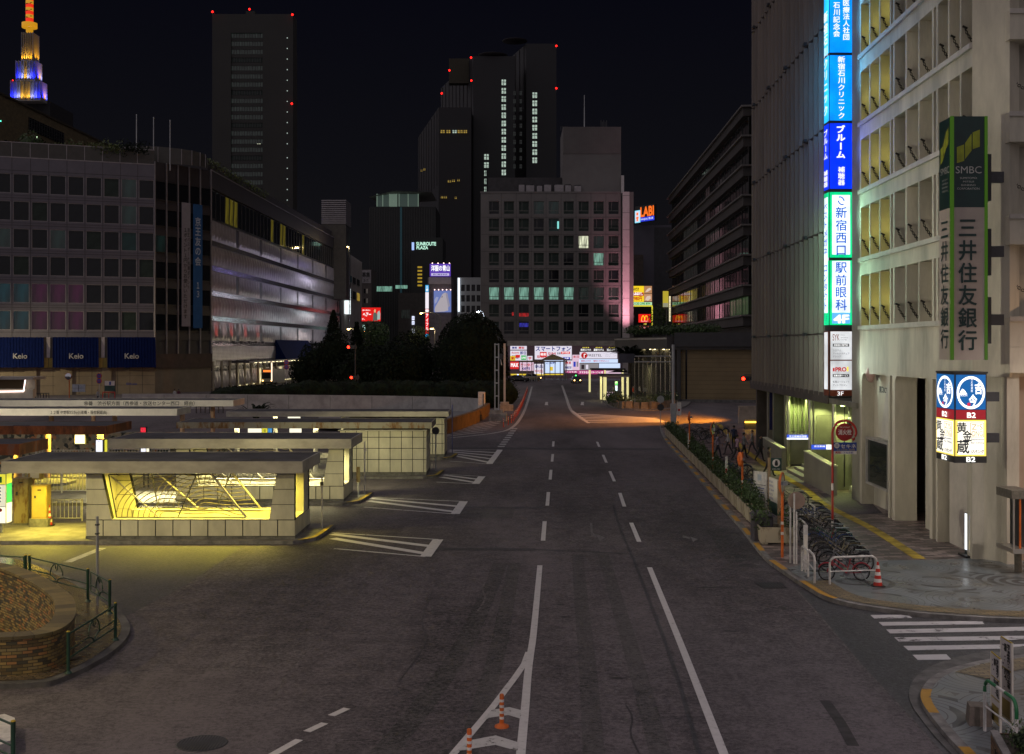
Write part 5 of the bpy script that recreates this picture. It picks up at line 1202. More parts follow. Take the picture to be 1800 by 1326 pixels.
for i in range(34):x=a+(b-a)*(i+.5)/34; k.box(x-.09,x+.09,Y+1.75,Y+2,CBZ(268),CBZ(222),m_cb)
k.box(a,b,Y+1.7,Y+2.2,CBZ(222),CBZ(221),m_cb); k.build('roof_house',cb)
k=MB(); k.box(CBX(857),CBX(989.5),Y+6,Y+16,ph,CBZ(306),pm('roof_house_dark',(.045,.042,.045),.7)); k.build('roof_house',cb); k=MB(); k.box(CBX(1093),CBX(1098),Y+1.5,Y+6,ph,CBZ(307),m_cbl); k.build('roof_house',cb)
k=MB()
for px,w_ in((912,10),(925,14),(944,9),(957,12),(975,16),(994,10),(1010,12)):k.box(CBX(px),CBX(px+w_),Y+1,Y+3,ph,CBZ(324+(px%3)),m_frame); k.lathe([(.8,CBZ(324+px%3)),(.8,CBZ(322+px%3))],m_framed,10,(CBX(px+w_/2),Y+2,0))
k.build('roof_unit',cb)
k=MB();
for i in range(5):k.tube([(CBX(1060+i*2.5),Y+6,CBZ(222)),(CBX(1060+i*2.5),Y+6,CBZ(203+i%2*3))],.1,m_steel_d,5)
for i in range(5):k.tube([(CBX(988+i*2.8),Y+6,CBZ(222)),(CBX(988+i*2.8),Y+6,CBZ(214))],.07,m_steel_d,5)
k.build('aerial',cb)
k=MB(); k.tube([(CBX(1030),Y+6,CBZ(222)),(CBX(1030),Y+6,CBZ(158))],.16,m_steel,6,r2=.08); k.build('mast',cb)
k=MB(); k.box(CBX(893),CBX(1090),Y-4.5,Y,CBZ(607),CBZ(600),m_cb); k.box(CBX(892),CBX(1091),Y-4.6,Y-4.4,CBZ(608),CBZ(599.5),m_fascia); k.build('canopy',cb)
m_w1=em('shop_white',(.85,.80,.92),.82); m_w2s=em('shop_cool',(.62,.75,1),.95); m_rd=em('shop_red',(.75,.02,.02),.8); m_bk=em('shop_dark',(.035,.02,.025),.8); m_pk=em('shop_pink',(.85,.6,.75),.8); m_bl=em('shop_blue',(.03,.06,.55),.8); m_yl=em('shop_yellow',(.9,.65,.05),.8); m_gn=em('shop_green',(.05,.5,.12),.8); m_rose=em('shop_rose',(.55,.06,.25),.8); m_grey=em('shop_grey',(.32,.30,.32),.7)
Tb=em('sign_ink_blue',(.015,.04,.35),.5,False); Tr=em('sign_ink_red',(.55,.01,.01),.8,False); Tk=em('sign_ink_black',(.012,.012,.015),.5,False); Tw=em('sign_ink_white',(1,1,1),1,False); Ty=em('sign_ink_yellow',(.9,.75,.1),1,False)
shop=MB(); Ys=Y-.6
shop.box(CBX(893),CBX(1092),Ys+.3,Ys+.5,0,CBZ(608),m_bk); shop.build('shop_front',cb)
def board(root,px0,px1,py0,py1,m,txt=(),Yb=None,d=.12,name='signboard'):
 Yb=Ys if Yb is None else Yb; k=MB(); a=A(px0,py1,Yb); b=A(px1,py0,Yb); k.box(a.x,b.x,Yb,Yb+d,a.z,b.z,m); o=k.build(name,root)
 if txt:
  k=MB()
  for(s_,tm,u,v,w_,h_,bo)in txt:k.text(s_,at(a.x,Yb-.03,a.z),u*(b.x-a.x),v*(b.z-a.z),w_*(b.x-a.x),h_*(b.z-a.z),tm,bo)
  k.build('lettering',o)
 return o
board(cb,940,1005,608.5,632,m_w1,[('スマートフォン',Tb,.03,.62,.94,.34,.03),('SIM',Tr,.36,.32,.2,.2,.02),('全品特価',Tk,.6,.38,.2,.16,.02),('取扱中',Tr,.06,.1,.3,.2,.02)])
board(cb,949,961,619,628,m_rd,[('格安',Tw,.1,.3,.8,.5,.03)],Ys-.05); board(cb,986,1002,618.5,622.5,m_rd,[('SIM FREE',Tw,.1,.25,.8,.5,.02)],Ys-.05); board(cb,990,1002,628,632,m_bl,[('在庫',Tw,.2,.2,.6,.6,.02)],Ys-.05)
board(cb,897,926,608.5,615,m_w1,[('携帯',Tb,.1,.2,.3,.6,.03),('買取',Tr,.5,.2,.35,.6,.03)]); board(cb,897,926,616.5,634,m_w1,[('docomo',Tr,.08,.7,.45,.2,.02),('即日',Tb,.6,.6,.35,.3,.03),('開通',Tk,.1,.2,.4,.3,.03)])
board(cb,906,914,624,629,m_rd,(),Ys-.05); board(cb,916,925,625,633,m_gn,[('LINE',Tw,.1,.3,.8,.4,.02)],Ys-.05); board(cb,897,906,626,634,m_yl,[('割',Tr,.2,.2,.6,.6,.03)],Ys-.06); board(cb,927,936,626,634,m_w1,[('学',Tr,.2,.2,.6,.6,.03)])
board(cb,897,912,636,649,m_rd,[('MAX',Tw,.08,.3,.84,.5,.04)]); board(cb,914,938,637,652,m_pk,[('ケータイ',Tr,.05,.5,.9,.35,.03),('0円',Tb,.2,.1,.5,.3,.03)]); board(cb,939,956,640,658,m_w1,[('新品',Tb,.1,.6,.8,.3,.02),('中古',Tr,.1,.15,.8,.3,.02)]); board(cb,957,990,633.5,656,m_w2s,[('ご契約',Tb,.1,.7,.5,.2,.02)]); board(cb,966,972,645,652,m_yl,(),Ys-.06)
board(cb,992,1006,634,651,m_w1,[('携帯',Tr,.15,.6,.7,.3,.02),('機種変更',Tb,.1,.15,.8,.25,.02)]); board(cb,1006,1019,624,651,m_pk,[('本日',Tr,.1,.8,.8,.15,.02)]); board(cb,1008,1012,636,645,m_bl,(),Ys-.05); board(cb,1013.5,1016.5,636,645,m_grey,(),Ys-.05); board(cb,993,1016,652,656,m_rose,[('ドコモ光',Tw,.1,.2,.8,.6,.02)])
for i,tx_ in enumerate(('格安スマホ','最新モデル','格安スマホ')):board(cb,1019.5+i*23,1040+i*23,608.5,618.5,m_bk,[('★★★★',Ty,.2,.6,.6,.28,.0),(tx_,Tw,.06,.12,.88,.4,.02)])
o=board(cb,1019,1085,619,630.5,m_w1,[('FREETEL',Tk,.21,.3,.38,.38,.0),('シムフリー',Tk,.68,.5,.14,.12,0),('スマートフォン',Tk,.68,.28,.14,.12,0)])
k=MB(); a_=A(1027,625,Ys-.04); k.lathe([(.72,0),(.72,.02)],Tr,24,a_,'Y'); k.box(a_.x-.1,a_.x+.06,a_.y-.02,a_.y-.005,a_.z-.55,a_.z+.2,Tw); k.box(a_.x-.1,a_.x+.4,a_.y-.02,a_.y-.005,a_.z+.2,a_.z+.35,Tw); k.build('emblem',o)
board(cb,1018,1086,631.5,638,m_w2s,[('格安スマホ',Tr,.05,.25,.25,.5,.02),('格安スマホならここ',Tr,.37,.25,.4,.5,.02)]); board(cb,1018,1052,639,651,m_grey); board(cb,1022,1027,641.5,649,m_bk,(),Ys-.05); board(cb,1030,1034,641.5,649,m_w1,(),Ys-.05); board(cb,1053,1090,639,650,m_w2s); board(cb,1016,1062,651.5,658,m_rose,[('スマホなら',Tw,.05,.2,.4,.6,.02),('スマートフォン館',Tw,.5,.2,.45,.6,.02)]); board(cb,1064,1092,652,660,m_pk); board(cb,897,990,657.5,660,m_yl)
board(cb,1089,1118,624,640,m_rose,[('携帯',Tw,.2,.5,.5,.3,.02)],Y+3); board(cb,1096,1120,640,660,m_w2s,[('ポイント',Tr,.1,.6,.8,.25,.02)],Y+3)
Y=400; ht=thing('hotel_block','dark narrow hotel block with a glowing roof sign','building',(XX(745,Y),Y,0)); k=MB(); k.box(XX(722,Y),XX(778,Y),Y,Y+20,0,ZZ(418,Y),m_dk); k.build('wall',ht); k=MB(); wg=em('hotel_sign',(.55,.95,.75),1.1,False)
k.text('SUNROUTE',at(0,Y-.4),XX(732,Y),ZZ(432,Y),XX(766.5,Y)-XX(732,Y),6*Y/FP,wg,.02); k.text('PLAZA',at(0,Y-.4),XX(732.5,Y),ZZ(438.5,Y),XX(752.5,Y)-XX(732.5,Y),5.2*Y/FP,wg,.02); k.build('lettering',ht)
k=MB(); k.box(XX(724,Y),XX(728,Y),Y-.4,Y-.2,ZZ(440,Y),ZZ(426.5,Y),em('hotel_logo',(.4,.55,1),1)); k.build('emblem',ht)
for i in range(6):k=MB(); k.box(XX(734,Y),XX(742,Y),Y-.1,Y-.02,ZZ(471.5+i*6.4,Y),ZZ(468.5+i*6.4,Y),em('hotel_amber',(.4,.26,.02),.8)if i==0 else bpy.data.materials['hotel_amber']); k.build('window',ht)
Y=300; stw=thing('sign_tower','narrow corner building carrying a purple billboard and a phone poster','building',(XX(770,Y),Y,0)); k=MB(); k.box(XX(752,Y),XX(793,Y),Y,Y+12,0,ZZ(488,Y),pm('sign_tower_wall',(.22,.19,.20),.6)); k.build('wall',stw)
m_pur=em('billboard_purple',(.10,.04,.42),.9); m_lav=em('billboard_lavender',(.62,.55,.85),.8); m_sky=em('billboard_blue',(.14,.19,.46),.85)
board(stw,755.5,792,464,486,m_pur,[('洋服の青山',Tw,.07,.42,.88,.46,.03)],Y-.5,.5,'billboard'); board(stw,758,789.5,480.5,485,m_lav,[('西口東京本店',Tb,.1,.2,.8,.6,.02)],Y-.56)
k=MB(); k.box(XX(754,Y),XX(793,Y),Y-.2,Y,ZZ(499.5,Y),ZZ(487.5,Y),m_cbl); k.build('fascia',stw); o=board(stw,762.5,793,511,549,m_sky,(),Y-.4,.3,'poster')
k=MB(); Yq=Y-.45
def pq(pts,m):k.poly([tuple(A(px,py,Yq))for px,py in pts],m)
pq([(764,545),(765,540),(778,517),(783,514.5),(786,517),(788,546),(781,548),(765,549)][::-1],em('poster_phone',(.44,.40,.44),.8)); Yq=Y-.47; pq([(783,514.5),(786.5,516),(791,538),(788,541)][::-1],em('poster_edge',(.30,.28,.36),.8))
pq([(764,527),(767,522),(771,523),(768,531),(764,535)][::-1],em('poster_cloud',(.33,.36,.56),.8)); Yq=Y-.49; pq([(776,523),(777,520.5),(778,521),(777,523.5)][::-1],m_bk); k.build('phone_picture',o)
k=MB(); k.box(XX(761,Y),XX(794,Y),Y-.5,Y-.42,ZZ(511,Y),ZZ(510,Y),m_frame)
for i in range(5):q=A(764+i*7,509.6,Y-.9); k.lathe([(.05,-.12),(.16,0),(.05,.12)],em('lamp_pinkish',(1,.65,.6),4)if i==0 else bpy.data.materials['lamp_pinkish'],8,q); k.tube([q,q+Vector((0,.5,-.1))],.03,m_steel_d,4)
for i in range(4):q=A(760+i*10,463,Y-.9); k.lathe([(.05,-.12),(.16,0),(.05,.12)],bpy.data.materials['lamp_pinkish'],8,q); k.tube([q,q+Vector((0,.5,-.1))],.03,m_steel_d,4)
k.build('poster_lamp',stw)
Yr=296; rs=thing('vertical_sign','tall narrow sign, blue over white over red, beside the phone poster','sign',tuple(A(750,590,Yr))); k=MB(); k.box(XX(747.4,Yr),XX(754,Yr),Yr,Yr+.6,ZZ(593,Yr),ZZ(501,Yr),m_steel_d); k.build('case',rs)
for p0,p1,m_ in((501.5,513.5,em('sign_cyan',(.02,.38,.75),.95)),(514,543,em('sign_white',(.85,.78,.85),1)),(543.5,587,em('sign_red',(.8,.012,.02),.95)),(587.5,593,bpy.data.materials['sign_cyan'])):
 k=MB(); k.box(XX(747.8,Yr),XX(753.6,Yr),Yr-.1,Yr-.01,ZZ(p1,Yr),ZZ(p0,Yr),m_); k.build('panel',rs)
k=MB(); k.vtext('♥アイフル',at(0,Yr-.13),XX(748.1,Yr),ZZ(544,Yr),XX(753.4,Yr)-XX(748.1,Yr),38*Yr/FP,Tw,.03); k.vtext('三菱',at(0,Yr-.13),XX(748.3,Yr),ZZ(502.5,Yr),XX(753.2,Yr)-XX(748.3,Yr),10*Yr/FP,Tw,.02); k.build('lettering',rs)
Y=290; wb_=thing('white_building','small white building with dark windows and a bright strip light','building',(XX(820,Y),Y,0)); m_wb=pm('white_wall',(.42,.45,.47),.6,var=.1); cols=[(XX(810.5+i*9.1,Y),XX(817+i*9.1,Y))for i in range(4)]; rws2=[(ZZ(512+18.5*i,Y),ZZ(500.5+18.5*i,Y))for i in range(4)]
k=MB(); grid_wall(k,XX(804,Y),XX(845,Y),0,ZZ(488,Y),cols,rws2,.4,m_wb,Y); k.box(XX(804,Y),XX(845,Y),Y+.5,Y+10,0,ZZ(488.5,Y),m_wb); k.build('wall',wb_)
for a,b in rws2:
 for c,d in cols:link('window',window_mesh(d-c,b-a,g_dark,m_framed,3),wb_,None,M=Matrix.Translation((c,Y+.15,a)))
k=MB(); k.box(XX(805,Y),XX(808,Y),Y-.3,Y-.05,ZZ(548,Y),ZZ(489,Y),em('strip_white',(.85,.92,1),1.5)); k.build('strip_light',wb_)
Y=335; pe=thing('end_block','pale ribbed block beyond the store with a white vertical sign','building',(XX(615,Y),Y,0)); FE=Facade((XX(597,330),330),(XX(636,388),388)); m_pe=pm('pale_ribbed',(.30,.28,.27),.6,var=.12,scale=.3); k=MB(FE.M); zt_=FE.z(597,436); k.box(0,FE.L,0,12,0,zt_,m_pe)
for i in range(26):x=FE.L*i/26; k.box(x,x+.3,-.25,0,0,zt_,m_pe)
k.box(-3,0,-.5,12,0,zt_-1,m_dk); k.build('wall',pe)
for i in range(3):
 for p0,p1 in((476,488),(503,518)):k=MB(FE.M); u_=FE.u(611.5+i*7.2); k.box(u_,u_+FE.L*.12,-.4,-.26,FE.z(597,p1-0),FE.z(597,p0),g_dark if not(i==2 and p0==503)else g_amber); k.build('window',pe)
k=MB(FE.M); u_=FE.u(603.5); k.box(u_,u_+4.2,-1.6,-.3,FE.z(604,552),FE.z(604,507),em('sign_tall_white',(.85,.95,.95),1.2)); sg=k.build('signboard',pe); k=MB(); k.vtext('バスタ新宿',FE.M@Matrix.Translation((0,-1.65,0)),u_+.8,FE.z(604,508),2.4,FE.z(604,507)-FE.z(604,551),Tk); k.build('lettering',sg)
Y=400; nb_=thing('narrow_block','narrow dim block with a white recruitment board on its wall','building',(XX(645,Y),Y,0)); k=MB(); k.box(XX(634,Y),XX(653,Y),Y,Y+15,0,ZZ(474,Y),pm('narrow_wall',(.10,.085,.08),.7)); k.build('wall',nb_); board(nb_,634,652,475,498,pm('recruit_board',(.30,.28,.29),.6),[('募集',m_ink,.15,.45,.75,.38,.03),('3-7',m_ink,.3,.12,.4,.18,.02)],Y-.2)
for r_ in range(3):
 for c in range(2):k=MB(); k.box(XX(639.5+c*4.5,Y),XX(642+c*4.5,Y),Y-.1,Y,ZZ(516+r_*17,Y),ZZ(508+r_*17,Y),m_fw if c else g_dark); k.build('window',nb_)
Y=330; rb=thing('red_billboard','lit red billboard with white writing and a figure','billboard',tuple(A(652,565,Y))); k=MB(); k.box(XX(634,Y),XX(670,Y),Y,Y+.6,ZZ(566,Y),ZZ(540.5,Y),m_steel_d)
for px in(640,652,664):k.tube([(XX(px,Y),Y+.3,0),(XX(px,Y),Y+.3,ZZ(566,Y))],.3,m_steel_d,6)
k.build('frame',rb); board(rb,635.5,669,541,565,em('billboard_red',(.72,.008,.006),.95),[('ヘアー',Tw,.08,.36,.42,.26,.04),('髪の悩みに',Tw,.05,.76,.42,.1,.01),('す。',Tw,.02,.1,.14,.12,.02)],Y-.05); k=MB(); Yq=Y-.12
pq([(655.5,564),(656,552),(658,549.5),(661,550),(663,553),(664,564)][::-1],em('figure_suit',(.10,.13,.11),.8)); Yq=Y-.14; pq([(657.6,549.5),(657.4,545.5),(659,543.5),(660.6,545.5),(660.3,549.5)][::-1],em('figure_skin',(.75,.5,.25),.8)); pq([(663,562),(663.5,549),(667,546),(668.4,552),(668,562)][::-1],em('figure_pale',(.40,.52,.48),.8)); k.build('figure_picture',rb)
k=MB(); k.box(XX(637.5,Y),XX(641.5,Y),Y,Y+.5,ZZ(584,Y),ZZ(572,Y),em('sign_pale_green',(.6,.95,.85),1.2)); k.tube([(XX(639.5,Y),Y+.2,0),(XX(639.5,Y),Y+.2,ZZ(584,Y))],.1,m_steel_d,5); k.build('light_sign',None,'small bright pale sign under the red billboard','sign')
Y=380; ab=thing('back_block','dim block with three stacked small lit signs behind the plaza trees','building',(XX(735,Y),Y,0)); k=MB(); k.box(XX(700,Y),XX(750,Y),Y,Y+12,0,ZZ(515,Y),pm('back_wall',(.05,.045,.04),.7)); k.build('wall',ab)
for p0,p1 in((556,563),(564.5,571),(578,586)):board(ab,724,728.5,p0,p1,em('back_sign_lit',(.75,.8,1),1.1)if 'back_sign_lit' not in bpy.data.materials else bpy.data.materials['back_sign_lit'],[('店',Tb,.2,.2,.6,.6,0)],Y-.3)
for i in range(5):k=MB(); k.box(XX(706+i*3,Y),XX(708+i*3,Y),Y-.1,Y,ZZ(560,Y),ZZ(545,Y),g_dim); k.build('window',ab)
Y=340; lb=thing('sign_block','bluish grey block with a lit orange and blue roof sign','building',(XX(1140,Y),Y,0)); m_lb=pm('bluish_wall',(.075,.07,.09),.7,var=.15,scale=.2); k=MB(); k.box(XX(1108,Y),XX(1180,Y),Y,Y+20,0,ZZ(396,Y),m_lb); k.box(XX(1106,Y-8),XX(1131,Y-8),Y-8,Y,0,ZZ(448,Y-8),pm('sign_block_front',(.06,.045,.035),.7)); k.box(XX(1150,Y),XX(1180,Y),Y-.05,Y,0,ZZ(400,Y),pm('sign_block_dark',(.035,.035,.04),.7)); k.build('wall',lb)
FL=Facade((XX(1116.5,338),338),(XX(1150,331),331)); m_lo=em('roof_sign_orange',(.95,.16,.01),1.0,False); m_lbl=em('roof_sign_blue',(.01,.03,.62),1); m_lc=em('roof_sign_cyan',(.25,.75,.95),1); k=MB(FL.M); zt_,zb_=FL.z(1116.5,371),FL.z(1116.5,392.5); w_=FL.L; k.box(0,w_,.05,.8,zb_,zt_+1.2,m_dk); sgn=k.build('roof_sign',lb)
k=MB(FL.M); k.box(0,w_*.27,-.1,.05,zb_,zt_,m_lc); k.box(w_*.03,w_*.24,-.13,-.1,zb_+.25,zt_-.25,m_w1); k.box(w_*.30,w_,-.1,.05,zb_+.15,zb_+1.35,m_lbl); k.build('panel',sgn); k=MB(); Ml=FL.M@Matrix.Translation((0,-.16,0)); k.text('LABI',Ml,w_*.31,zb_+1.55,w_*.68,zt_-zb_-.9,m_lo,.04); k.text('SHINJUKU 西口館',Ml,w_*.32,zb_+.4,w_*.65,.7,Tw)
k.M=FL.M; k.lathe([(.42,0),(.42,.02)],m_lo,16,(w_*.135,-.16,zt_-1.0),'Y'); k.box(w_*.10,w_*.17,-.16,-.14,zb_+.5,zb_+1.7,m_lo); k.box(w_*.06,w_*.21,-.17,-.15,zb_+1.2,zb_+1.5,m_lo); k.build('lettering',sgn)
Y=300; ys=thing('yellow_signs','stack of yellow lit restaurant and massage boards behind the pale office block','billboard',tuple(A(1130,580,Y))); k=MB(); k.box(XX(1108,Y),XX(1147,Y),Y+.2,Y+3,0,ZZ(502,Y),m_dk); k.build('frame',ys)
ye=em('board_yellow',(.9,.62,.02),1.0); yw=em('board_cream',(.9,.82,.6),1)
board(ys,1110,1132,503,531,ye,[('60分',Tk,.1,.7,.5,.22,.02),('もみほぐし',Tw,.1,.42,.8,.2,.03),('2980円',Tr,.08,.08,.75,.26,.03)],Y,.2); board(ys,1110,1131.5,514.5,520.5,em('board_red',(.5,.02,.01),.8),[('もみほぐし',Tw,.12,.2,.8,.6,.02)],Y-.03,.02); board(ys,1132.5,1146,503,516,em('photo_tan',(.5,.25,.12),.8),(),Y,.2); board(ys,1132.5,1146,517,530,em('photo_peach',(.6,.32,.18),.8),(),Y,.2)
k=MB(); Yq=Y-.05; pq([(1134,514),(1138,508),(1143,506),(1145,509),(1139,513)][::-1],em('photo_pale',(.8,.62,.5),.8)); pq([(1134,527),(1137,521),(1143,520),(1144,525),(1139,529)][::-1],bpy.data.materials['photo_pale']); k.build('photo',ys)
board(ys,1110,1146,531.5,536.5,em('board_pale_green',(.55,.85,.5),.9),[('0120-298-894',em('ink_green_lit',(.01,.3,.06),.8,False),.08,.15,.84,.7,.03)],Y,.2); k=MB()
for a,b,c,d in((1110,1147,537,539),(1145.5,1147.5,539,580)):k.box(XX(a,Y),XX(b,Y),Y,Y+.2,ZZ(d,Y),ZZ(c,Y),em('tube_yellow',(.75,.68,.05),1)if 'tube_yellow' not in bpy.data.materials else bpy.data.materials['tube_yellow'])
k.build('tube_frame',ys)
o=board(ys,1122.5,1144,552.5,567,em('board_bright_red',(.78,.015,.01),1),[('マクドナルド',Tw,.2,.06,.6,.14,.01),('→24',Ty,.4,-.28,.25,.18,.02)],Y,.2); k=MB(); a_=A(1133.2,564.0,Y-.06); w2=.78; h2=1.25
for s_ in(-1,1):k.tube([(a_.x+s_*(w2/2)+w2/2*math.cos(t_),a_.y,a_.z+h2*math.sin(t_))for t_ in[i*math.pi/12 for i in range(13)]],.085,em('arch_yellow',(1,.68,.02),1.1,False)if s_<0 else bpy.data.materials['arch_yellow'],6)
k.build('emblem',o)
board(ys,1124,1142,573.5,580,em('board_red2',(.8,.1,.08),.9),[('ラーメン',Tw,.1,.2,.8,.6,.03)],Y,.2)
Y=260; k=MB(); k.box(XX(1165.5,Y),XX(1175,Y),Y,Y+.4,ZZ(540,Y),ZZ(512,Y),em('side_yellow',(.45,.36,.03),.9)); k.box(XX(1165.5,Y),XX(1174.5,Y),Y-.05,Y,ZZ(540,Y),ZZ(533,Y),em('side_grey',(.3,.3,.2),.8)); k.tube([(XX(1172,Y),Y+.2,0),(XX(1172,Y),Y+.2,ZZ(540,Y))],.2,m_steel_d,5); k.build('hanging_sign',None,'yellow hanging sign beside the receding balcony block','sign')
Y=259; k=MB(); k.box(XX(1176.5,Y),XX(1179,Y),Y,Y+.4,ZZ(565,Y),ZZ(521,Y),em('sign_pale_v',(.9,.8,.5),1)); o=k.build('vertical_sign',None,'thin pale vertical sign at the edge of the balcony block','sign'); k=MB(); k.vtext('お食事処酒場',at(0,Y-.05),XX(1176.6,Y),ZZ(522,Y),.28,42*Y/FP,Tk); k.build('lettering',o)
FLg=Facade((36.06,275),(32.9,170)); ob_=thing('balcony_block','long receding block with projecting floor ledges and few lit windows','building',(34,200,0)); m_bal=pm('balcony_wall',(.05,.045,.044),.7,var=.2,scale=.3); g_gray2=room('window_blinds_dim',(.05,.048,.045),.35,.9); g_pink2=room('window_pink_dim',(.06,.04,.042),.4,.9); g_green2=room('window_green_dim',(.12,.22,.09),.3,3); m_ledge=pm('ledge_edge',(.13,.12,.115),.6); zl=[FLg.z(1306,p)for p in(188,240,292,344,396,448.5,502,555)]
k=MB(FLg.M); k.box(-.0,FLg.L,1.2,16,0,zl[0],m_bal); k.box(FLg.L,FLg.L+.0001+6,1.4,16,0,zl[0]-.1,m_bal); k.build('wall',ob_)
for i,z in enumerate(zl):
 k=MB(FLg.M); k.box(-1.6,FLg.L+.6,-.35,1.25,z-.12,z+.12,m_ledge); k.box(-.5,FLg.L,0,1.2,z-(1.45 if i else 1.3),z-.12,m_bal); k.box(FLg.L+.001,FLg.L+.3,1.25,16,z-1.4,z+.12,m_bal); k.build('ledge',ob_)
 if i==len(zl)-1:continue
 zb_=zl[i+1]+.12; h=z-1.45-zb_; nw=36; fw=FLg.L/nw
 for j in range(0,nw,2):
  gl=g_dark; px=CX+FP*(FLg.M@Vector((j*fw,0,0))).x/(FLg.M@Vector((j*fw,0,0))).y
  if i in(2,3,4,5,6)and 1193<px<1218:gl=g_gray2
  if i in(1,2,3,4,5,6)and 1226<px<1234:gl=g_pink2
  if i in(3,4,5)and 1234<px<1248:gl=g_gray2
  if i==4 and px>1296:gl=g_coolw
  if i==5 and px>1296:gl=g_bluew
  if i==6 and px>1270:gl=g_green2
  put_window(ob_,FLg,j*fw+.1,.75,zb_,fw*2-.2,h,gl,m_framed,3)
k=MB(FLg.M); z=zl[0]
for j in range(30):x=FLg.L*(j+.5)/30; k.box(x-.1,x+.1,0,1.0,z-1.2,z+.1,m_framed)
k.build('eaves',ob_)
FW=Facade((XX(1190,157),157),(XX(1325,155),155)); FQ=Facade((XX(1107,178),178),(XX(1190,157),157)); lo=thing('station_building','low building with a wide blank shutter wall and a glassy colonnade','building',(XX(1250,156),156,0)); m_blind=pm('shutter_wall',(.19,.14,.068),.6,var=.12,scale=.4); m_eave=pm('dark_eaves',(.032,.032,.036),.6)
zt_,zm,zb_=FW.z(1190,585),FW.z(1190,609.5),FW.z(1190,615); k=MB(FW.M); k.box(-.3,FW.L+4,-.6,12,zm,zt_,m_eave); k.box(-.2,FW.L+4,-.3,.2,zb_,zm-.002,m_bal); k.box(FW.u(1196),FW.L+4,.6,.9,0,zb_,m_blind)
for i in range(11):z=zb_*(i+1)/12; k.box(FW.u(1197),FW.L+4,.58,.6,z,z+.03,pm('shutter_line',(.07,.05,.025),.7)if i==0 else bpy.data.materials['shutter_line'])
k.box(0,FW.u(1196),-.2,.9,0,zb_,m_bal); k.box(FW.u(1194),FW.u(1196.5),-.25,.6,.3,zb_,m_framed); k.box(-.4,FW.L+4,.3,.6,0,.4,m_conc_d); k.build('wall',lo)
zt2,zm2=FQ.z(1190,588),FQ.z(1190,614); k=MB(FQ.M); k.box(-3.2,FQ.L,-1.4,12,zm2,zt2-.3,m_bal); k.box(-3.2,FQ.L,-1.45,-1.4,zm2+1.3,zm2+1.5,m_frame); k.build('eaves',lo); k=MB(FQ.M); k.box(0,FQ.L,1.2,1.4,0,zm2,g_dark); k.build('glass_wall',lo)
m_fin=pm('column_metal',(.42,.40,.38),.25,.8,.1)
for i in range(10):k=MB(FQ.M); u_=FQ.L*(.07+.093*i); k.box(u_-.16,u_+.16,-.3,.6,0,zm2,m_fin); k.build('column',lo)
k=MB(FQ.M)
for i in range(6):u_=FQ.L*(.1+.15*i); k.box(u_,u_+1.1,.0,.3,zm2-.08,zm2-.01,em('colonnade_lamp',(1,.85,.45),5)if i==0 else bpy.data.materials['colonnade_lamp'])
k.build('ceiling_light',lo)
k=MB()
for i in range(26):f=i/25; px=1112+145*f; Yh=172-12*f; leaves(k,(XX(px,Yh),Yh,zt_+.5),(1.3,1,.8),130,.18,m_leaf2,.3,800+i)
k.build('roof_hedge',None,'low green planting along the station building roof','hedge')
fern('shaggy dark palm at the corner of the station building',XX(1107,172),172,5.2,160,4.2,21,m_leaf); k=MB(); x_=XX(1107,172); k.tube([(x_,172,0),(x_,172,5.5)],.25,m_bark,8); k.build('palm_stem',None,'rough palm stem rising below the shaggy dark palm','palm stem')
tree('street_tree','leafy street tree lit by signs beside the yellow boards',XX(1160,262),262,[(0,0,ZZ(562,262),2.6,2.2,2.8),(.6,0,ZZ(548,262),1.9,1.8,2)],900,.22,m_leaf2,.2,9,91,corem=False)
# ------------------------------------------------------------------ louvred block with its lit entrance
FV=Facade((14.32+.03*83.5,83.5),(14.32+.03*60.6,60.6)); m_lv=pm('louvre_metal',(.20,.165,.14),.55,.15,var=.18,scale=.5,stretch=(1,1,.25)); m_lvd=pm('louvre_back',(.085,.07,.06),.7)
lv=thing('louvred_block','tall block clad in vertical bronze louvres over a lit recessed entrance','building',(16.5,70,0)); z0,z1_=4.72,42; k=MB(FV.M); k.box(0,FV.L,.3,14,z0+.02,z1_,m_lvd); k.box(-.4,0,.3,14,0,z1_,m_lvd); k.build('wall',lv)
sec=[z0]+[4.72+3.25+5.3*i for i in range(8)]
for i in range(len(sec)-1):
 k=MB(FV.M); a,b=sec[i],sec[i+1]; n=38
 for j in range(n):
  u_=FV.L*(j+.5)/n; d=.22 if j%2 else .34
  k.add([(u_-.30,.28,a+.05),(u_+.06,-d+.2,a+.05),(u_+.16,-d+.2,a+.05),(u_+.30,.28,a+.05),(u_-.30,.28,b-.04),(u_+.06,-d+.2,b-.04),(u_+.16,-d+.2,b-.04),(u_+.30,.28,b-.04)],[(0,1,5,4),(1,2,6,5),(2,3,7,6),(4,5,6,7),(3,2,1,0)],m_lv)
  if j%9==2 and i>0:k.box(u_-.1,u_+.35,-.3,-.14,a-.06,a+.10,m_steel_d)
 k.box(0,FV.L,-.06,.29,b-.035,b+.035,m_lvd); k.build('louvre_row',lv)
U=FV.u; k=MB(FV.M); k.box(-.4,U(1506),-.05,10,4.45,4.70,pm('soffit',(.20,.19,.15),.6)); k.box(-.4,FV.L,-.12,-.05,4.4,4.95,m_lvd); k.build('soffit',lv)
U=FV.u
m_ent=pm('entrance_stone',(.26,.25,.20),.45,var=.15,scale=.8); m_entd=pm('entrance_dark',(.06,.06,.055),.5)
U=FV.u
k=MB(FV.M); k.box(-.4,U(1506),4.4,4.7,.02,4.44,m_ent); k.box(U(1340),U(1341)+.2,.3,.6,.02,4.44,m_ent); k.box(U(1350)-.1,U(1350),.1,.95,1.9,4.44,pm('navy_panel',(.012,.015,.09),.5)); k.build('entrance_wall',lv)
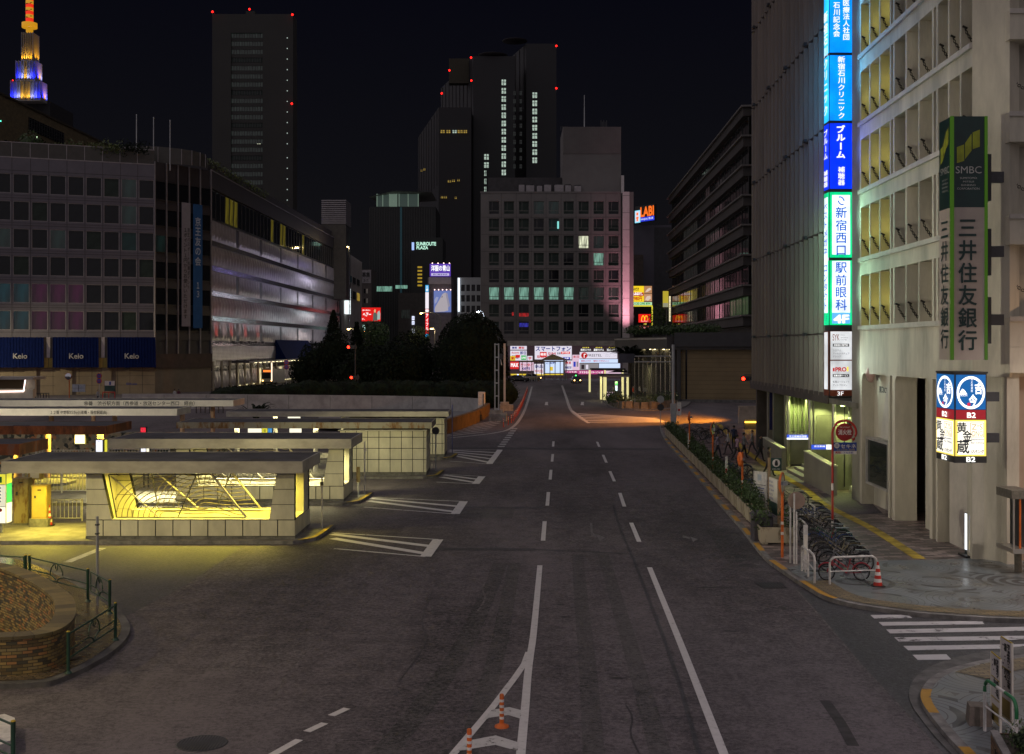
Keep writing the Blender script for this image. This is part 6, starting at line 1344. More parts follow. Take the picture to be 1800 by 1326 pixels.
def cross(px,w_):p=FV.M@Vector((U(px),0,0)); q=FV.M@Vector((U(px),w_,0)); return Facade((p.x,p.y),(q.x,q.y))
E0,E1,E2,E3=cross(1360,1.0),cross(1381,2.6),cross(1424,2.3),cross(1466,1.6)
m_pier=pm('entrance_pier',(.17,.175,.12),.5,var=.12)
k=MB(E0.M); k.box(0,.85,0,.4,.02,4.44,m_pier); k.build('entrance_pier',lv)
k=MB(E1.M); k.box(0,2.6,.3,.5,.02,4.44,m_ent)
for i in range(7):k.box(.05+i*.24,.09+i*.24,.18,.26,.02,4.44,m_alu)
k.box(.02,1.7,.27,.29,2.2,4.44,glass('entrance_glass',(.16,.18,.10),.08)); k.build('glass_screen',lv)
k=MB(E2.M); k.box(0,2.3,.0,.4,.02,4.44,m_ent); k.box(.35,1.35,-.03,.0,.3,3.6,pm('steel_door',(.18,.17,.13),.45)); k.box(1.22,1.32,-.05,-.03,1.6,2.1,m_panel); k.box(.7,.76,-.05,-.03,1.2,1.3,m_black); k.build('door_wall',lv)
k=MB(E3.M); k.box(0,1.6,.0,.3,.02,4.44,m_ent); k.box(.5,.54,-.03,0,.3,4.44,m_sj); k.build('door_wall',lv)
k=MB(E3.M); k.tube([(.62,-.5,4.4),(.62,-.5,3.75)],.03,m_steel_d,6); k.lathe([(.05,3.8),(.13,3.7),(.13,3.35),(.08,3.3)],m_steel_d,10,(.62,-.5,0)); k.build('hanging_lamp',lv)
for E_,uu in((E1,.12),(E1,1.72),(E2,-.05),(E2,1.55),(E3,-.05),(E3,1.1)):k=MB(E_.M); k.tube([(uu,-.22,.02),(uu,-.22,4.44)],.10,m_alu,12); k.build('column',lv)
m_edl=em('entrance_downlight',(.75,1,.35),9); DL=[]
for E_,uu,vv in((E1,.45,-.55),(E1,1.25,-.55),(E1,2.1,-.6),(E2,.5,-.7),(E2,1.9,-.6),(E3,.3,-.6),(E3,1.3,-.6)):
 k=MB(E_.M); k.lathe([(.12,4.36),(.12,4.43)],m_edl,12,(uu,vv,0)); k.lathe([(.17,4.40),(.17,4.445)],m_alu,12,(uu,vv,0)); k.build('downlight',lv); DL.append(E_.M@Vector((uu,vv,4.3)))
def sideblock(name,px0,px1,vv0,vv1,zt0,zt1,m,label):
 k=MB(FV.M); a,b=U(px0,vv0),U(px1,vv0)
 k.add([(a,vv0,0),(b,vv0,0),(b,vv1,0),(a,vv1,0),(a,vv0,zt0),(b,vv0,zt1),(b,vv1,zt1),(a,vv1,zt0)],[(0,3,2,1),(4,5,6,7),(0,1,5,4),(1,2,6,5),(2,3,7,6),(3,0,4,7)],m)
 k.add([(a,vv0-.03,zt0),(b,vv0-.03,zt1),(b,vv1+.03,zt1),(a,vv1+.03,zt0),(a,vv0-.03,zt0+.05),(b,vv0-.03,zt1+.05),(b,vv1+.03,zt1+.05),(a,vv1+.03,zt0+.05)],[(0,3,2,1),(4,5,6,7),(0,1,5,4),(1,2,6,5),(2,3,7,6),(3,0,4,7)],m_panel)
 k.build(name,None,label,'wall')
sideblock('entrance_side_wall',1341,1374,-.7,-.45,1.55,1.35,m_ent,'low stone side wall on the far side of the entrance steps')
sideblock('entrance_side_wall',1413,1461,-.7,-.42,1.75,1.55,m_ent,'low stone parapet of the subway stair, nearer than the steps')
k=MB(FV.M); a,b=U(1383,-.6),U(1411,-.6)
for i in range(4):k.box(a,b,-.6+i*.42,2.4,.13+i*.16-(.1 if i==0 else .0),.13+(i+1)*.16,m_stair)
k.build('entrance_steps',None,'four pale stone steps rising into the lit entrance','steps')
k=MB(FV.M); k.M=E1.M; k.box(.0,1.5,-.12,.1,.2,ZZ(772.5,E1.y(1381)),m_ent); k.build('entrance_counter',None,'plain stone panel beneath the lit blue and white entrance sign','panel')
def lsign(E_,u_0,u_1,py0,py1,px,vv,label,parts,txt):
 Ye=E_.y(px); zt_,zb_=ZZ(py0,Ye),ZZ(py1,Ye); t=thing('entrance_sign',label,'sign',tuple(E_.M@Vector((u_0,vv,zb_)))); k=MB(E_.M); k.box(u_0,u_1,vv,vv+.2,zb_,zt_,m_alu)
 for x in(u_0+.1,u_1-.2):k.box(x,x+.08,vv+.06,vv+.14,zt_,4.44,m_alu)
 k.build('case',t)
 for(a,b,c,d,m)in parts:k=MB(E_.M); k.box(u_0+a*(u_1-u_0),u_0+b*(u_1-u_0),vv-.03,vv-.002,zb_+c*(zt_-zb_),zb_+d*(zt_-zb_),m); k.build('panel',t)
 k=MB(); k.text(txt,E_.M@Matrix.Translation((0,vv-.05,0)),u_0+.10*(u_1-u_0),zb_+.48*(zt_-zb_),(u_1-u_0)*(.8 if len(parts)<3 else .42),(zt_-zb_)*.38,Tw,.02); k.build('lettering',t)
sb=em('entrance_sign_blue',(.03,.08,.55),1.2); sw=em('entrance_sign_white',(.9,.95,1),1.3)
lsign(E1,.0,1.32,763.5,772,1381,-.35,'lit blue sign with a bright white lower edge inside the entrance',[(0,1,.38,1,sb),(0,1,0,.36,sw)],'京王新線新宿駅')
lsign(E2,-.1,1.30,780,788,1424,-.75,'lit sign half blue and half white over the subway stair',[(0,.56,0,1,sb),(.57,1,0,1,sw),(.7,.74,.3,.7,m_gn)],'京王新線')
# ------------------------------------------------------------------ pier between the two blocks and bank building
m_bank=pm('bank_concrete',(.54,.50,.40),.75,var=.3,scale=.6,bump=.3,bscale=14,stretch=(1,1,.28)); m_bankd=pm('bank_rib_tile',(.15,.135,.105),.6,var=.3,scale=8); m_bankl=pm('bank_ledge',(.52,.48,.42),.7,var=.15,scale=1)
m_yin=pm('yellow_lit_reveal',(.60,.55,.24),.7,var=.12)  # yellow lamp light put into the colour of the first bay's reveals
FK=Facade((14.32+.03*54.85,54.85),(14.32+.03*40.3,40.3)); KU=FK.u
bk=thing('bank_building','pale concrete bank building of deep fin-framed windows with a corner','building',(16.5,46,0))
zl=[8.21+3.1*i for i in range(6)]; TOP=27
grp=[(KU(1513),KU(1564)),(KU(1572.3),KU(1638.5)),(KU(1649),KU(1709))]
fcol=[]
for gi,(a,b)in enumerate(grp):
 w_=(b-a-2*.14)/3
 for j in range(3):fcol.append((a+j*(w_+.14),a+j*(w_+.14)+w_,gi))
slots=[(KU(1566.3),KU(1569.8)),(KU(1641.5),KU(1645.5))]
allc=sorted([(c[0],c[1])for c in fcol]+slots)
k=MB(FK.M); rws=[(z+.06,z+2.36)for z in zl]; grid_wall(k,0,FK.L,6.35,TOP,allc,rws,.62,m_bank,0.0); k.box(0,FK.L,1.0,12,6.3,TOP,m_bankd); k.build('wall',bk)
k=MB(FK.M)
for z in zl:k.box(0,FK.L,-.10,-.002,z-.14,z+.05,m_bankl)
k.build('ledge',bk)
k=MB(FK.M)
for z in zl:k.box(0,FK.L,.80,.84,z,z+2.4,g_dark)
k.build('glazing',bk)
for z in zl:
 for j in(0,1,2):c=fcol[j]; k=MB(FK.M); k.box(c[0]+.002,c[0]+.025,.03,.79,z+.07,z+2.34,m_yin); k.build('yellow_lit_reveal',bk)
m_chain=pm('chain_iron',(.045,.04,.035),.5,.6)
ch=MB(); npt=9
for i in range(npt-1):
 f=(i+.5)/npt; x=-.26+.36*f; z=.62-.62*f**.7; ring_=[(x+.035*math.cos(a)*(1 if i%2 else .4),-.0+.03*math.sin(a)*(0 if i%2 else 1),z+.06*math.sin(a))for a in[q*math.pi/4 for q in range(8)]]
 ch.tube(ring_,.017,m_chain,4,closed=True)
ch.tube([(-.34,0,.66),(-.18,0,.58)],.04,m_chain,6)
cme=bpy.data.meshes.new('chain'); cme.from_pydata([tuple(p)for p in ch.v],[],ch.f); cme.materials.append(m_chain)
for z in zl:
 for c in fcol:link('chain',cme,bk,None,M=FK.M@Matrix.Translation((c[0]+.09,.36,z+.22))@Matrix.Rotation(R(90),4,'Z')@Matrix.Scale(1.0,4))
def arch_recess(mb,a,b,z0_,z1__,r,v0,th,m,n=7):
 """wall panel piece u in [a,b] that fills the corners above a round-shouldered opening"""
 for s_,x,cx in((1,a,a+r),(-1,b,b-r)):
  pts=[(x,z1__)]+[(cx-s_*r*math.cos(t_*math.pi/2/n),z1__-r+r*math.sin(t_*math.pi/2/n))for t_ in range(n+1)]
  vs=[(p[0],v0,p[1])for p in pts]+[(p[0],v0+th,p[1])for p in pts]; N=len(pts)
  mb.add(vs,[tuple(range(N)),tuple(range(2*N-1,N-1,-1))]+[(i,i+1,N+i+1,N+i)for i in range(N-1)],m)
ops=[(KU(1515),KU(1561)),(KU(1573),KU(1634)),(KU(1648),KU(1700))]; sl2=[(KU(1564),KU(1568.5)),(KU(1639),KU(1645))]
k=MB(FK.M); grid_wall(k,0,FK.L,.0,6.35,sorted(ops+sl2),[(0.02,6.1)],.9,m_bank);
for a,b in ops:arch_recess(k,a,b,0,6.1,.35,.0,.9,m_bank)
k.build('base_wall',bk)
k=MB(FK.M); k.box(0,FK.L,2.2,2.4,.02,6.34,m_bank); k.box(ops[1][1]-.6,ops[1][1]-.05,.95,2.2,.02,6.1,m_bankd); k.box(ops[2][0]+.1,ops[2][0]+2.4,.4,1.8,.05,6.1,m_bankl); k.box(ops[2][0]+2.4,ops[2][1],1.0,2.2,.02,6.1,m_bankd)
for i in range(12):x=ops[1][1]-.58+i*.045; k.box(x,x+.02,.93,.95,.02,6.1,m_framed)
k.box(ops[1][0]+.3,ops[1][1]-.62,1.2,2.2,.02,6.1,m_bank); k.build('recess',bk)
a,b=ops[0]; k=MB(FK.M); k.box(a,b,.55,.9,.02,6.1,m_bank)
k.build('bay_wall',bk)
k=MB(FK.M); zz0,zz1=FK.z(1522,850),FK.z(1522,768); m_sf=pm('show_window_frame',(.45,.43,.40),.35,.3)
wa,wb2=a+.55,b-.15
for(p,q,r_,s_)in((wa,wb2,zz0,zz0+.1),(wa,wb2,zz1-.1,zz1),(wa,wa+.1,zz0+.1,zz1-.1),(wb2-.1,wb2,zz0+.1,zz1-.1)):k.box(p,q,.02,.56,r_,s_,m_sf)
k.build('show_window_frame',bk); k=MB(FK.M); k.box(wa+.1,wb2-.1,.10,.13,zz0+.1,zz1-.1,glass('show_glass',(.03,.035,.03),.04)); k.build('show_window',bk)
k=MB(FK.M); pts=[]
for i in range(9):f=i/8; pts.append((b-1.6+1.6*f,.2+.34*(1-f),zz1+.1+2.6*math.sin(f*math.pi/2)))
vs=[(p[0],.12,p[2])for p in pts]+[(p[0],.54,p[2])for p in pts]+[(b,.12,zz1+.1),(b,.54,zz1+.1)]
N=9; k.add(vs,[tuple(range(N))+(2*N,)]+[(i,i+1,N+i+1,N+i)for i in range(N-1)],m_bankl); k.build('curved_fin',bk)
k=MB(); q=FK.M@Vector((a+1.0,.2,FK.z(1528,657))); k.lathe([(.02,-.30),(.36,-.16),(.42,-.05),(.40,.0),(.1,.02)],pm('round_lamp_pink',(.50,.33,.28),.4),24,(q.x,q.y,q.z),'X'); k.tube([q,q+Vector((.5,.0,.05))],.05,m_alu,6); k.build('round_fitting',bk)
k=MB(); k.text('東口BCS',FK.M@Matrix.Translation((0,.53,0)),a+.95,FK.z(1530,691),1.2,.3,m_ink,.03); k.build('lettering',bk)
c0=FK.M@Vector((FK.L,0,0)); c1=Vector((16.35,39.25)); FCh=Facade((c0.x,c0.y),(c1.x,c1.y)); FX=Facade((c1.x,c1.y),(24,39.25))
k=MB(FCh.M); k.box(0,FCh.L,0,.6,6.3,TOP,m_bank); k.box(0,FCh.L,.3,.6,0,6.3,m_bank); k.build('corner_wall',bk)
k=MB(FX.M); rw3=[(z+.1-.75,z+2.3-.95)for z in[11.6,14.95,18.3,21.6]]
k.box(0,FX.L,0.9,8,0,TOP,m_bank)
for z in(8.25,11.6,14.95,18.3,21.6,24.9):
 k.box(-.1,FX.L,-.25,.9,z-.95,z,m_bank); k.box(-.12,FX.L,-.32,-.25,z-.12,z+.04,m_bankl)
k.box(-.1,FX.L,-.25,.9,6.45,7.29,m_bank); k.box(1.05,1.13,.84,.9,8.3,TOP,m_bankd); k.box(-.05,.35,.1,.9,0,6.45,m_bank)
k.build('corner_wing',bk)
k=MB(FX.M); k.box(.36,FX.L,.80,.9,.1,6.3,pm('orange_lit_stone',(.36,.27,.20),.7,var=.12,scale=.5)); k.build('wing_base',bk)  # orange lamp light put partly into the stone colour
for z in(9.2,12.55,15.9):
 k=MB(FX.M); pts=[(.15+1.4*i/12,.3,z+.35-.42*math.sin(i/12*math.pi)**.8*1-.1*i/12)for i in range(13)]
 for i in range(12):m_=(Vector(pts[i])+Vector(pts[i+1]))/2; k.tube([(m_.x+.06*math.cos(a_)*(1 if i%2 else .9),m_.y+(.03*math.sin(a_)if i%2 else 0),m_.z+.045*math.sin(a_))for a_ in[q_*math.pi/4 for q_ in range(8)]],.014,m_chain,4,closed=True)
 k.build('chain',bk)
k=MB(); x0,x1=XX(1779,37.5),XX(1812,37.5); k.box(x0-.05,x1,37.4,38.6,ZZ(877,37.5),ZZ(862,37.5),m_bankd); k.box(x0-.05,x1,37.3,38.6,ZZ(972,37.5),ZZ(964,37.5),m_alu); k.box(x0+.35,x1,37.7,38.5,ZZ(964,37.5),ZZ(877,37.5),m_framed)
for px in(1782,1793):k.tube([(XX(px,37.45),37.45,ZZ(964,37.5)),(XX(px,37.45),37.45,ZZ(877,37.5))],.035,m_orange if px==1793 else m_alu,8)
k.tube([(x0+.4,38,0),(x0+.4,38,ZZ(972,37.5))],.12,m_bankd,8); k.build('window_box',None,'metal framed box with a bristly top at the right picture edge','window box')
k=MB()
for z,m_ in((.22,m_fw),(.30,m_pale)):k.lathe([(.16,.132),(.19,.25),(.15,.44),(.03,.5)],m_,9,(0,0,0))if z<.25 else k.box(-.1,.1,-.14,.05,.3,.46,m_)
o=k.build('rubbish_bag',None,'small white rubbish bag standing against the bank wall','bag'); q=gp((1500,866),z=.13)[0]; o.location=(q.x,q.y,0)
k=MB(); x0=16.05; k.box(x0,x0+3,55.0,56.4,0,30,m_ent); k.build('pier_wall',None,'narrow dark stone pier between the louvred block and the bank','wall')
# ------------------------------------------------------------------ lit sign column
Y0=58.0; xa,xb=XX(1457,Y0),XX(1499.5,Y0); col=thing('sign_column','tall lit sign column of blue, green and white panels between the two blocks','sign',(xa,Y0,4.9)); k=MB(); D=.85; m_case=pm('sign_case',(.03,.10,.08),.4); m_caser=pm('sign_case_rust',(.20,.05,.02),.5)
k.box(xa+.02,xb+.55,Y0+.03,Y0+D,ZZ(697,Y0),25.5,m_steel_d)
for z in(6,9,12,15,18,21):k.box(xb,xb+.9,Y0+.3,Y0+.6,z,z+.2,m_steel_d)
k.build('case',col)
cy=backlit('col_sky_blue',(.0,.26,1.0),1.25); cb2=backlit('col_deep_blue',(.0,.03,.90),1.2); cg=backlit('col_green',(.0,.60,.22),1.25); cw_=backlit('col_white',(.80,.90,1.0),1.25); cl=backlit('col_pale',(.78,.80,.82),.85); clb=em('col_label_blue',(.12,.42,.85),1.1); csb=backlit('col_side_cyan',(.02,.5,1),1.3)
tb_=em('col_ink_blue',(.01,.12,.62),.9,False); tbr=em('col_ink_brown',(.22,.04,.015),.8,False)
def face(py0,py1,m,side=None,inset=0.0,nm='panel'):
 k=MB(); za,zb_=ZZ(py1,Y0),ZZ(py0,Y0); k.box(xa+.05+inset,xb-.05-inset,Y0-.02-inset*.05,Y0+.028,za+.03+inset,zb_-.03-inset,m)
 if inset==0:k.box(xa-.02,xa+.018,Y0+.05,Y0+D-.03,za+.03,zb_-.03,side or m)
 return k.build(nm,col)
for p0,p1,m_,s_ in((-120,93.5,cy,csb),(96.5,213,cy,csb),(216,333,cb2,cb2),(337,454,cg,cg),(457,572.5,cg,cg),(581,697,pm('col_brown',(.22,.05,.02),.5),m_caser)):
 face(p0,p1,m_,s_)
face(338.5,452.5,cw_,None,.10); k=MB(); k.box(xa+.15,xb-.15,Y0-.03,Y0+.02,ZZ(550,Y0),ZZ(459,Y0),cw_); k.box(xa+.15,xb-.15,Y0-.03,Y0+.02,ZZ(569,Y0),ZZ(550.6,Y0),clb); k.build('panel',col)
k=MB(); k.box(xa+.07,xb-.07,Y0-.04,Y0+.0,ZZ(632.5,Y0),ZZ(583,Y0),cl); k.box(xa+.07,xb-.07,Y0-.04,Y0+.0,ZZ(685.5,Y0),ZZ(634.5,Y0),cl); k.box(xa-.03,xa+.01,Y0+.12,Y0+D-.1,ZZ(685,Y0),ZZ(584,Y0),cl); k.box(xa-.03,xa+.01,Y0+.12,Y0+D-.1,ZZ(550,Y0),ZZ(346,Y0),cw_); k.build('panel',col)
k=MB(); Mf=at(0,Y0-.06); W_=xb-xa; px2=lambda n:n*Y0/FP
def V(s_,px0,px1,py0,py1,m,off=.02):k.vtext(s_,Mf,XX(px0,Y0),ZZ(py0,Y0),XX(px1,Y0)-XX(px0,Y0),ZZ(py0,Y0)-ZZ(py1,Y0),m,off)
def Hh(s_,px0,px1,py0,py1,m,off=.02):k.text(s_,Mf,XX(px0,Y0),ZZ(py1,Y0),XX(px1,Y0)-XX(px0,Y0),ZZ(py0,Y0)-ZZ(py1,Y0),m,off)
V('医療法人社団',1480.5,1493.5,0,72,Tw); V('石川記念会',1463.5,1476.5,4,66,Tw); V('新宿石川クリニック',1471.5,1485.5,99,210,Tw); V('ブルーム',1469,1486,220,280,Tw,.045); V('補聴器',1472,1485,293,327,Tw)
V('新宿西口',1467,1489,363,452,tb_,.015); V('駅前眼科',1467,1489,460,547,tb_,.015); Hh('4F',1465.5,1491,554,568,Tw,.05); Hh('3F',1471.5,1482,688.5,695.5,Tw,.01)
Hh('SYK',1463,1475,587.5,599,tbr,.0); Hh('System',1477,1484,588,590.6,em('col_ink_grey',(.3,.3,.32),.6,False),0); Hh('Architecture',1477,1490,592.4,594.8,bpy.data.materials['col_ink_grey'],0); Hh('Knowledge',1477,1488,596.4,599,bpy.data.materials['col_ink_grey'],0)
for p0,s_ in((604.5,'IT技術の専門学校'),(658,'転職支援サービス')):k.box(XX(1463.5,Y0),XX(1492,Y0),Y0-.06,Y0-.045,ZZ(p0+5,Y0),ZZ(p0,Y0),Tk)
k.M=ID
Mf2=at(0,Y0-.075);
for p0,s_ in((604.5,'技術者の専門校'),(658,'転職支援サービス')):k.text(s_,Mf2,XX(1465,Y0),ZZ(p0+4.2,Y0),XX(1490,Y0)-XX(1465,Y0),px2(3.4),Tw,.02)
for p0,s_ in((614.5,'システム'),(620,'アーキテクチュア'),(625,'ナレッジ'),(669.5,'転職エージェント'),(675.5,'アットプロジン')):Hh(s_,1463.5,1463.5+3.6*len(s_),p0,p0+3.6,bpy.data.materials['col_ink_grey'],.01)
Hh('PRO',1468,1487,646,653,Tr,.04); k.box(XX(1488,Y0),XX(1491,Y0),Y0-.06,Y0-.05,ZZ(653,Y0),ZZ(645,Y0),Ty); k.box(XX(1463.5,Y0),XX(1466.5,Y0),Y0-.06,Y0-.05,ZZ(653,Y0),ZZ(647,Y0),Tr)
for s2 in(0,math.pi):k.tube([(XX(1478,Y0)+px2(5.5)*math.cos(a_+s2)+.0,Y0-.06,ZZ(353.5,Y0)+px2(6.5)*math.sin(a_+s2)-.35*px2(6.5)*math.cos(a_+s2))for a_ in[.3+i*.21 for i in range(11)]],.03,tb_,5)
k.build('lettering',col)
Ms=Matrix.Translation((xa-.045,Y0+D-.04,0))@Matrix.Rotation(R(-90),4,'Z'); k=MB(); Ms2=Ms; dd=D-.1
def VS(s_,py0,py1,m):k.vtext(s_,Ms2,.02,ZZ(py0,Y0+.4),dd,ZZ(py0,Y0+.4)-ZZ(py1,Y0+.4),m,.02)
VS('新宿石川クリニック',20,205,Tw); VS('ブルーム',228,282,Tw); VS('補聴器',300,330,Tw); VS('ベストメガネ',356,450,tb_); VS('コンタクト',464,546,tb_); k.build('side_lettering',col)
# ------------------------------------------------------------------ bank sign and restaurant sign by the corner
Yb=38.0; xa,xb=XX(1672,Yb),XX(1735,Yb); D=1.12; bs=thing('bank_sign','tall square bank sign, dark green top over pale lower panel','sign',(xa,Yb,6.9)); m_dg=pm('sign_dark_green',(.004,.030,.026),.35); m_pk2=pm('sign_pale',(.42,.36,.31),.5,var=.06); m_lime=em('sign_lime',(.07,.20,.005),.3); m_lime2=pm('sign_lime_paint',(.32,.36,.02),.5)
zt_,zm,zb_=ZZ(204.5,Yb),ZZ(364.5,Yb),ZZ(633,Yb); k=MB(); k.box(xa+.02,xb-.02,Yb+.02,Yb+D,zb_,zm-.002,m_pk2); k.box(xa+.02,xb-.02,Yb+.02,Yb+D,zm,zt_,m_dg); k.build('case',bs)
k=MB(); k.box(xa-.02,xa+.08,Yb-.03,Yb+.07,zb_,zt_,m_lime); k.box(xb-.07,xb+.02,Yb-.01,Yb+.08,zb_,zt_,m_lime); k.build('edge_light',bs)
k=MB()
for z in(8.0,10.2,12.6):k.box(xb,xb+.75,Yb+.5,Yb+.7,z,z+.35,m_steel_d); k.box(xb+.1,xb+.3,Yb+.4,Yb+.8,z-.6,z+.9,m_framed)
k.build('bracket',bs)
P=lambda px:XX(px,Yb); Z_=lambda py:ZZ(py,Yb); k=MB(); yy=Yb+.005
for pts in([(1682,259),(1695,254),(1695,283),(1682,287)],[(1696.5,252),(1708,235),(1708,265),(1696.5,280)],[(1709.8,233),(1722.5,228),(1722.5,258),(1709.8,262.5)]):k.poly([(P(a),yy,Z_(b))for a,b in pts][::-1],m_lime2)
k.build('emblem',bs); k=MB(); Mf=at(0,yy); m_sil=pm('sign_silver_letters',(.46,.46,.42),.4,.3)
def HB(s_,px0,px1,py0,py1,m,off=0):k.text(s_,Mf,P(px0),Z_(py1),P(px1)-P(px0),Z_(py0)-Z_(py1),m,off)
HB('SMBC',1680,1725.5,292.5,305,m_sil,-.004); HB('SUMITOMO',1687.5,1717.5,311.5,314.8,m_sil); HB('MITSUI',1693,1712,318,321,m_sil); HB('BANKING',1690,1715,324,327.2,m_sil); HB('CORPORATION.',1682.5,1723,330,333.6,m_sil)
k.vtext('三井住友銀行',Mf,P(1683),Z_(381),P(1719)-P(1683),Z_(381)-Z_(618),m_dg,.018); k.build('lettering',bs)
Ms=Matrix.Translation((xa+.012,Yb+D,0))@Matrix.Rotation(R(-90),4,'Z'); k=MB(); sc2=1.01; k.vtext('三井住友銀行',Ms,.12,ZZ(384,Yb+.5),D-.36,ZZ(384,Yb+.5)-ZZ(615,Yb+.5),m_dg,.018); k.text('SMBC',Ms,.14,ZZ(306,Yb+.5),D-.35,.22,m_sil);
for i,s_ in enumerate(('SUMITOMO','MITSUI','BANKING','CORPORATION.')):k.text(s_,Ms,.28,ZZ(318+i*6.4,Yb+.5),D-.62,.055,m_sil)
k.M=Ms
for pts in([(.15,287,259),(.37,280,255)],[(.4,279,252),(.6,263,236)],[(.62,262,233),(.84,256,227)]):
 k.poly([(pts[0][0],0,ZZ(pts[0][1],Yb+.5)),(pts[1][0],0,ZZ(pts[1][1],Yb+.5)),(pts[1][0],0,ZZ(pts[1][2],Yb+.5)),(pts[0][0],0,ZZ(pts[0][2],Yb+.5))],m_lime2)
k.M=ID; k.build('side_lettering',bs)
Yb=37.6; xa,xb=XX(1678,Yb),XX(1734.5,Yb); D=1.6; rsn=thing('restaurant_sign','lit box sign, blue round emblem above white panel with black brush writing','sign',(xa,Yb,3.6)); zt_,zb_=ZZ(657,Yb),ZZ(814,Yb); k=MB(); k.box(xa,xb,Yb,Yb+D,zb_,zt_,m_framed); k.box(xa-.03,xb+.03,Yb-.03,Yb+D,zt_,zt_+.06,m_framed); k.box(xb,xb+.6,Yb+.5,Yb+.7,zt_-.9,zt_-.6,m_steel_d); k.box(xb,xb+.6,Yb+.5,Yb+.7,zb_+.6,zb_+.9,m_steel_d); k.build('case',rsn)
rb_=em('rest_blue',(.004,.11,.36),.95); rr2=em('rest_red',(.30,.012,.02),.9); rw_=backlit('rest_white',(1,.95,.82),1.15); ry=em('rest_yellow',(.9,.68,.12),1.2); tbk=em('rest_ink',(.012,.014,.02),.5,False); tgold=em('rest_gold',(.5,.36,.12),.8,False); tred=em('rest_red_ink',(.7,.02,.06),.9,False); twh=em('rest_white_ink',(1,1,.95),1.4,False); tgr=em('rest_grey_ink',(.35,.36,.38),.8,False)
for sidef in(0,1):
 if sidef==0:Mx=at(xa,Yb-.012); L_=xb-xa
 else:Mx=Matrix.Translation((xa-.012,Yb+D,0))@Matrix.Rotation(R(-90),4,'Z'); L_=D
 zf=lambda py:ZZ(py,Yb); k=MB(Mx); e_=.04
 k.box(e_,L_-e_,0,.011,zf(720),zf(659),rb_); k.box(e_,L_-e_,0,.011,zf(737.5),zf(721),rr2); k.box(e_*.6,L_-e_*.6,-.006,.011,zf(802),zf(738.5),ry); k.box(e_+.05,L_-e_-.05,-.012,-.006,zf(799.5),zf(741),rw_); k.build('panel',rsn)
 k=MB(Mx); f=lambda u_:u_*L_; cx,cz,rx,rz=f(.5),zf(690.5),f(.44),(zf(661)-zf(720))*.49
 def oval(r0,r1,m,y_):
  n=40; vs=[(cx+rx*r*math.cos(2*math.pi*i/n),y_,cz+rz*r*math.sin(2*math.pi*i/n))for r in(r0,r1)for i in range(n)]
  k.add(vs,[(i,(i+1)%n,n+(i+1)%n,n+i)for i in range(n)],m)
 oval(.84,1.0,twh,-.006); oval(.905,.925,tgr,-.010); k.build('emblem',rsn)
 k=MB(); M2=Mx@Matrix.Translation((0,-.02,0))
 k.text('吉',M2,f(.62),zf(693),f(.22),zf(674)-zf(693),twh,.03); k.text('今',M2,f(.44),zf(715),f(.24),zf(694)-zf(715),twh,.03); k.vtext('炭火居酒屋',M2,f(.49),zf(664),f(.07),zf(664)-zf(690),twh); k.text('KIKKON',M2,f(.14),zf(697),f(.24),.07,twh)
 k.M=M2; k.poly([(f(.13),0,zf(694)),(f(.38),0,zf(693)),(f(.30),0,zf(686)),(f(.23),0,zf(683.5)),(f(.18),0,zf(687))],twh); k.lathe([(.055,0),(.055,.004)],tred,14,(f(.43),-.01,zf(711)),'Y')
 for z0_,h in((734.5,9),):k.M=ID; k.text('B2',M2,f(.38),zf(z0_),f(.26),zf(z0_-h)-zf(z0_),twh,.02)
 k.text('B2',M2,f(.36),zf(812),f(.27),zf(803.5)-zf(812),twh,.02)
 for ch_,u_,py0,py1,w_ in(('黄',.06,743,761,.30),('金',.24,757,775,.28),('蔵',.06,774,797,.38)):k.text(ch_,M2,f(u_),zf(py1),f(w_),zf(py0)-zf(py1),tbk,.018)
 k.text('ジパング',M2,f(.50),zf(797),f(.40),zf(791)-zf(797),tbk,.02); k.text('Z!S',M2,f(.52),zf(755.5),f(.34),zf(746)-zf(755.5),tgold,.0); k.text('ONG',M2,f(.52),zf(767),f(.34),zf(757.5)-zf(767),tgold); k.text('Japanese',M2,f(.50),zf(775),f(.40),zf(770.5)-zf(775),tgr,.02); k.text('Bar Dining',M2,f(.50),zf(781),f(.40),zf(776.5)-zf(781),tgr,.02)
 k.lathe([(.025,0),(.025,.004)],tred,10,(0,0,0),'Y')if False else None
 k.M=M2
 for a,b,c,d in((.48,.90,743.2,744),(.48,.90,768,768.8),(.48,.495,744,768),(.885,.90,744,768)):k.box(f(a),f(b),0,.004,zf(d),zf(c),tgold)
 k.build('lettering',rsn)
Yf=40.6; fs=thing('floor_sign','narrow free-standing lit sign on the ground by the bank corner','sign',(XX(1709,Yf),Yf,.13)); x0,x1=XX(1702.5,Yf),XX(1721,Yf); k=MB(); k.box(x0+.08,x1,Yf,Yf+.55,.14,ZZ(905,Yf),pm('floor_sign_case',(.01,.03,.035),.4)); k.box(x0-.12,x1+.1,Yf-.1,Yf+.65,.13,.2,m_black); k.build('case',fs)
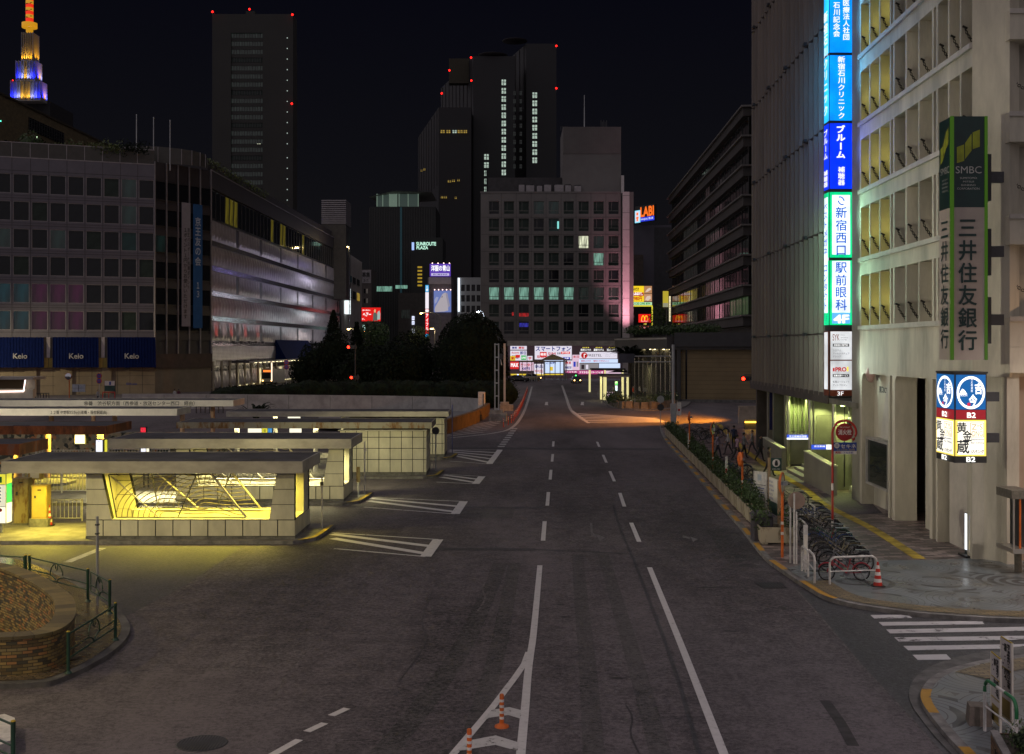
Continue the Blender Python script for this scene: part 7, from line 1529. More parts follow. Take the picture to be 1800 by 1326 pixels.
fsl=room('floor_sign_face',(.75,.8,.9),.85,1.6); k=MB(); k.box(x0+.02,x0+.24,Yf-.012,Yf,ZZ(970,Yf),ZZ(906,Yf),fsl); k.box(x0+.02,x0+.24,Yf-.016,Yf-.0121,ZZ(914,Yf),ZZ(907,Yf),sb); k.box(x0+.02,x0+.24,Yf-.016,Yf-.0121,ZZ(966,Yf),ZZ(950,Yf),ry); k.box(x0+.05,x0+.21,Yf-.016,Yf-.0121,ZZ(944,Yf),ZZ(936,Yf),rr2); k.box(x0+.06,x0+.078,Yf,Yf+.5,ZZ(970,Yf),ZZ(906,Yf),sw); k.build('panel',fs); k=MB(); k.vtext('居酒屋吉今',at(0,Yf-.02),x0+.05,ZZ(910,Yf),.13,1.1,Tr); k.build('lettering',fs)
# ------------------------------------------------------------------ pavement furniture
KZ_=.13
m_plant=rustmat('planter_concrete',(.40,.35,.25),(.16,.13,.08),.35,3); m_soil=pm('soil',(.03,.022,.015),.9)
def planter(M_,L_,label,group,seed,dens=1.0,wd=.75,sh=.75):
 t=thing('planter',label,'planter',(0,0,0),group,local=True); t.matrix_basis=M_
 k=MB(); h=.62; o0=[(-L_/2,-wd/2),(L_/2,-wd/2),(L_/2,wd/2),(-L_/2,wd/2)]; f=.92
 k.add([(x*f,y*f,.06)for x,y in o0]+[(x,y,h)for x,y in o0]+[(x*.92,y*.84,h)for x,y in o0]+[(x*.92,y*.84,h-.1)for x,y in o0],[(0,1,5,4),(1,2,6,5),(2,3,7,6),(3,0,4,7),(4,5,9,8),(5,6,10,9),(6,7,11,10),(7,4,8,11),(8,9,13,12),(9,10,14,13),(10,11,15,14),(11,8,12,15)],m_plant)
 for s_ in(-1,1):k.box(s_*L_*.34-.1,s_*L_*.34+.1,-wd*.42,wd*.42,0,.07,m_plant)
 k.box(-L_*.455,L_*.455,-wd*.41,wd*.41,h-.16,h-.1,m_soil); k.build('box',t)
 k=MB(); nb=max(2,int(L_/.55))
 for i in range(nb):
  x=-L_*.4+L_*.8*i/(nb-1); leaves(k,(x,0,h+sh*.34),(.42,wd*.62,sh*.62),int(150*dens),.065,m_leaf2,.25,seed*10+i,lumps=5)
 k.build('shrub',t); return t
pl0=Vector((12.75,97.0)); pl1=Vector((9.93,47.6)); dv=(pl1-pl0); L_=dv.length; ang=math.atan2(dv.y,dv.x); n=21; step=L_/n
protos=[planter(at(0,0,-60-i),step*.94,'x','x',3+i,1,.75,.62+.12*i)for i in range(3)]
gname='concrete planters lining the kerb'
for i in range(n):
 q=pl0+dv*((i+.5)/n); M_=at(q.x,q.y,KZ_,ang); lb='weathered concrete planter with leafy shrubs in the long kerbside row'
 if i<3:o=protos[i]; o.matrix_basis=M_; o['label']=lb; o['group']=gname
 else:dup(protos[(i*2)%3],M_,lb,gname)
q=gp((1369,958),z=KZ_)[0]; planter(at(q.x-.02,q.y+.5,KZ_,R(-4)),1.25,'separate concrete planter with a bushy shrub, nearest the bicycles',None,55,1.7,.95,.95)
q=gp((1342,951),z=KZ_)[0]; M_=at(q.x,q.y+.3,KZ_,R(-3)); k=MB(M_); k.box(-.36,.36,-.4,.4,0,.92,pm('box_purple_grey',(.07,.062,.075),.5,.2),.03)
k.prism([(-.42,-.46),(.42,-.46),(.42,.46),(-.42,.46)],.92,1.06,bpy.data.materials['box_purple_grey'],inset=.35); k.build('utility_box',None,'dark grey utility box with a pyramid lid at the end of the planter row','utility box')
m_mirror=pm('mirror_glass',(.6,.62,.65),.03,1,.05)
def mirror(px,pyb,pyt,label,disc=True,ry=0.5,side=-1,rr=.42,face=1):
 q=gp((px,pyb),z=KZ_)[0]; h=ZZ(pyt,q.y); t=thing('traffic_mirror',label,'mirror',(q.x,q.y,KZ_)); k=MB(); k.tube([(q.x,q.y,KZ_),(q.x,q.y,h)],.048,m_orange,10)
 for z in(.9,1.25):k.tube([(q.x,q.y,z),(q.x,q.y,z+.1)],.05,m_refl,10)
 k.build('pole',t)
 if disc:
  M_=Matrix.Translation((q.x+.10*side,q.y-.02,h-rr*.95))@Matrix.Rotation(ry,4,'Z'); k=MB(M_); k.lathe([(rr,-.02),(rr*.98,.03),(rr*.6,.09),(.05,.11)]if face>0 else[(.05,-.11),(rr*.6,-.09),(rr*.98,-.03),(rr,.02)],m_orange,28,(0,0,0),'Y')
  k.lathe([(rr*.9,.03),(rr*.5,.055),(.02,.06)][::1]if face<0 else[(rr*.9,-.024),(rr*.5,-.05),(.02,-.06)],m_mirror,24,(0,0,0),'Y'); k.build('mirror_disc',t)
  k=MB(M_); k.box(-.12,.12,-.16,.0,-.06,.06,m_steel); k.build('bracket',t)
 return t
mirror(1212,807,724,'orange pole with a mirror seen edge-on, farthest along the planters',True,R(84),0,.36)
mirror(1253,843,743,'tall orange pole with the back of a round orange mirror behind the planters',True,R(62),0,.36)
mirror(1305,893,795,'orange pole with a mirror seen edge-on, middle of the planter row',True,R(95),-1,.33)
mirror(1375,980,831,'nearest orange pole with a round orange mirror beside the separate planter',True,R(66),0,.38)
post_sign(1161,755,697,'pale pole with two round plates at the far tip of the pavement',m_steel,m_steel,hr=.32,extra=lambda t,q,h:MB().lathe([(.3,-.01),(.3,.01)],m_steel_d,20,(q.x,q.y-.06,h-.95),'Y').build('disc',t))
post_sign(1278,868,802,'short white pole with a small red and white plate among the planters',None,m_wpaint,extra=lambda t,q,h:MB().box(q.x-.1,q.x+.02,q.y-.08,q.y-.05,h-.9,h-.02,m_wpaint).box(q.x-.1,q.x+.0,q.y-.085,q.y-.08,h-.8,h-.6,m_red).build('plate',t))
post_sign(1210,808,762,'short white pole beside the farthest orange pole',None,m_wpaint)
q=gp((1463.5,951),z=KZ_)[0]; Yh=q.y; t=thing('hydrant_sign','red and white pole with a round hydrant sign in a red hoop','sign',(q.x,q.y,KZ_)); k=MB(); cx_,cz_,rr=XX(1484.5,Yh),ZZ(760,Yh),20.5*Yh/FP
arc=[(cx_+rr*math.cos(a_),Yh,cz_+rr*math.sin(a_))for a_ in[math.pi-i*math.pi*1.25/18 for i in range(19)]]; k.tube([(q.x,Yh,KZ_),(q.x,Yh,cz_)]+arc[1:],.042,m_red,10)
for z in(.62,2.0):k.tube([(q.x,Yh,z),(q.x,Yh,z+.26)],.045,m_refl,10)
for a_ in(.75,1.6,2.4,5.6):k.tube([(cx_+rr*.74*math.cos(a_),Yh,cz_+rr*.74*math.sin(a_)),(cx_+rr*math.cos(a_),Yh,cz_+rr*math.sin(a_))],.018,m_red,5)
k.build('pole',t); k=MB(); k.lathe([(rr*.75,-.02),(rr*.75,.02)],pm('hydrant_red',(.30,.012,.01),.45),32,(cx_,Yh-.01,cz_),'Y'); k.build('disc',t)
k=MB(); k.text('消火栓',at(0,Yh-.045),cx_-rr*.56,cz_-rr*.22,rr*1.12,rr*.46,m_refl,.02); k.text('FIRE HYDRANT',at(0,Yh-.045),cx_-rr*.42,cz_+rr*.36,rr*.84,rr*.13,m_fw); k.build('lettering',t)
xa,xb=XX(1465,Yh),XX(1505.5,Yh); k=MB(); k.box(xa,xb,Yh-.02,Yh+.02,ZZ(793,Yh),ZZ(778,Yh),pm('plate_blue',(.015,.05,.30),.45)); k.box(xa,xb,Yh-.02,Yh+.02,ZZ(798.5,Yh),ZZ(793,Yh)-.001,m_refl); k.build('advert_plate',t)
k=MB(); k.lathe([(.1,0),(.1,.005)],m_refl,16,(xa+.12,Yh-.03,ZZ(783.5,Yh)),'Y'); k.text('質',at(0,Yh-.04),xa+.06,ZZ(786,Yh),.12,.11,bpy.data.materials['plate_blue']); k.text('セキネ',at(0,Yh-.03),xa+.26,ZZ(788,Yh),.56,7*Yh/FP,m_refl,.02); k.text('03-3356-2276',at(0,Yh-.03),xa+.12,ZZ(792,Yh),.66,.06,m_tact); k.text('買取',at(0,Yh-.03),xa+.06,ZZ(797.6,Yh),.2,.08,m_red,.02); k.text('アルタ前',at(0,Yh-.03),xa+.36,ZZ(797.6,Yh),.36,.08,m_inkb,.01); k.build('lettering',t)
q=gp((1352,915),z=KZ_)[0]; Yi=q.y; t=thing('information_sign','tan framed guide board with a green and white letter i plate on top','sign',(q.x,q.y,KZ_)); m_tanp=pm('tan_post',(.32,.22,.13),.6); k=MB(); xb=XX(1369,Yi-1.4)
k.box(q.x-.05,q.x+.05,Yi-.05,Yi+.05,KZ_,ZZ(805,Yi),m_tanp); k.box(xb-.05,xb+.05,Yi-1.45,Yi-1.35,KZ_,ZZ(845,Yi-1.4),m_tanp); k.build('post',t)
k=MB(); xa,xd=XX(1354.5,Yi),XX(1373.5,Yi); k.box(xa,xd,Yi-.04,Yi+.04,ZZ(827.5,Yi),ZZ(805.5,Yi),pm('info_green',(.02,.06,.05),.5)); k.build('top_plate',t); k=MB(); cz=ZZ(814,Yi); cx_=(xa+xd)/2; k.lathe([(.16,0),(.16,.006)],m_refl,24,(cx_,Yi-.055,cz),'Y'); k.text('i',at(0,Yi-.07),cx_-.035,cz-.1,.07,.2,m_ink,.05); k.text('観光案内所ご利用案内',at(0,Yi-.05),xa+.06,ZZ(826,Yi),xd-xa-.12,.06,m_refl); k.build('lettering',t)
d_=Vector((xb-q.x,-1.4,0)); M_=at(q.x,Yi,0,math.atan2(d_.y,d_.x)); k=MB(M_); Lb=d_.length; z1_=ZZ(838,Yi); k.box(.08,Lb-.08,-.03,.03,z1_-.95,z1_,m_fw); k.box(.08,Lb-.08,-.03,.03,.5,z1_-.96,bpy.data.materials['info_green'])
k.build('map_panel',t); k=MB()
for i in range(5):k.text(['案内図','新宿駅西口','区役所','出口','地下街'][i],M_@Matrix.Translation((0,-.04,0)),.15,z1_-.2-i*.17,.5+.1*(i%3),.09,m_inkb)
for i in range(6):k.box(.15,.3+.3*((i*7)%4)/4,-.04,-.032,z1_-1.15-i*.12,z1_-1.1-i*.12,m_fw)
k.build('lettering',t)
q=gp((1334,893),z=KZ_)[0]; t=thing('notice_board','white notice board on two legs behind the planters','board',(q.x,q.y,KZ_)); M_=at(q.x-.15,q.y+.4,0,R(-62)); k=MB(M_); k.box(0,.9,-.02,.02,.55,1.75,m_wpaint)
for x in(.05,.85):k.box(x-.03,x+.03,-.025,.025,.1,.55,m_wpaint)
k.build('board',t); k=MB(M_); k.box(.3,.55,-.03,-.021,1.35,1.62,m_pale)
for i in range(5):k.box(.12,.75-.1*(i%2),-.03,-.021,1.0-i*.09,1.03-i*.09,m_ink if i%2 else m_inkb)
k.box(.05,.85,-.028,-.021,1.15,1.17,m_ink); k.build('notice',t)
for px,pb,pt,lb in((1389.5,990,876,'slim white post at the kerb, farther one of the bundle'),(1396,991,868,'tallest slim white post of the kerb bundle carrying a round plate'),(1400,991,900,'short slim white post of the kerb bundle')):
 q=gp((px,pb),z=KZ_)[0]; t=thing('sign_post',lb,'sign post',(q.x,q.y,KZ_)); k=MB(); k.tube([(q.x,q.y,KZ_),(q.x,q.y,ZZ(pt,q.y))],.032,m_wpaint,8); k.build('pole',t)
 if px==1396:
  k=MB(); k.lathe([(.29,-.012),(.29,.012)],pm('plate_back',(.28,.20,.15),.6),26,(XX(1400.5,q.y),q.y+.05,ZZ(880.5,q.y)),'Y'); k.build('disc',t)
def hoop(pa,pb,label,h=.82,r=.034,m=None,mid=True,z=KZ_):
 m=m or m_wpaint; a=Vector(pa[:2]); b=Vector(pb[:2]); d=(b-a).normalized(); L_=(b-a).length; M_=at(a.x,a.y,z,math.atan2(d.y,d.x)); t=thing('guard_rail',label,'guard rail',(a.x,a.y,z)); rc=min(.2,L_*.3)
 pts=[(0,0,0),(0,0,h-rc)]+[(rc-rc*math.cos(x),0,h-rc+rc*math.sin(x))for x in[i*math.pi/12 for i in range(1,7)]]+[(L_-rc+rc*math.sin(x),0,h-rc+rc*math.cos(x))for x in[i*math.pi/12 for i in range(0,6)]]+[(L_,0,h-rc),(L_,0,0)]
 k=MB(M_); k.tube(pts,r,m,10); k.build('hoop',t)
 if mid:k=MB(M_); k.tube([(0,0,h*.48),(L_,0,h*.48)],r*.6,m,8); k.build('crossbar',t)
 return t
gr=gp((1409.5,1004),(1420.5,1015),(1422,1012),(1432,1026),(1458.5,1028),(1541,1025),z=KZ_)
hoop(gr[0],gr[1],'short white hoop rail by the kerb, farther of two'); hoop((gr[2].x,gr[2].y+.1),gr[3],'short white hoop rail by the kerb, nearer of two'); hoop(gr[4],gr[5],'wide white hoop rail in front of the red bicycle')
q0,q1=gp((1404,950),(1413,958),z=KZ_); hoop((q0.x,q0.y),(q1.x,q1.y-.3),'white hoop rail partly hidden behind the tall white board'); q0,q1=gp((1385,922),(1432,922),z=KZ_); hoop(q0,q1,'white hoop rail farthest back among the bicycles')
q=gp((1416,1007),z=KZ_)[0]; k=MB(); k.box(q.x-.07,q.x+.07,q.y-.02,q.y+.02,KZ_+.1,ZZ(923,q.y),m_wpaint); k.tube([(q.x,q.y+.03,KZ_),(q.x,q.y+.03,ZZ(930,q.y))],.03,m_wpaint,6); k.box(q.x-.05,q.x+.05,q.y-.026,q.y-.02,ZZ(975,q.y),ZZ(940,q.y),m_fw); k.build('tall_board',None,'tall narrow white board on a post between the hoop rails','board')
q=gp((1543,1031),z=KZ_)[0]; cone(q.x,q.y,KZ_,'red cone with white bands beside the wide hoop rail',.74)
# ------------------------------------------------------------------ bicycles
m_tyre=pm('tyre',(.012,.012,.012),.8); m_spoke=pm('spoke_steel',(.22,.225,.235),.35,.9); m_sad=pm('saddle_black',(.014,.013,.013),.45)
frames_m={'silver':pm('bike_silver',(.20,.205,.215),.35,.7),'red':pm('bike_red',(.34,.015,.03),.35),'blue':pm('bike_blue',(.015,.06,.22),.35),'black':pm('bike_black',(.02,.02,.022),.35),'cream':pm('bike_cream',(.20,.17,.10),.4),'green':pm('bike_green',(.04,.12,.08),.4)}
def bike(cm,label,M_,basket=True,wr=.33,rack=True):
 t=thing('bicycle',label,'bicycle',(0,0,0),'bicycles parked on the pavement',local=True); t.matrix_basis=M_
 wb=.53; r=wr
 for s_,nm in((-1,'wheel'),(1,'wheel')):
  k=MB(); c=(s_*wb,0,r); ring_=lambda rad:[(c[0]+rad*math.cos(a_),0,c[2]+rad*math.sin(a_))for a_ in[i*math.pi/14 for i in range(28)]]
  k.tube(ring_(r-.018),.018,m_tyre,6,closed=True); k.tube(ring_(r-.045),.010,m_spoke,5,closed=True)
  for i in range(12):a_=i*math.pi/6; k.tube([c,(c[0]+(r-.045)*math.cos(a_),(-1)**i*.0,c[2]+(r-.045)*math.sin(a_))],.003,m_spoke,3)
  k.tube([(c[0],-.05,c[2]),(c[0],.05,c[2])],.025,m_spoke,8)
  k.tube([(c[0]+(r+.025)*math.cos(a_),0,c[2]+(r+.025)*math.sin(a_))for a_ in([.2+i*.26 for i in range(11)]if s_<0 else[.5+i*.24 for i in range(9)])],.022,cm,4); k.build(nm,t)
 k=MB(); bb=(-.08,0,r-.03); hd=(wb-.20,0,r+.42); st_=(-.20,0,r+.42); hb=(wb-.17,0,r+.30)
 for a_,b_,q_ in((bb,hb,.02),(bb,st_,.016),((-.13,0,r+.12),hd,.016),((-wb,.04,r),bb,.010),((-wb,-.04,r),bb,.010),((-wb,.04,r),(-.17,0,r+.3),.010),((-wb,-.04,r),(-.17,0,r+.3),.010),(hd,(wb-.15,0,r+.26),.02),((wb-.15,.045,r+.28),(wb,.045,r),.012),((wb-.15,-.045,r+.28),(wb,-.045,r),.012)):k.tube([a_,b_],q_,cm,7)
 k.lathe([(.09,-.03),(.09,-.02)],m_spoke,16,(bb[0],0,bb[2]),'Y'); k.tube([(bb[0],-.09,bb[2]),(bb[0]+.12,-.09,bb[2]-.1)],.012,m_spoke,5); k.tube([(bb[0],.09,bb[2]),(bb[0]-.12,.09,bb[2]+.1)],.012,m_spoke,5); k.box(bb[0]+.07,bb[0]+.17,-.17,-.09,bb[2]-.12,bb[2]-.09,m_sad); k.box(bb[0]-.17,bb[0]-.07,.09,.17,bb[2]+.09,bb[2]+.12,m_sad)
 k.tube([(-wb+.05,.06,r),(-wb-.12,.16,.0)],.009,m_spoke,5)
 if rack:k.box(-wb-.22,-wb+.25,-.06,.06,r+.40,r+.415,m_spoke); k.tube([(-wb,.05,r),(-wb-.1,.05,r+.4)],.006,m_spoke,4); k.tube([(-wb,-.05,r),(-wb-.1,-.05,r+.4)],.006,m_spoke,4)
 k.build('frame',t)
 k=MB(); k.tube([st_,(-.23,0,r+.53)],.014,m_spoke,6); k.add([(-.38,-.09,r+.56),(-.38,.09,r+.56),(-.12,.025,r+.55),(-.12,-.025,r+.55),(-.36,-.07,r+.52),(-.36,.07,r+.52),(-.13,.015,r+.52),(-.13,-.015,r+.52)],[(0,3,2,1),(4,5,6,7),(0,1,5,4),(1,2,6,5),(2,3,7,6),(3,0,4,7)],m_sad); k.build('saddle',t)
 k=MB(); k.tube([hd,(wb-.24,0,r+.58)],.014,m_spoke,6); k.tube([(wb-.42,-.28,r+.62),(wb-.28,-.24,r+.66),(wb-.22,-.06,r+.60),(wb-.22,.06,r+.60),(wb-.28,.24,r+.66),(wb-.42,.28,r+.62)],.012,m_spoke,6)
 for s_ in(-1,1):k.tube([(wb-.42,s_*.28,r+.62),(wb-.33,s_*.26,r+.645)],.018,m_sad,6)
 k.build('handlebar',t)
 if basket:
  k=MB(); x0,x1,z0,z1_=wb-.08,wb+.24,r+.26,r+.52
  for z in(z0,(z0+z1_)/2,z1_):k.tube([(x0,-.16,z),(x1,-.16,z),(x1,.16,z),(x0,.16,z)],.007,m_steel_d,4,closed=True)
  for i in range(5):
   f=i/4; x=x0+(x1-x0)*f; y=-.16+.32*f
   for p0,p1 in(((x,-.16),(x,-.16)),((x,.16),(x,.16)),((x0,y),(x0,y)),((x1,y),(x1,y))):k.tube([(p0[0],p0[1],z0),(p1[0],p1[1],z1_)],.005,m_steel_d,3)
  k.box(x0,x1,-.16,.16,z0-.008,z0,m_steel_d); k.build('basket',t)
 return t
def bm(px,py,ang_,lean=0.0):
 q=gp((px,py),z=KZ_)[0]; return Matrix.Translation((q.x,q.y,KZ_))@Matrix.Rotation(ang_,4,'Z')@Matrix.Rotation(lean,4,'X')
bike(frames_m['red'],'small-wheeled red bicycle behind the wide white hoop rail',bm(1484,1021,R(178),.06),False,.26,False)
bike(frames_m['silver'],'silver bicycle with a basket just behind the red one',bm(1487,1006,R(168),-.08),True)
B=[('black','black bicycle third from the wide hoop rail',1481,998,172),('cream','cream bicycle in the packed row, beside a blue saddle cover',1474,990,164),('black','black bicycle under the red and white pole',1467,981,170),('blue','dark blue bicycle in the middle of the packed row',1459,972,166),('green','green bicycle just beyond the middle of the packed row',1454,963,171),('silver','silver bicycle half way along the packed row',1447,955,160),('black','black bicycle near the back of the packed row',1440,946,170),('cream','cream bicycle near the back of the packed row',1434,938,165),('silver','silver bicycle before the farthest hoop rail',1428,929,168),('blue','blue bicycle touching the farthest hoop rail',1421,921,164),('black','black bicycle beyond the farthest hoop rail',1412,911,168)]
for cm_,lb,px,py,an in B:bike(frames_m[cm_],lb,bm(px,py,R(an),rnd.uniform(-.12,.12)),rnd.random()<.6)
B2=[('silver','silver bicycle by the nearest orange mirror pole',1388,890,150),('blue','blue bicycle behind the white notice board',1330,868,155),('black','black bicycle by the middle orange pole',1318,856,150),('silver','silver bicycle leaning beyond the middle orange pole',1308,846,140),('black','black bicycle under the tall orange mirror',1290,832,150),('blue','blue bicycle behind the short red and white plate',1296,838,155),('silver','silver bicycle farthest along the planters',1236,779,150),('black','black bicycle beside the farthest silver one',1228,772,150),('cream','cream bicycle in the far group by the pavement tip',1246,773,20),('black','black bicycle in the far group, next to the cream one',1256,770,25),('blue','blue bicycle in the far group, end of the line',1266,768,25),('silver','silver bicycle beside the orange pole at the far end',1220,766,160)]
for cm_,lb,px,py,an in B2:bike(frames_m[cm_],lb,bm(px,py,R(an),rnd.uniform(-.12,.12)),True)
# ------------------------------------------------------------------ corner by the map boards
def mapboard(pxa,pxb,pb,pt,Y,label,rows_):
 a=Vector((XX(pxa,Y),Y,0)); b=Vector((XX(pxb,Y-.55),Y-.55,0)); d=b-a; M_=at(a.x,a.y,KZ_,math.atan2(d.y,d.x)); L_=d.length; h=ZZ(pt,Y)-KZ_; t=thing('map_board',label,'map board',(a.x,a.y,KZ_))
 k=MB(M_)
 for x in(0,L_):k.tube([(x,0,0),(x,0,h)],.022,m_fw,8)
 for z in rows_:k.tube([(0,0,h*z),(L_,0,h*z)],.014,m_tact,6)
 k.build('frame',t); k=MB(M_)
 for z0,z1_,m in zip(rows_[:-1],rows_[1:],(m_ochre2,m_bd,m_bd,m_bd)):
  k.box(.02,L_-.02,-.012,.012,h*z0+.015,h*z1_-.015,m_bd)
 k.box(.08,L_-.08,-.016,-.012,h*rows_[0]+.03,h*rows_[1]-.12,m_ochre2); k.build('panel',t); k=MB(); Mt=M_@Matrix.Translation((0,-.017,0));
 for i,s_ in enumerate(('地下通路案内','■','西口広場','出口▲')):k.vtext(s_,Mt,L_*(.62-.28*(i%2)),h*(rows_[-1]-.03)-(i//2)*h*.3,L_*.26,h*(.22 if i%2==0 else .12),m_ink,.02)
 r3=random.Random(int(Y*10)); k.M=M_
 for i in range(22):x=L_*r3.uniform(.1,.8); z=h*r3.uniform(rows_[1]+.03,rows_[-1]-.05); k.box(x,x+r3.uniform(.02,.08),-.0155,-.0125,z,z+r3.uniform(.01,.03),m_ink)
 k.build('lettering',t)
m_bd=pm('map_panel_white',(.60,.56,.54),.5,var=.08); m_ochre2=pm('map_ochre',(.30,.22,.05),.6)
mapboard(1743,1759,1284,1146,22.75,'shorter white map board with an ochre lower field at the corner',(.08,.40,.68,1.0))
mapboard(1760,1779.5,1275,1119,22.9,'taller white map board standing just behind the shorter one',(.08,.38,.66,1.0))
q=gp((1726,1276),z=KZ_)[0]; k=MB(at(q.x,q.y+.15,KZ_,R(-12))); k.prism([(-.21,-.21),(.21,-.21),(.21,.21),(-.21,.21)],0,.36,pm('block_stone',(.16,.135,.11),.8,var=.3,scale=5,bump=.3),inset=.12); k.build('stone_block',None,'squat stone block beside the map boards','block')
a=Vector((XX(1731,22.3),22.3)); b=Vector((XX(1787,20.9),20.9)); t=hoop(a,b,'green and white hoop rail in front of the map boards',.98,.03,m_wpaint); d=(b-a).normalized(); L_=(b-a).length; M_=at(a.x,a.y,KZ_,math.atan2(d.y,d.x)); k=MB(M_); m_gr2=pm('hoop_green',(.02,.17,.06),.4); rc=.2; h=.98
k.tube([(0,0,.74),(0,0,h-rc)]+[(rc-rc*math.cos(x),0,h-rc+rc*math.sin(x))for x in[i*math.pi/12 for i in range(1,7)]]+[(L_*.40,0,h)],.033,m_gr2,10); k.tube([(L_*.66,0,h)]+[(L_-rc+rc*math.sin(x),0,h-rc+rc*math.cos(x))for x in[i*math.pi/12 for i in range(0,7)]]+[(L_,0,.66)],.033,m_gr2,10); k.build('green_band',t)
bp_=thing('brick_planter','brick planter holding a clipped shrub at the bottom corner','planter',(XX(1790,19.6),19.6,KZ_)); a=Vector((XX(1741.5,20.3),20.3,0)); c=Vector((XX(1790,17.9),17.9,0)); d=(c-a).normalized(); M_=at(a.x,a.y,KZ_,math.atan2(d.y,d.x)); m_pb=brickmat('planter_brick',[(.20,.11,.05),(.26,.15,.07),(.16,.09,.045)],(.06,.045,.03),.22,.075,.7,bump=.6); k=MB(M_); Lx,W_,h=2.8,2.0,.62
for(p,q_)in(((0,0),(Lx,0)),((0,W_),(0,0)),((Lx,0),(Lx,W_))):
 ln=math.hypot(q_[0]-p[0],q_[1]-p[1]); k.quad((p[0],p[1],0),(q_[0],q_[1],0),(q_[0],q_[1],h),(p[0],p[1],h),m_pb,[(0,0),(ln,0),(ln,h),(0,h)])
k.box(.02,Lx-.02,.02,W_,h-.12,h-.02,m_soil); k.box(-.01,Lx+.01,-.01,.12,h-.001,h+.04,m_kerb); k.build('brick_wall',bp_); k=MB(M_)
for i in range(5):leaves(k,(.45+i*.5,.9,h+.12),(.55,.8,.36),900,.035,m_leaf2,.55,950+i,lumps=5); core(k,(.45+i*.5,.9,h+.05),(.42,.65,.26),m_leaf,i)
k.build('shrub',bp_); k=MB(M_)
for pts in([(.5,.12,.5),(.55,.02,.3),(.7,.02,.3),(.66,.02,.5)],[(.8,.01,.42),(.86,.01,.18),(.95,.01,.42),(1.0,.01,.16)]):k.tube([(p[0],-.006,p[2])for p in pts],.012,m_black,4)
k.build('graffiti',bp_)
# ------------------------------------------------------------------ cross street: gantry, signals, taxi stand, cars, people
Yg=112; t=thing('sign_gantry','tall grey post with two long arms reaching over the road','gantry',(XX(1183.5,Yg),Yg,0)); k=MB(); x=XX(1183.5,Yg); k.tube([(x,Yg,0),(x,Yg,ZZ(606,Yg))],.15,m_steel,10); k.build('pole',t); k=MB()
for py in(626.5,636.5):k.tube([(x,Yg,ZZ(py,Yg)),(XX(1092,Yg),Yg,ZZ(py,Yg))],.05,m_steel,6)
k.build('arm',t); k=MB(); k.box(XX(1088,Yg),XX(1115,Yg),Yg-.14,Yg-.06,ZZ(638,Yg),ZZ(622,Yg),pm('sign_back',(.05,.05,.07),.5)); k.build('sign_plate',t); k=MB(); k.box(x-.3,x+.25,Yg-.35,Yg-.15,.2,2.0,m_steel); k.box(x+.3,x+.7,Yg-.3,Yg-.2,.9,2.1,m_wpaint); k.box(x+.4,x+.6,Yg-.31,Yg-.3,1.3,1.5,m_red); k.build('control_box',t)
def signal(px,py,Y,label,armto=None,post=None):
 q=A(px,py,Y); t=thing('traffic_signal',label,'traffic signal',tuple(q)); k=MB(); k.box(q.x-.2,q.x+1.0,q.y,q.y+.25,q.z-.22,q.z+.22,m_steel_d,.04); k.build('housing',t); k=MB(); k.lathe([(.15,-.05),(.12,-.07),(.02,-.08)],m_sigr,16,(q.x,q.y,q.z),'Y'); k.build('lamp',t); k=MB()
 for i in(1,2):k.lathe([(.13,-.02),(.02,-.03)],m_black,12,(q.x+.38*i,q.y,q.z),'Y')
 if armto:k.tube([(q.x,q.y+.1,q.z+.35),(armto,q.y+.1,q.z+.35)],.05,m_steel_d,6)
 if post:k.tube([(q.x+.8,q.y+.3,0),(q.x+.8,q.y+.3,q.z+.4)],.08,m_steel_d,6)
 k.build('arm',t)
m_sigr=em('signal_red',(1,.015,.005),14)
signal(1306.5,666,110,'red traffic signal on an arm in front of the blank shutter wall',XX(1345,110)); signal(612.5,610.5,148,'upper red traffic signal among the dark trees',post=1); signal(617.5,664,150,'lower red traffic signal above the long hedge',post=1)
m_lamp_y=em('street_lamp_yellow',(1,.62,.18),30); m_lamp_w=em('street_lamp_white',(.8,.9,1),30)
def slamp(px,py,Y,m,label,arm=1.6,lt=None):
 q=A(px,py,Y); t=thing('street_lamp',label,'street lamp',(q.x+arm,q.y,0)); k=MB(); k.tube([(q.x+arm,q.y,0),(q.x+arm,q.y,q.z-.4),(q.x+arm*.6,q.y,q.z+.15),(q.x,q.y,q.z+.12)],.09,m_steel_d,6); k.build('pole',t); k=MB(); k.lathe([(.05,.16),(.24,.1),(.24,.04)],m_steel_d,10,q); k.build('lamp_hood',t); k=MB(); k.lathe([(.2,.035),(.16,-.06),(.03,-.1)],m,10,q); k.build('lamp',t); return q
LQ=[slamp(611,434,300,m_lamp_y,'yellow street lamp high at the roof corner of the pale end block',.4),slamp(612.5,579,182,m_lamp_y,'yellow street lamp over the tall dark conifer'),slamp(639.5,583,190,em('lamp_orange',(1,.3,.08),16),'small orange-red lamp beside the yellow lamp in the trees',.3),slamp(740.5,551,200,m_lamp_y,'yellow street lamp before the red vertical sign',3.2),slamp(758.5,578,205,m_lamp_y,'lower yellow lamp at the edge of the round dark tree',.6),slamp(840,548.5,185,m_lamp_w,'white street lamp just above the big clipped tree',1.0)]
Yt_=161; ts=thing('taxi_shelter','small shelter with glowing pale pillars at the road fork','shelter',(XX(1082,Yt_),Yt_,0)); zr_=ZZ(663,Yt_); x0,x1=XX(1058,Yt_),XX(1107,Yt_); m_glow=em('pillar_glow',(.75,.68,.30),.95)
k=MB(); k.box(x0,x1,Yt_-.6,Yt_+4,zr_,ZZ(659.5,Yt_),m_fascia,.1); k.box(x0-.3,x1+.2,Yt_-.8,Yt_+4.2,ZZ(659.5,Yt_),ZZ(658.2,Yt_),m_store_d); k.build('roof',ts)
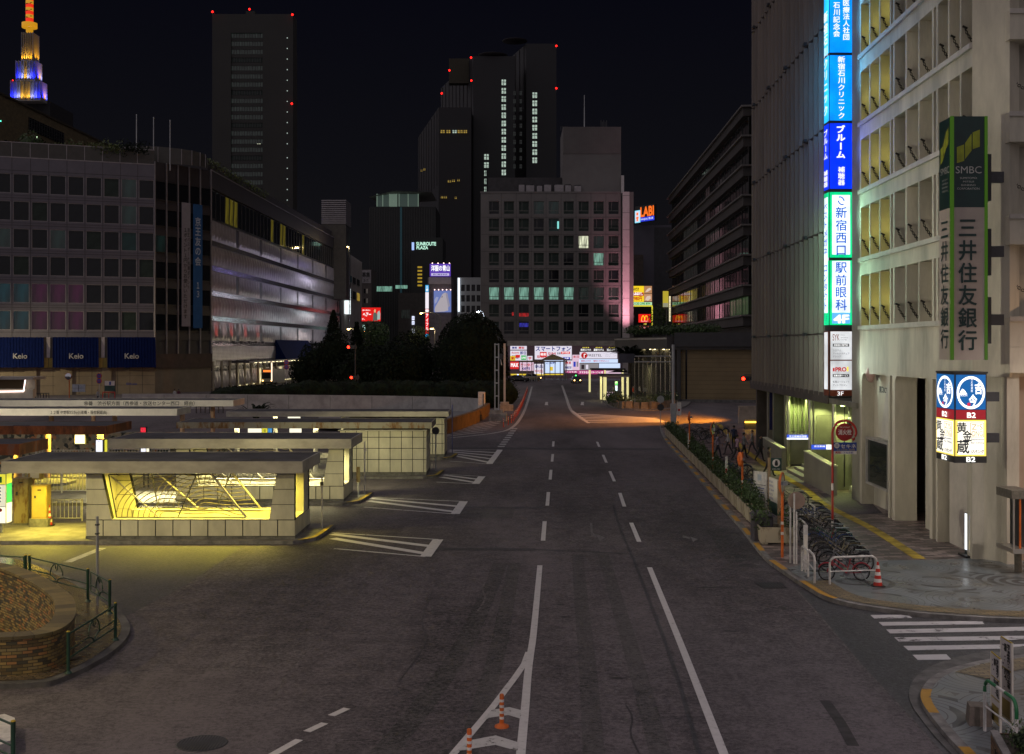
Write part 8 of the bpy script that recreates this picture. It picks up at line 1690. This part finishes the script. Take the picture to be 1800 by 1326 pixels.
for px,yy in((1059,2.4),(1062.5,0),(1066,1.4),(1096.5,1.4),(1103.5,0),(1068,3.4)):k=MB(); k.box(XX(px-1.7,Yt_),XX(px+1.7,Yt_),Yt_+yy,Yt_+yy+.3,.1,zr_,m_glow); k.build('pillar',ts)
k=MB(); k.box(XX(1083,Yt_),XX(1088,Yt_),Yt_+2,Yt_+2.5,.4,2.6,m_steel_d); k.box(XX(1084,Yt_),XX(1087.5,Yt_),Yt_+1.95,Yt_+2,1.3,2.0,em('machine_screen',(.7,.9,1),1.3)); k.box(XX(1083.5,Yt_),XX(1088,Yt_),Yt_+1.95,Yt_+2,2.1,2.55,m_gn); k.build('ticket_machine',ts)
k=MB(); k.box(XX(1070,Yt_),XX(1082,Yt_),Yt_+2.8,Yt_+3.2,.35,.5,m_wpaint); k.box(XX(1071,Yt_),XX(1081,Yt_),Yt_+3.3,Yt_+3.35,.3,1.1,m_pk); k.build('bench',ts)
Y2=190; ts2=thing('taxi_shelter','second shelter roof behind the glowing-pillar shelter','shelter',(XX(1080,Y2),Y2,0)); k=MB(); k.box(XX(1040,Y2),XX(1100,Y2),Y2,Y2+4,ZZ(651,Y2),ZZ(648,Y2),m_store_d,.1); k.build('roof',ts2)
for px in(1037,1064,1095):k=MB(); k.box(XX(px-1.6,Y2),XX(px+1.6,Y2),Y2+.5,Y2+.8,.1,ZZ(651,Y2),m_glow); k.build('pillar',ts2)
k=MB();
for i in range(3):k.add([(XX(1068+10*i,172),172,ZZ(655,172)),(XX(1085+8*i,172),172,ZZ(650.5,172)),(XX(1100+2*i,174),174,ZZ(655,174)),(XX(1085,176),176,ZZ(654,176))],[(0,1,2,3)],m_steel_d)
k.build('awning',ts2)
k=MB(); island=smooth(gp((1050,690),(1058,703),(1075,716),(1115,722),(1165,722),(1205,716),(1205,700),(1120,686),(1070,680)),5,True); slab(k,island,-.02,.15,m_kerb,m_islc); struct('kerb',k)
ip=smooth(gp((1072,712),(1090,719),(1118,720.5),(1150,721),(1188,716)),4); m_rock=pm('edging_rock',(.20,.17,.13),.85,var=.35,scale=2,bump=.4); k=MB(); al_=path_len(ip)
for i in range(22):q,d=path_at(ip,al_,al_[-1]*(i+.5)/22); M_=at(q.x,q.y,.1,math.atan2(d.y,d.x)); k.M=M_; h=.75+.2*((i*7)%3)/3; k.prism([(-.42,-.3),(.42,-.3),(.42,.3),(-.42,.3)],0,h,m_rock,inset=.15)
k.M=ID; k.build('planting_bed',None,'bed edged with rough stones round the glowing shelter','planting bed'); k=MB()
for i in range(30):q,d=path_at(ip,al_,al_[-1]*(i+.5)/30); leaves(k,(q.x,q.y+1.3,1.0),(.9,.9,.7+.25*(i%3)),110,.13,m_leaf2,.25,1200+i)
k.build('shrub_row',None,'low glossy shrubs in the stone-edged bed','shrub')
for(px0,px1,py0,py1,Y,lb,m)in((915,955,634,640,252,'long flat tan shelter roof before the phone shop',m_cab2),(955,997,632,640,262,'flat shelter roof right under the tent canopy',m_fascia)):
 t=thing('bus_shelter',lb,'shelter',(XX(px0,Y),Y,0)); k=MB(); k.box(XX(px0,Y),XX(px1,Y),Y,Y+3,ZZ(636.5,Y),ZZ(634.6,Y),m); k.build('roof',t); k=MB()
 for i in range(5):x=XX(px0+3+(px1-px0-6)*i/4,Y); k.tube([(x,Y+1,0),(x,Y+1,ZZ(636.5,Y))],.09,m_steel,6)
 for i in range(9):x=XX(px0+2+(px1-px0-4)*i/8,Y); k.tube([(x,Y-.5,.1),(x,Y-.5,1.1)],.05,m_steel,5)
 k.tube([(XX(px0+2,Y),Y-.5,1.1),(XX(px1-2,Y),Y-.5,1.1)],.04,m_steel,5); k.build('column',t)
Y=258; t=thing('tent_canopy','pointed tan tent canopy before the phone shop','canopy',(XX(972,Y),Y,0)); k=MB(); ap=A(971,622.5,Y+1); cs=[A(952,632,Y-1.2),A(992,632,Y-1.2),A(996,631.5,Y+3),A(956,631.5,Y+3)]
k.add([tuple(ap)]+[tuple(c)for c in cs],[(0,1,2),(0,2,3),(0,3,4),(0,4,1)],m_cab2); k.build('tent',t); k=MB()
for c in cs:k.tube([(c.x,c.y,0),tuple(c)],.09,m_steel,6)
k.build('pole',t)
m_hl=em('headlight',(1,.55,.16),9); m_cargl=glass('car_glass',(.01,.012,.014),.04)
def car(M_,body,label,name='taxi',cat='taxi',roof=None,lit=True,hood=None):
 t=thing(name,label,cat,(0,0,0),local=True); t.matrix_basis=M_
 W_,Lc=.85,2.25; k=MB(); sect=[(-Lc,.35,.80,.72),(-Lc+.15,.25,.92,.82),(-1.5,.22,.97,.85),(-.7,.2,.98,.85),(1.2,.2,.98,.85),(1.75,.22,.96,.84),(Lc-.1,.26,.90,.8),(Lc,.36,.80,.7)]; vs=[]
 for(y,zb_,zt_,hw)in sect:vs+=[(-hw,y,zb_),(-hw-.02,y,(zb_+zt_)/2),(-hw+.06,y,zt_),(hw-.06,y,zt_),(hw+.02,y,(zb_+zt_)/2),(hw,y,zb_)]
 n=len(sect); fs=[(i*6+j,(i+1)*6+j,(i+1)*6+(j+1)%6,i*6+(j+1)%6)for i in range(n-1)for j in range(6)]+[tuple(range(6)),tuple(range(6*n-1,6*n-7,-1))]; k.add(vs,fs,body,smooth=True); k.build('body',t)
 k=MB(); vs=[(-.76,-1.15,.97),(.76,-1.15,.97),(.76,1.55,.97),(-.76,1.55,.97),(-.60,-.45,1.44),(.60,-.45,1.44),(.60,1.05,1.44),(-.60,1.05,1.44)]; k.add(vs,[(0,1,5,4),(1,2,6,5),(2,3,7,6),(3,0,4,7)],m_cargl); k.build('window',t)
 k=MB(); k.add([(-.62,-.48,1.43),(.62,-.48,1.43),(.62,1.08,1.43),(-.62,1.08,1.43),(-.56,-.38,1.48),(.56,-.38,1.48),(.56,1.0,1.48),(-.56,1.0,1.48)],[(0,3,2,1),(4,5,6,7),(0,1,5,4),(1,2,6,5),(2,3,7,6),(3,0,4,7)],body)
 for a_,b_ in(((-.76,-1.15,.97),(-.6,-.45,1.44)),((.76,-1.15,.97),(.6,-.45,1.44)),((-.76,1.55,.97),(-.6,1.05,1.44)),((.76,1.55,.97),(.6,1.05,1.44)),((-.76,.25,.97),(-.6,.25,1.44)),((.76,.25,.97),(.6,.25,1.44))):k.tube([a_,b_],.035,body,5)
 k.build('roof',t)
 for sx in(-1,1):
  for y in(-1.4,1.35):k=MB(); k.lathe([(.30,-.09),(.31,.0),(.30,.09)],m_tyre,16,(sx*.76,y,.31),'X'); k.lathe([(.18,-.1),(.18,.1)],m_spoke,12,(sx*.76,y,.31),'X'); k.build('wheel',t)
  k=MB(); k.lathe([(.12,-.03),(.10,-.06),(.02,-.07)],m_hl if lit else m_alu,12,(sx*.58,-Lc+.04,.66),'Y'); k.build('headlight',t)
  k=MB(); k.box(sx*.88-.08,sx*.88+.08,-1.0,-.9,.95,1.08,body); k.build('mirror',t)
 k=MB(); k.box(-.85,.85,-Lc-.06,-Lc+.02,.30,.45,m_steel_d); k.box(-.35,.35,-Lc-.02,-Lc+.02,.52,.68,m_steel_d); k.box(-.18,.18,-Lc-.075,-Lc-.06,.34,.44,m_wpaint); k.build('bumper',t)
 if roof:k=MB(); k.lathe([(.14,0),(.16,.08),(.06,.17)],roof,10,(0,.2,1.48)); k.build('roof_lamp',t)
m_cab_b=pm('taxi_dark',(.03,.06,.04),.25,.2); m_cab_y=pm('taxi_cream',(.35,.31,.18),.3)
q=G(1012.5,674); car(at(q.x,q.y,0,R(4)),m_cab_b,'dark taxi facing the camera with headlights on and a green roof lamp',roof=em('roof_green',(.05,1,.12),5)); q=G(912,672); car(at(q.x,q.y,0,R(82)),pm('taxi_black',(.015,.015,.017),.2,.2),'dark taxi parked sideways beside the round tree',lit=False,roof=em('roof_blue',(.3,.4,1),4)); q=G(935,669.5); car(at(q.x,q.y,0,R(40)),m_cab_y,'cream taxi with lit headlights behind the dark parked one',lit=True)
Yb_=232; q=Vector((XX(470,Yb_),Yb_)); t=thing('city_bus','bus with an orange destination display waiting under the store arcade','bus',(q.x,q.y,0)); k=MB(at(q.x,q.y,0,R(-3))); k.prism([(-1.2,0),(-1.05,-.15),(1.05,-.15),(1.2,0),(1.2,9),(-1.2,9)],.35,2.95,pm('bus_body',(.25,.24,.22),.35)); k.build('body',t); k=MB(at(q.x,q.y,0,R(-3))); k.box(-1.08,1.08,-.18,-.155,1.15,2.3,m_cargl); k.box(-1.08,1.08,-.18,-.155,2.36,2.85,m_framed); k.build('windscreen',t); k=MB(at(q.x,q.y,0,R(-3))); k.box(-.75,.75,-.2,-.182,2.42,2.78,em('bus_display',(1,.2,.03),1.6)); k.build('destination_display',t); k=MB(at(q.x,q.y,0,R(-3))); k.box(-1.25,1.25,-.22,-.1,.3,.55,m_framed);
for sx in(-1,1):k.lathe([(.45,-.14),(.45,.14)],m_tyre,16,(sx*1.06,2,.45),'X')
k.build('bumper',t)
for sx in(-1,1):k=MB(at(q.x,q.y,0,R(-3))); k.lathe([(.12,-.02),(.02,-.06)],m_hl,10,(sx*.85,-.16,.75),'Y'); k.build('headlight',t)
Yn=165; q=A(510,649,Yn)
def plates(px,Y,p1,p2,label):
 q=A(px,p1,Y); t=thing('road_sign',label,'road sign',(q.x,Y,0)); k=MB(); k.tube([(q.x,Y,0),(q.x,Y,q.z+.4)],.04,m_steel,6); k.build('pole',t)
 for p in(p1,p2):
  z=ZZ(p,Y); k=MB(); k.lathe([(.34,0),(.34,.02)],m_red,20,(q.x,Y-.06,z),'Y'); k.lathe([(.26,0),(.26,.01)],pm('sign_blue',(.02,.06,.35),.4)if 'sign_blue' not in bpy.data.materials else bpy.data.materials['sign_blue'],20,(q.x,Y-.075,z),'Y'); k.box(q.x-.25,q.x+.25,Y-.085,Y-.078,z-.04,z+.04,m_red); k.build('plate',t)
plates(503.5,160,637,645.5,'two round blue and red no-stopping plates over the hedge'); plates(174.5,150,661,670,'red and blue round plates on a post before the store wall')
Yw=150; t=thing('guide_board','white over dark green guide board by the store wall','board',(XX(192,Yw),Yw,0)); k=MB(); k.box(XX(184,Yw),XX(201.5,Yw),Yw,Yw+.2,ZZ(678,Yw),ZZ(670,Yw),m_bd); k.box(XX(184,Yw),XX(201.5,Yw),Yw,Yw+.2,ZZ(687.5,Yw),ZZ(678,Yw),bpy.data.materials['info_green']); k.build('panel',t); k=MB(); k.box(XX(192,Yw),XX(195,Yw),Yw-.02,Yw,ZZ(677,Yw),ZZ(671,Yw),m_inkb); k.build('pictogram',t); k=MB()
for px in(184,201.5):k.tube([(XX(px,Yw),Yw+.1,0),(XX(px,Yw),Yw+.1,ZZ(670,Yw))],.06,m_steel_d,6)
k.build('leg',t)
k=MB(); k.tube([(XX(184,Yw),Yw-.8,ZZ(689.3,Yw)),(XX(206,Yw),Yw-.8,ZZ(689.3,Yw))],.06,m_conered,6)
for px in(184.5,195,205.5):k.tube([(XX(px,Yw),Yw-.8,0),(XX(px,Yw),Yw-.8,ZZ(689.3,Yw))],.05,m_conered,6)
k.build('red_barrier',None,'red pipe barrier in front of the guide board','barrier')
k=MB(); Yw=158; k.box(XX(127,Yw),XX(149,Yw),Yw,Yw+.3,ZZ(689,Yw),ZZ(676,Yw),m_pale); k.box(XX(137.7,Yw),XX(138.3,Yw),Yw-.02,Yw,ZZ(688,Yw),ZZ(677,Yw),m_sj); k.box(XX(127.5,Yw),XX(148.5,Yw),Yw-.02,Yw,ZZ(682.8,Yw),ZZ(682.2,Yw),m_sj); k.build('notice_case',None,'pale grey double notice case against the store wall','notice case')
k=MB(); Yw=152; q=A(120.5,662,Yw); k.tube([(q.x+.1,Yw,0),(q.x+.1,Yw,q.z)],.06,m_orange,6); M_=Matrix.Translation((q.x,Yw-.1,q.z)); k.lathe([(.42,.0),(.36,-.05),(.02,-.09)],m_mirror,18,(q.x,Yw-.1,q.z),'Y'); k.lathe([(.46,.02),(.46,.06)],m_orange,18,(q.x,Yw-.1,q.z),'Y'); k.build('traffic_mirror',None,'small shiny road mirror on an orange pole before the store wall','mirror')
def railrow(px0,px1,Y,z,n,label,m=m_steel):
 k=MB(); x0,x1=XX(px0,Y),XX(px1,Y); k.tube([(x0,Y,z),(x1,Y,z)],.05,m,6); k.tube([(x0,Y,z*.55),(x1,Y,z*.55)],.04,m,6)
 for i in range(n):x=x0+(x1-x0)*i/(n-1); k.tube([(x,Y,0),(x,Y,z+.05)],.06,m,6)
 k.build('road_rail',None,label,'guard rail')
railrow(85,395,140,1.15,14,'long low steel rail along the bus road before the store'); railrow(62,86,139,1.9,6,'row of taller dark posts beside the lit ramp edge',m_steel_d); railrow(345,392,132,1.3,7,'dark rail section at the near end of the hedge',m_steel_d)
k=MB(); Yw=128; k.box(XX(-40,Yw),XX(58,Yw),Yw,Yw+.5,0,ZZ(684,Yw),m_panel); k.box(XX(-40,Yw),XX(61,Yw),Yw-.4,Yw+3,ZZ(667.5,Yw),ZZ(663,Yw),m_fascia); k.box(XX(42,Yw),XX(58,Yw),Yw+.51,Yw+.9,ZZ(698,Yw),ZZ(667.5,Yw),m_panel); k.box(XX(-40,Yw),XX(41.5,Yw),Yw+1.6,Yw+1.9,0,ZZ(667.5,Yw),m_blind); k.build('ramp_shelter',None,'flat-roofed pale ramp shelter with glowing edges at the picture edge','shelter')
k=MB(); mg_=em('tube_pinkwhite',(1,.75,.7),2.2); k.tube([A(-40,689.5,Yw-.05),A(41,688,Yw-.05)],.09,mg_,6); k.tube([A(41.5,688,Yw-.05),A(44.5,668,Yw-.05)],.07,mg_,6); k.build('light_tube',None,'bent glowing tube along the edge of the ramp shelter','light tube')
# ------------------------------------------------------------------ people
skin=pm('skin',(.42,.27,.2),.6)
hairm=pm('hair_black',(.012,.011,.012),.6)
def person(x,y,z,rz,label,top,bottom,pose,group=None,bag=None,h=1.68):
 """standing or walking figure: one skinned body in clothes, head with face, hair; pose = (left leg swing, right leg swing, left arm, right arm)"""
 t=thing('person',label,'person',(x,y,z),group); t.matrix_basis=at(x,y,z,rz); t['_local']=1; s=h/1.68; ll,rl,la,ra=pose
 J={'pel':(0,0,.92),'wa':(0,.0,1.08),'ch':(0,-.01,1.28),'nk':(0,0,1.42),'nk2':(0,-.01,1.48)}
 def leg(sx,a):hp=Vector((sx*.09,0,.88)); kn=hp+Vector((0,-.42*math.sin(a),-.42*math.cos(a))); b_=a-.25 if a<0 else a*.5; an=kn+Vector((0,-.40*math.sin(b_),-.40*math.cos(b_))); an.z=max(an.z,.07); return hp,kn,an,Vector((an.x,an.y-.15,max(an.z-.045,.025)))
 def arm(sx,a):sh=Vector((sx*.18,0,1.38)); el=sh+Vector((sx*.04,-.27*math.sin(a),-.27*math.cos(a))); wr=el+Vector((0,-.24*math.sin(a+.3),-.24*math.cos(a+.3))); return sh,el,wr,wr+Vector((0,-.02,-.09))
 V_,E_,R_=[],[],[]
 def add(p,r,par=None):V_.append(tuple(Vector(p)*s)); R_.append(r*s); (E_.append((par,len(V_)-1))if par is not None else None); return len(V_)-1
 pe=add(J['pel'],.14); wa=add(J['wa'],.125,pe); c_=add(J['ch'],.145,wa); nk=add(J['nk'],.075,c_); add(J['nk2'],.05,nk)
 for sx,a in((-1,ll),(1,rl)):p=leg(sx,a); i=add(p[0],.09,pe); i=add(p[1],.062,i); i=add(p[2],.045,i); add(p[3],.04,i)
 hands=[]
 for sx,a in((-1,la),(1,ra)):p=arm(sx,a); i=add(p[0],.06,c_); i=add(p[1],.045,i); i=add(p[2],.032,i); hands.append((p[2],p[3]))
 me=bpy.data.meshes.new('body'); me.from_pydata(V_,E_,[]); o=link('body',me,t); o.data.materials.append(top); o.data.materials.append(bottom); md=o.modifiers.new('skin','SKIN'); md.use_smooth_shade=True
 for i,r_ in enumerate(R_):me.skin_vertices[0].data[i].radius=(r_,r_*(.72 if i in(0,1,2)else 1)); me.skin_vertices[0].data[i].use_root=i==0
 ss=o.modifiers.new('sub','SUBSURF'); ss.levels=1; ss.render_levels=1
 dg=bpy.context.evaluated_depsgraph_get(); m2=bpy.data.meshes.new_from_object(o.evaluated_get(dg)); o.modifiers.clear(); o.data=m2; m2.materials.clear(); m2.materials.append(top); m2.materials.append(bottom)
 for p in m2.polygons:p.material_index=1 if p.center.z<.93*s else 0; p.use_smooth=True
 k=MB(); core(k,(0,-.01,1.58*s),(.078*s,.095*s,.115*s),skin,3); k.add([(-.012,-.10*s,1.57*s),(.012,-.10*s,1.57*s),(0,-.125*s,1.555*s),(0,-.10*s,1.60*s)],[(0,1,2),(0,2,3),(1,3,2)],skin)
 for sx in(-1,1):k.lathe([(.010,0),(.004,.006)],hairm,6,(sx*.03*s,-.105*s,1.60*s),'Y'); k.lathe([(.02,-.01),(.02,.01)],skin,8,(sx*.08*s,0,1.58*s),'X')
 k.box(-.022*s,.022*s,-.104*s,-.098*s,1.522*s,1.53*s,pm('lips',(.3,.12,.1),.5)if 'lips' not in bpy.data.materials else bpy.data.materials['lips']); k.build('head',t)
 k=MB(); core(k,(0,.015*s,1.615*s),(.088*s,.10*s,.098*s),hairm,5); k.build('hair',t)
 for wr,hd in hands:
  k=MB(); wr,hd=wr*s,hd*s; dr=(hd-wr).normalized(); k.tube([wr,wr+dr*.05,wr+dr*.09*s],.028*s,skin,6,r2=.034*s)
  for f in range(4):k.tube([wr+dr*.085+Vector((0,(f-1.5)*.017,0)),wr+dr*(.14+.008*(f%2))+Vector((0,(f-1.5)*.017-.01,0))],.008,skin,5,r2=.006)
  k.tube([wr+dr*.04+Vector((0,-.03,0)),wr+dr*.09+Vector((0,-.055,0))],.009,skin,5); k.build('hand',t)
 if bag:
  k=MB(); k.box(.2,.30,-.14,.14,.72,1.0,bag,.03); k.tube([(.22,-.08,1.0),(.2,0,1.38),(.22,.08,1.0)],.012,bag,5); b=k.build('shoulder_bag',None,label.split(' in ')[0]+"'s shoulder bag, "+label.split(' in ')[1],'bag'); b.matrix_basis=at(x,y,z,rz)
cl=lambda n,c:pm(n,c,.8,var=.15)
W=(.38,-.35,-.4,.35); S_=(.05,-.06,.05,-.05)
pw=gp((1262,806),(1280,800),(1296,812),(1308,806),(1322,800),(1290,790),(1336,812),(1352,838),z=KZ_)
specs=[('person in a pale violet shirt walking by the tall orange mirror',(.34,.28,.36),(.03,.03,.045),W,70),('person in a white shirt walking behind the violet one',(.42,.40,.40),(.06,.05,.05),(-.3,.36,.35,-.4),250),('person in a pink top nearest the planters',(.40,.26,.33),(.03,.03,.03),W,110),('person in a grey jacket in the middle of the walking group',(.18,.18,.19),(.02,.02,.025),(-.35,.3,.3,-.3),95),('person in a light grey coat passing the entrance wall',(.28,.27,.27),(.05,.05,.06),W,265),('person in a dark blue jacket at the back of the walking group',(.03,.04,.09),(.02,.02,.02),S_,180),('person in a dark suit beside the far entrance wall',(.025,.025,.03),(.02,.02,.022),(-.3,.35,.3,-.35),80),('person in a brown jacket stepping towards the entrance steps',(.10,.07,.05),(.03,.03,.03),W,100)]
for(lb,tc_,bc,ps,rz),q in zip(specs,pw):person(q.x,q.y,KZ_,R(rz),lb,cl('cloth_top',tc_),cl('cloth_bottom',bc),ps,'people walking on the pavement',h=1.6+.1*rnd.random())
for i,(px,lb,tc_)in enumerate(((1113,'person in a red top beside the glowing shelter',(.5,.06,.03)),(1124,'person in a pale shirt waiting by the glassy colonnade',(.4,.38,.36)),(1134,'person in a grey shirt waiting near the colonnade',(.2,.2,.2)),(1145,'person in a white shirt at the end of the waiting row',(.45,.43,.42)),(1078,'person in a cream shirt standing beside the ticket machine',(.45,.4,.3)))):
 Y=166+(i%2)*3; person(XX(px,Y),Y,.15,R(60+50*i),lb,cl('cloth_top',tc_),cl('cloth_bottom',(.03,.03,.035)),S_,'people waiting by the taxi shelter')
person(XX(172,156),156,0,R(80),'person in white walking before the store wall',cl('cloth_top',(.4,.4,.4)),cl('cloth_bottom',(.03,.03,.04)),W); person(XX(307,158),158,0,R(160),'person in a white top standing by the store corner',cl('cloth_top',(.45,.45,.45)),cl('cloth_bottom',(.03,.03,.03)),S_,'people by the store corner'); person(XX(314,158),158,0,R(200),'person in a dark red top standing by the store corner',cl('cloth_top',(.12,.02,.04)),cl('cloth_bottom',(.03,.03,.03)),S_,'people by the store corner')
k=MB(); k.box(21.3,26,112,112.6,0,1.75,pm('underpass_wall',(.36,.30,.24),.7)); k.build('underpass_wall',None,'pale low wall glowing orange beyond the louvred block','wall')
k=MB(); m_low=em('low_lamp',(1,.55,.05),4); k.box(XX(1310,104),XX(1331,104),104,104.2,.68,.80,m_low); k.box(XX(1309,104),XX(1336,104),104.21,104.4,0,.95,m_conc_d); k.build('low_lamp_strip',None,'low glowing yellow lamp strip on a kerb wall beside the louvred block','lamp')
# ------------------------------------------------------------------ lamps of the place and added fill lights
def area(name,loc,rot,sx,sy,e_,c,spread=180):
 l=bpy.data.lights.new(name,'AREA'); l.shape='RECTANGLE'; l.size=sx; l.size_y=sy; l.energy=e_; l.color=c; l.spread=R(min(spread,150)); o=bpy.data.objects.new(name,l); COL.objects.link(o); o.location=loc; o.rotation_euler=rot; return o
def point(name,loc,e_,c,r=.15):
 l=bpy.data.lights.new(name,'POINT'); l.energy=e_; l.color=c; l.shadow_soft_size=r; o=bpy.data.objects.new(name,l); COL.objects.link(o); o.location=loc; return o
def spot(name,loc,tgt,e_,c,ang_=120,blend=.8,r=.2):
 l=bpy.data.lights.new(name,'SPOT'); l.energy=e_; l.color=c; l.spot_size=R(ang_); l.spot_blend=blend; l.shadow_soft_size=r; o=bpy.data.objects.new(name,l); COL.objects.link(o); o.location=loc
 o.rotation_euler=(Vector(tgt)-Vector(loc)).to_track_quat('-Z','Y').to_euler(); return o
yl_=(1,.80,.10); yw_=(1,.90,.44)
area('shelter_tubes',(-12,46.1,2.50),(0,0,0),6.5,.5,620,yl_)
area('shelter_tubes',(-11.6,56.9,2.50),(0,0,0),6.5,.5,620,yw_)
area('shelter_tubes',(-18.0,46.2,2.50),(0,0,0),1.6,.5,260,yl_)
area('shelter_tubes',(-17.3,57,2.50),(0,0,0),1.6,.5,520,yw_)
area('shelter_tubes',(-13.5,68.2,2.7),(0,0,0),5,.5,180,yw_); area('shelter_tubes',(-14,79,2.7),(0,0,0),5,.5,180,yw_)
area('canopy_tubes',(-23.5,65.5,2.55),(0,0,0),4,.5,420,yl_); area('canopy_tubes',(-24,53,2.55),(0,0,0),4,.5,300,yl_)
area('canopy_tubes',(-30,85,2.6),(0,0,0),10,.5,200,yw_); area('canopy_tubes',(-32,97,2.6),(0,0,0),10,.5,200,yw_)
for q in DL:spot('entrance_downlight',tuple(q),(q.x,q.y,0),250,(.86,1,.34),130,.6,.08)
def unseen_lamp(x,y,h,e_,c,label,ang_=150):  # added out-of-view lamp with pole and head, lighting the street
 t=thing('street_lamp',label,'street lamp',(x,y,0)); k=MB(); k.tube([(x,y,0),(x,y,h)],.1,m_steel,8); k.tube([(x,y,h),(x,y+.8,h+.1)],.06,m_steel,6); k.build('pole',t); k=MB(); k.box(x-.2,x+.2,y+.5,y+1.3,h+.12,h+.24,m_steel); k.build('lamp_hood',t)
 k=MB(); k.box(x-.16,x+.16,y+.55,y+1.25,h+.08,h+.115,em('lamp_glass',tuple(c),6)); k.build('lamp',t); spot('street_lamp_light',(x,y+.9,h),(x,y+.9,0),e_,c,ang_,.7,.3)
unseen_lamp(-12.5,13,11,2300,(1,.80,.52),'added unseen street lamp with yellow light beside the overpass')
unseen_lamp(9.5,5,12,4300,(1,.80,.87),'added unseen street lamp with pinkish light behind the overpass')
unseen_lamp(17.5,32,10,1700,(1,.9,.86),'added unseen street lamp by the zebra crossing')
unseen_lamp(-19.5,32.5,9,1700,(1,.78,.34),'added unseen street lamp by the brick ring')
spot('underpass_lamp',(21,117,5.5),(12,121,0),12500,(1,.33,.02),128,.6,.2)
for q in LQ[:2]+LQ[3:]:point('street_lamp_light',q+Vector((0,-.3,-.3)),500,(1,.75,.35)if q is not LQ[5]else(.8,.9,1),.15)
for px in(1062.5,1084,1103):point('pillar_light',A(px,672,162.5),60,(1,.9,.5),.2)
for zc_,hh,e_,c in((25,3,320,(.45,.35,1)),(20,4,700,(.9,.85,1)),(14.5,4,700,(.75,.95,1)),(9,4,500,(1,.75,.7))):o=area('sign_side_fill',(XX(747,296)-.2,296.4,zc_),(0,0,0),.6,hh,e_,c); o.rotation_euler=Vector((-1,-.25,-.02)).to_track_quat('-Z','Y').to_euler()  # added area lights by the vertical sign, brightening the folded store side
spot('pink_pilaster_fill',(XX(1103,268),267,5),(XX(1100,275),275.3,21),26000,(1,.40,.52),48,.9,.5)  # added spot standing in for street signage on the pilaster
area('colonnade_tubes',(22,168,5.0),(0,0,0),3,1,900,yw_)
for px,Y in((500,214),(540,236),(566,262)):point('arcade_lamp',(XX(px,Y)+3,Y,4.2),260,(1,.85,.55),.3)
unseen_lamp(-40,66,10,5000,(1,.88,.6),'added unseen street lamp beyond the rusty canopies')
unseen_lamp(-85,160,9,9000,(1,.84,.55),'added unseen street lamp on the road before the department store')
spot('corner_fill',(24,34.5,6),(17,39,3),900,(1,.62,.36),110,.7,.3)  # added out-of-view spot warming the wing base
for py,c,e_ in((50,(.1,.5,1),420),(150,(.1,.5,1),420),(275,(.1,.2,1),340),(390,(.45,1,.75),440),(510,(.45,1,.7),440),(640,(.8,1,.85),340)):
 z=ZZ(py,57.2); spot('sign_spill',(14.4,56.2,z),(16.3,52.5,z),e_,c,95,1,.4); spot('sign_spill',(14.4,59.4,z),(16.3,62,z),e_*.55,c,95,1,.4)  # added spots standing in for the column's coloured spill on both blocks
for z in zl:
 for j in(0,1,2):q=FK.M@Vector(((fcol[j][0]+fcol[j][1])/2-.1,.42,z+1.15)); point('recess_fill',q,4.5,(1,.88,.3),.12)  # added point lights without fittings, lighting the first bay's recesses yellow
for i in range(7):q=FS.M@Vector((3+i*5,-2.2,8.0)); spot('facade_spot',tuple(q),tuple(FS.M@Vector((3+i*5,0,11.5))),420,(1,.10,.07)if i%2==0 else(1,.75,.7),70,.9,.15)
spot('shelter_back_fill',(-8.5,59.6,2.5),(-7.5,66.6,1.2),520,yw_,120,.6,.3); spot('shelter_back_fill',(-7,70.6,2.6),(-6,77.7,1.2),420,yw_,120,.6,.3); spot('shelter_back_fill',(-12,48.8,2.5),(-11.5,55.4,1),420,yw_,120,.6,.3)  # added spots carrying shelter light onto the wall of the next one
spot('added_floodlight',(-19.5,33.4,9.2),(16.5,49,9),20000,(1,.93,.74),48,.9,.3)  # added heads without fittings, brightening bank, shelter, store, canopies and brick ring
spot('added_floodlight',(-19.5,33.4,9),(-12,44.6,1),3500,(1,.84,.36),75,.9,.3)
spot('added_floodlight',(-85,160.9,9),(-62,182,2),24000,(1,.82,.5),75,.9,.3)
spot('added_floodlight',(-40,66.9,10),(-30,90,3),11000,(1,.9,.66),70,.9,.3)
spot('added_floodlight',(-22,21,8),(-12,28.5,.5),2000,(1,.74,.2),75,.9,.3)
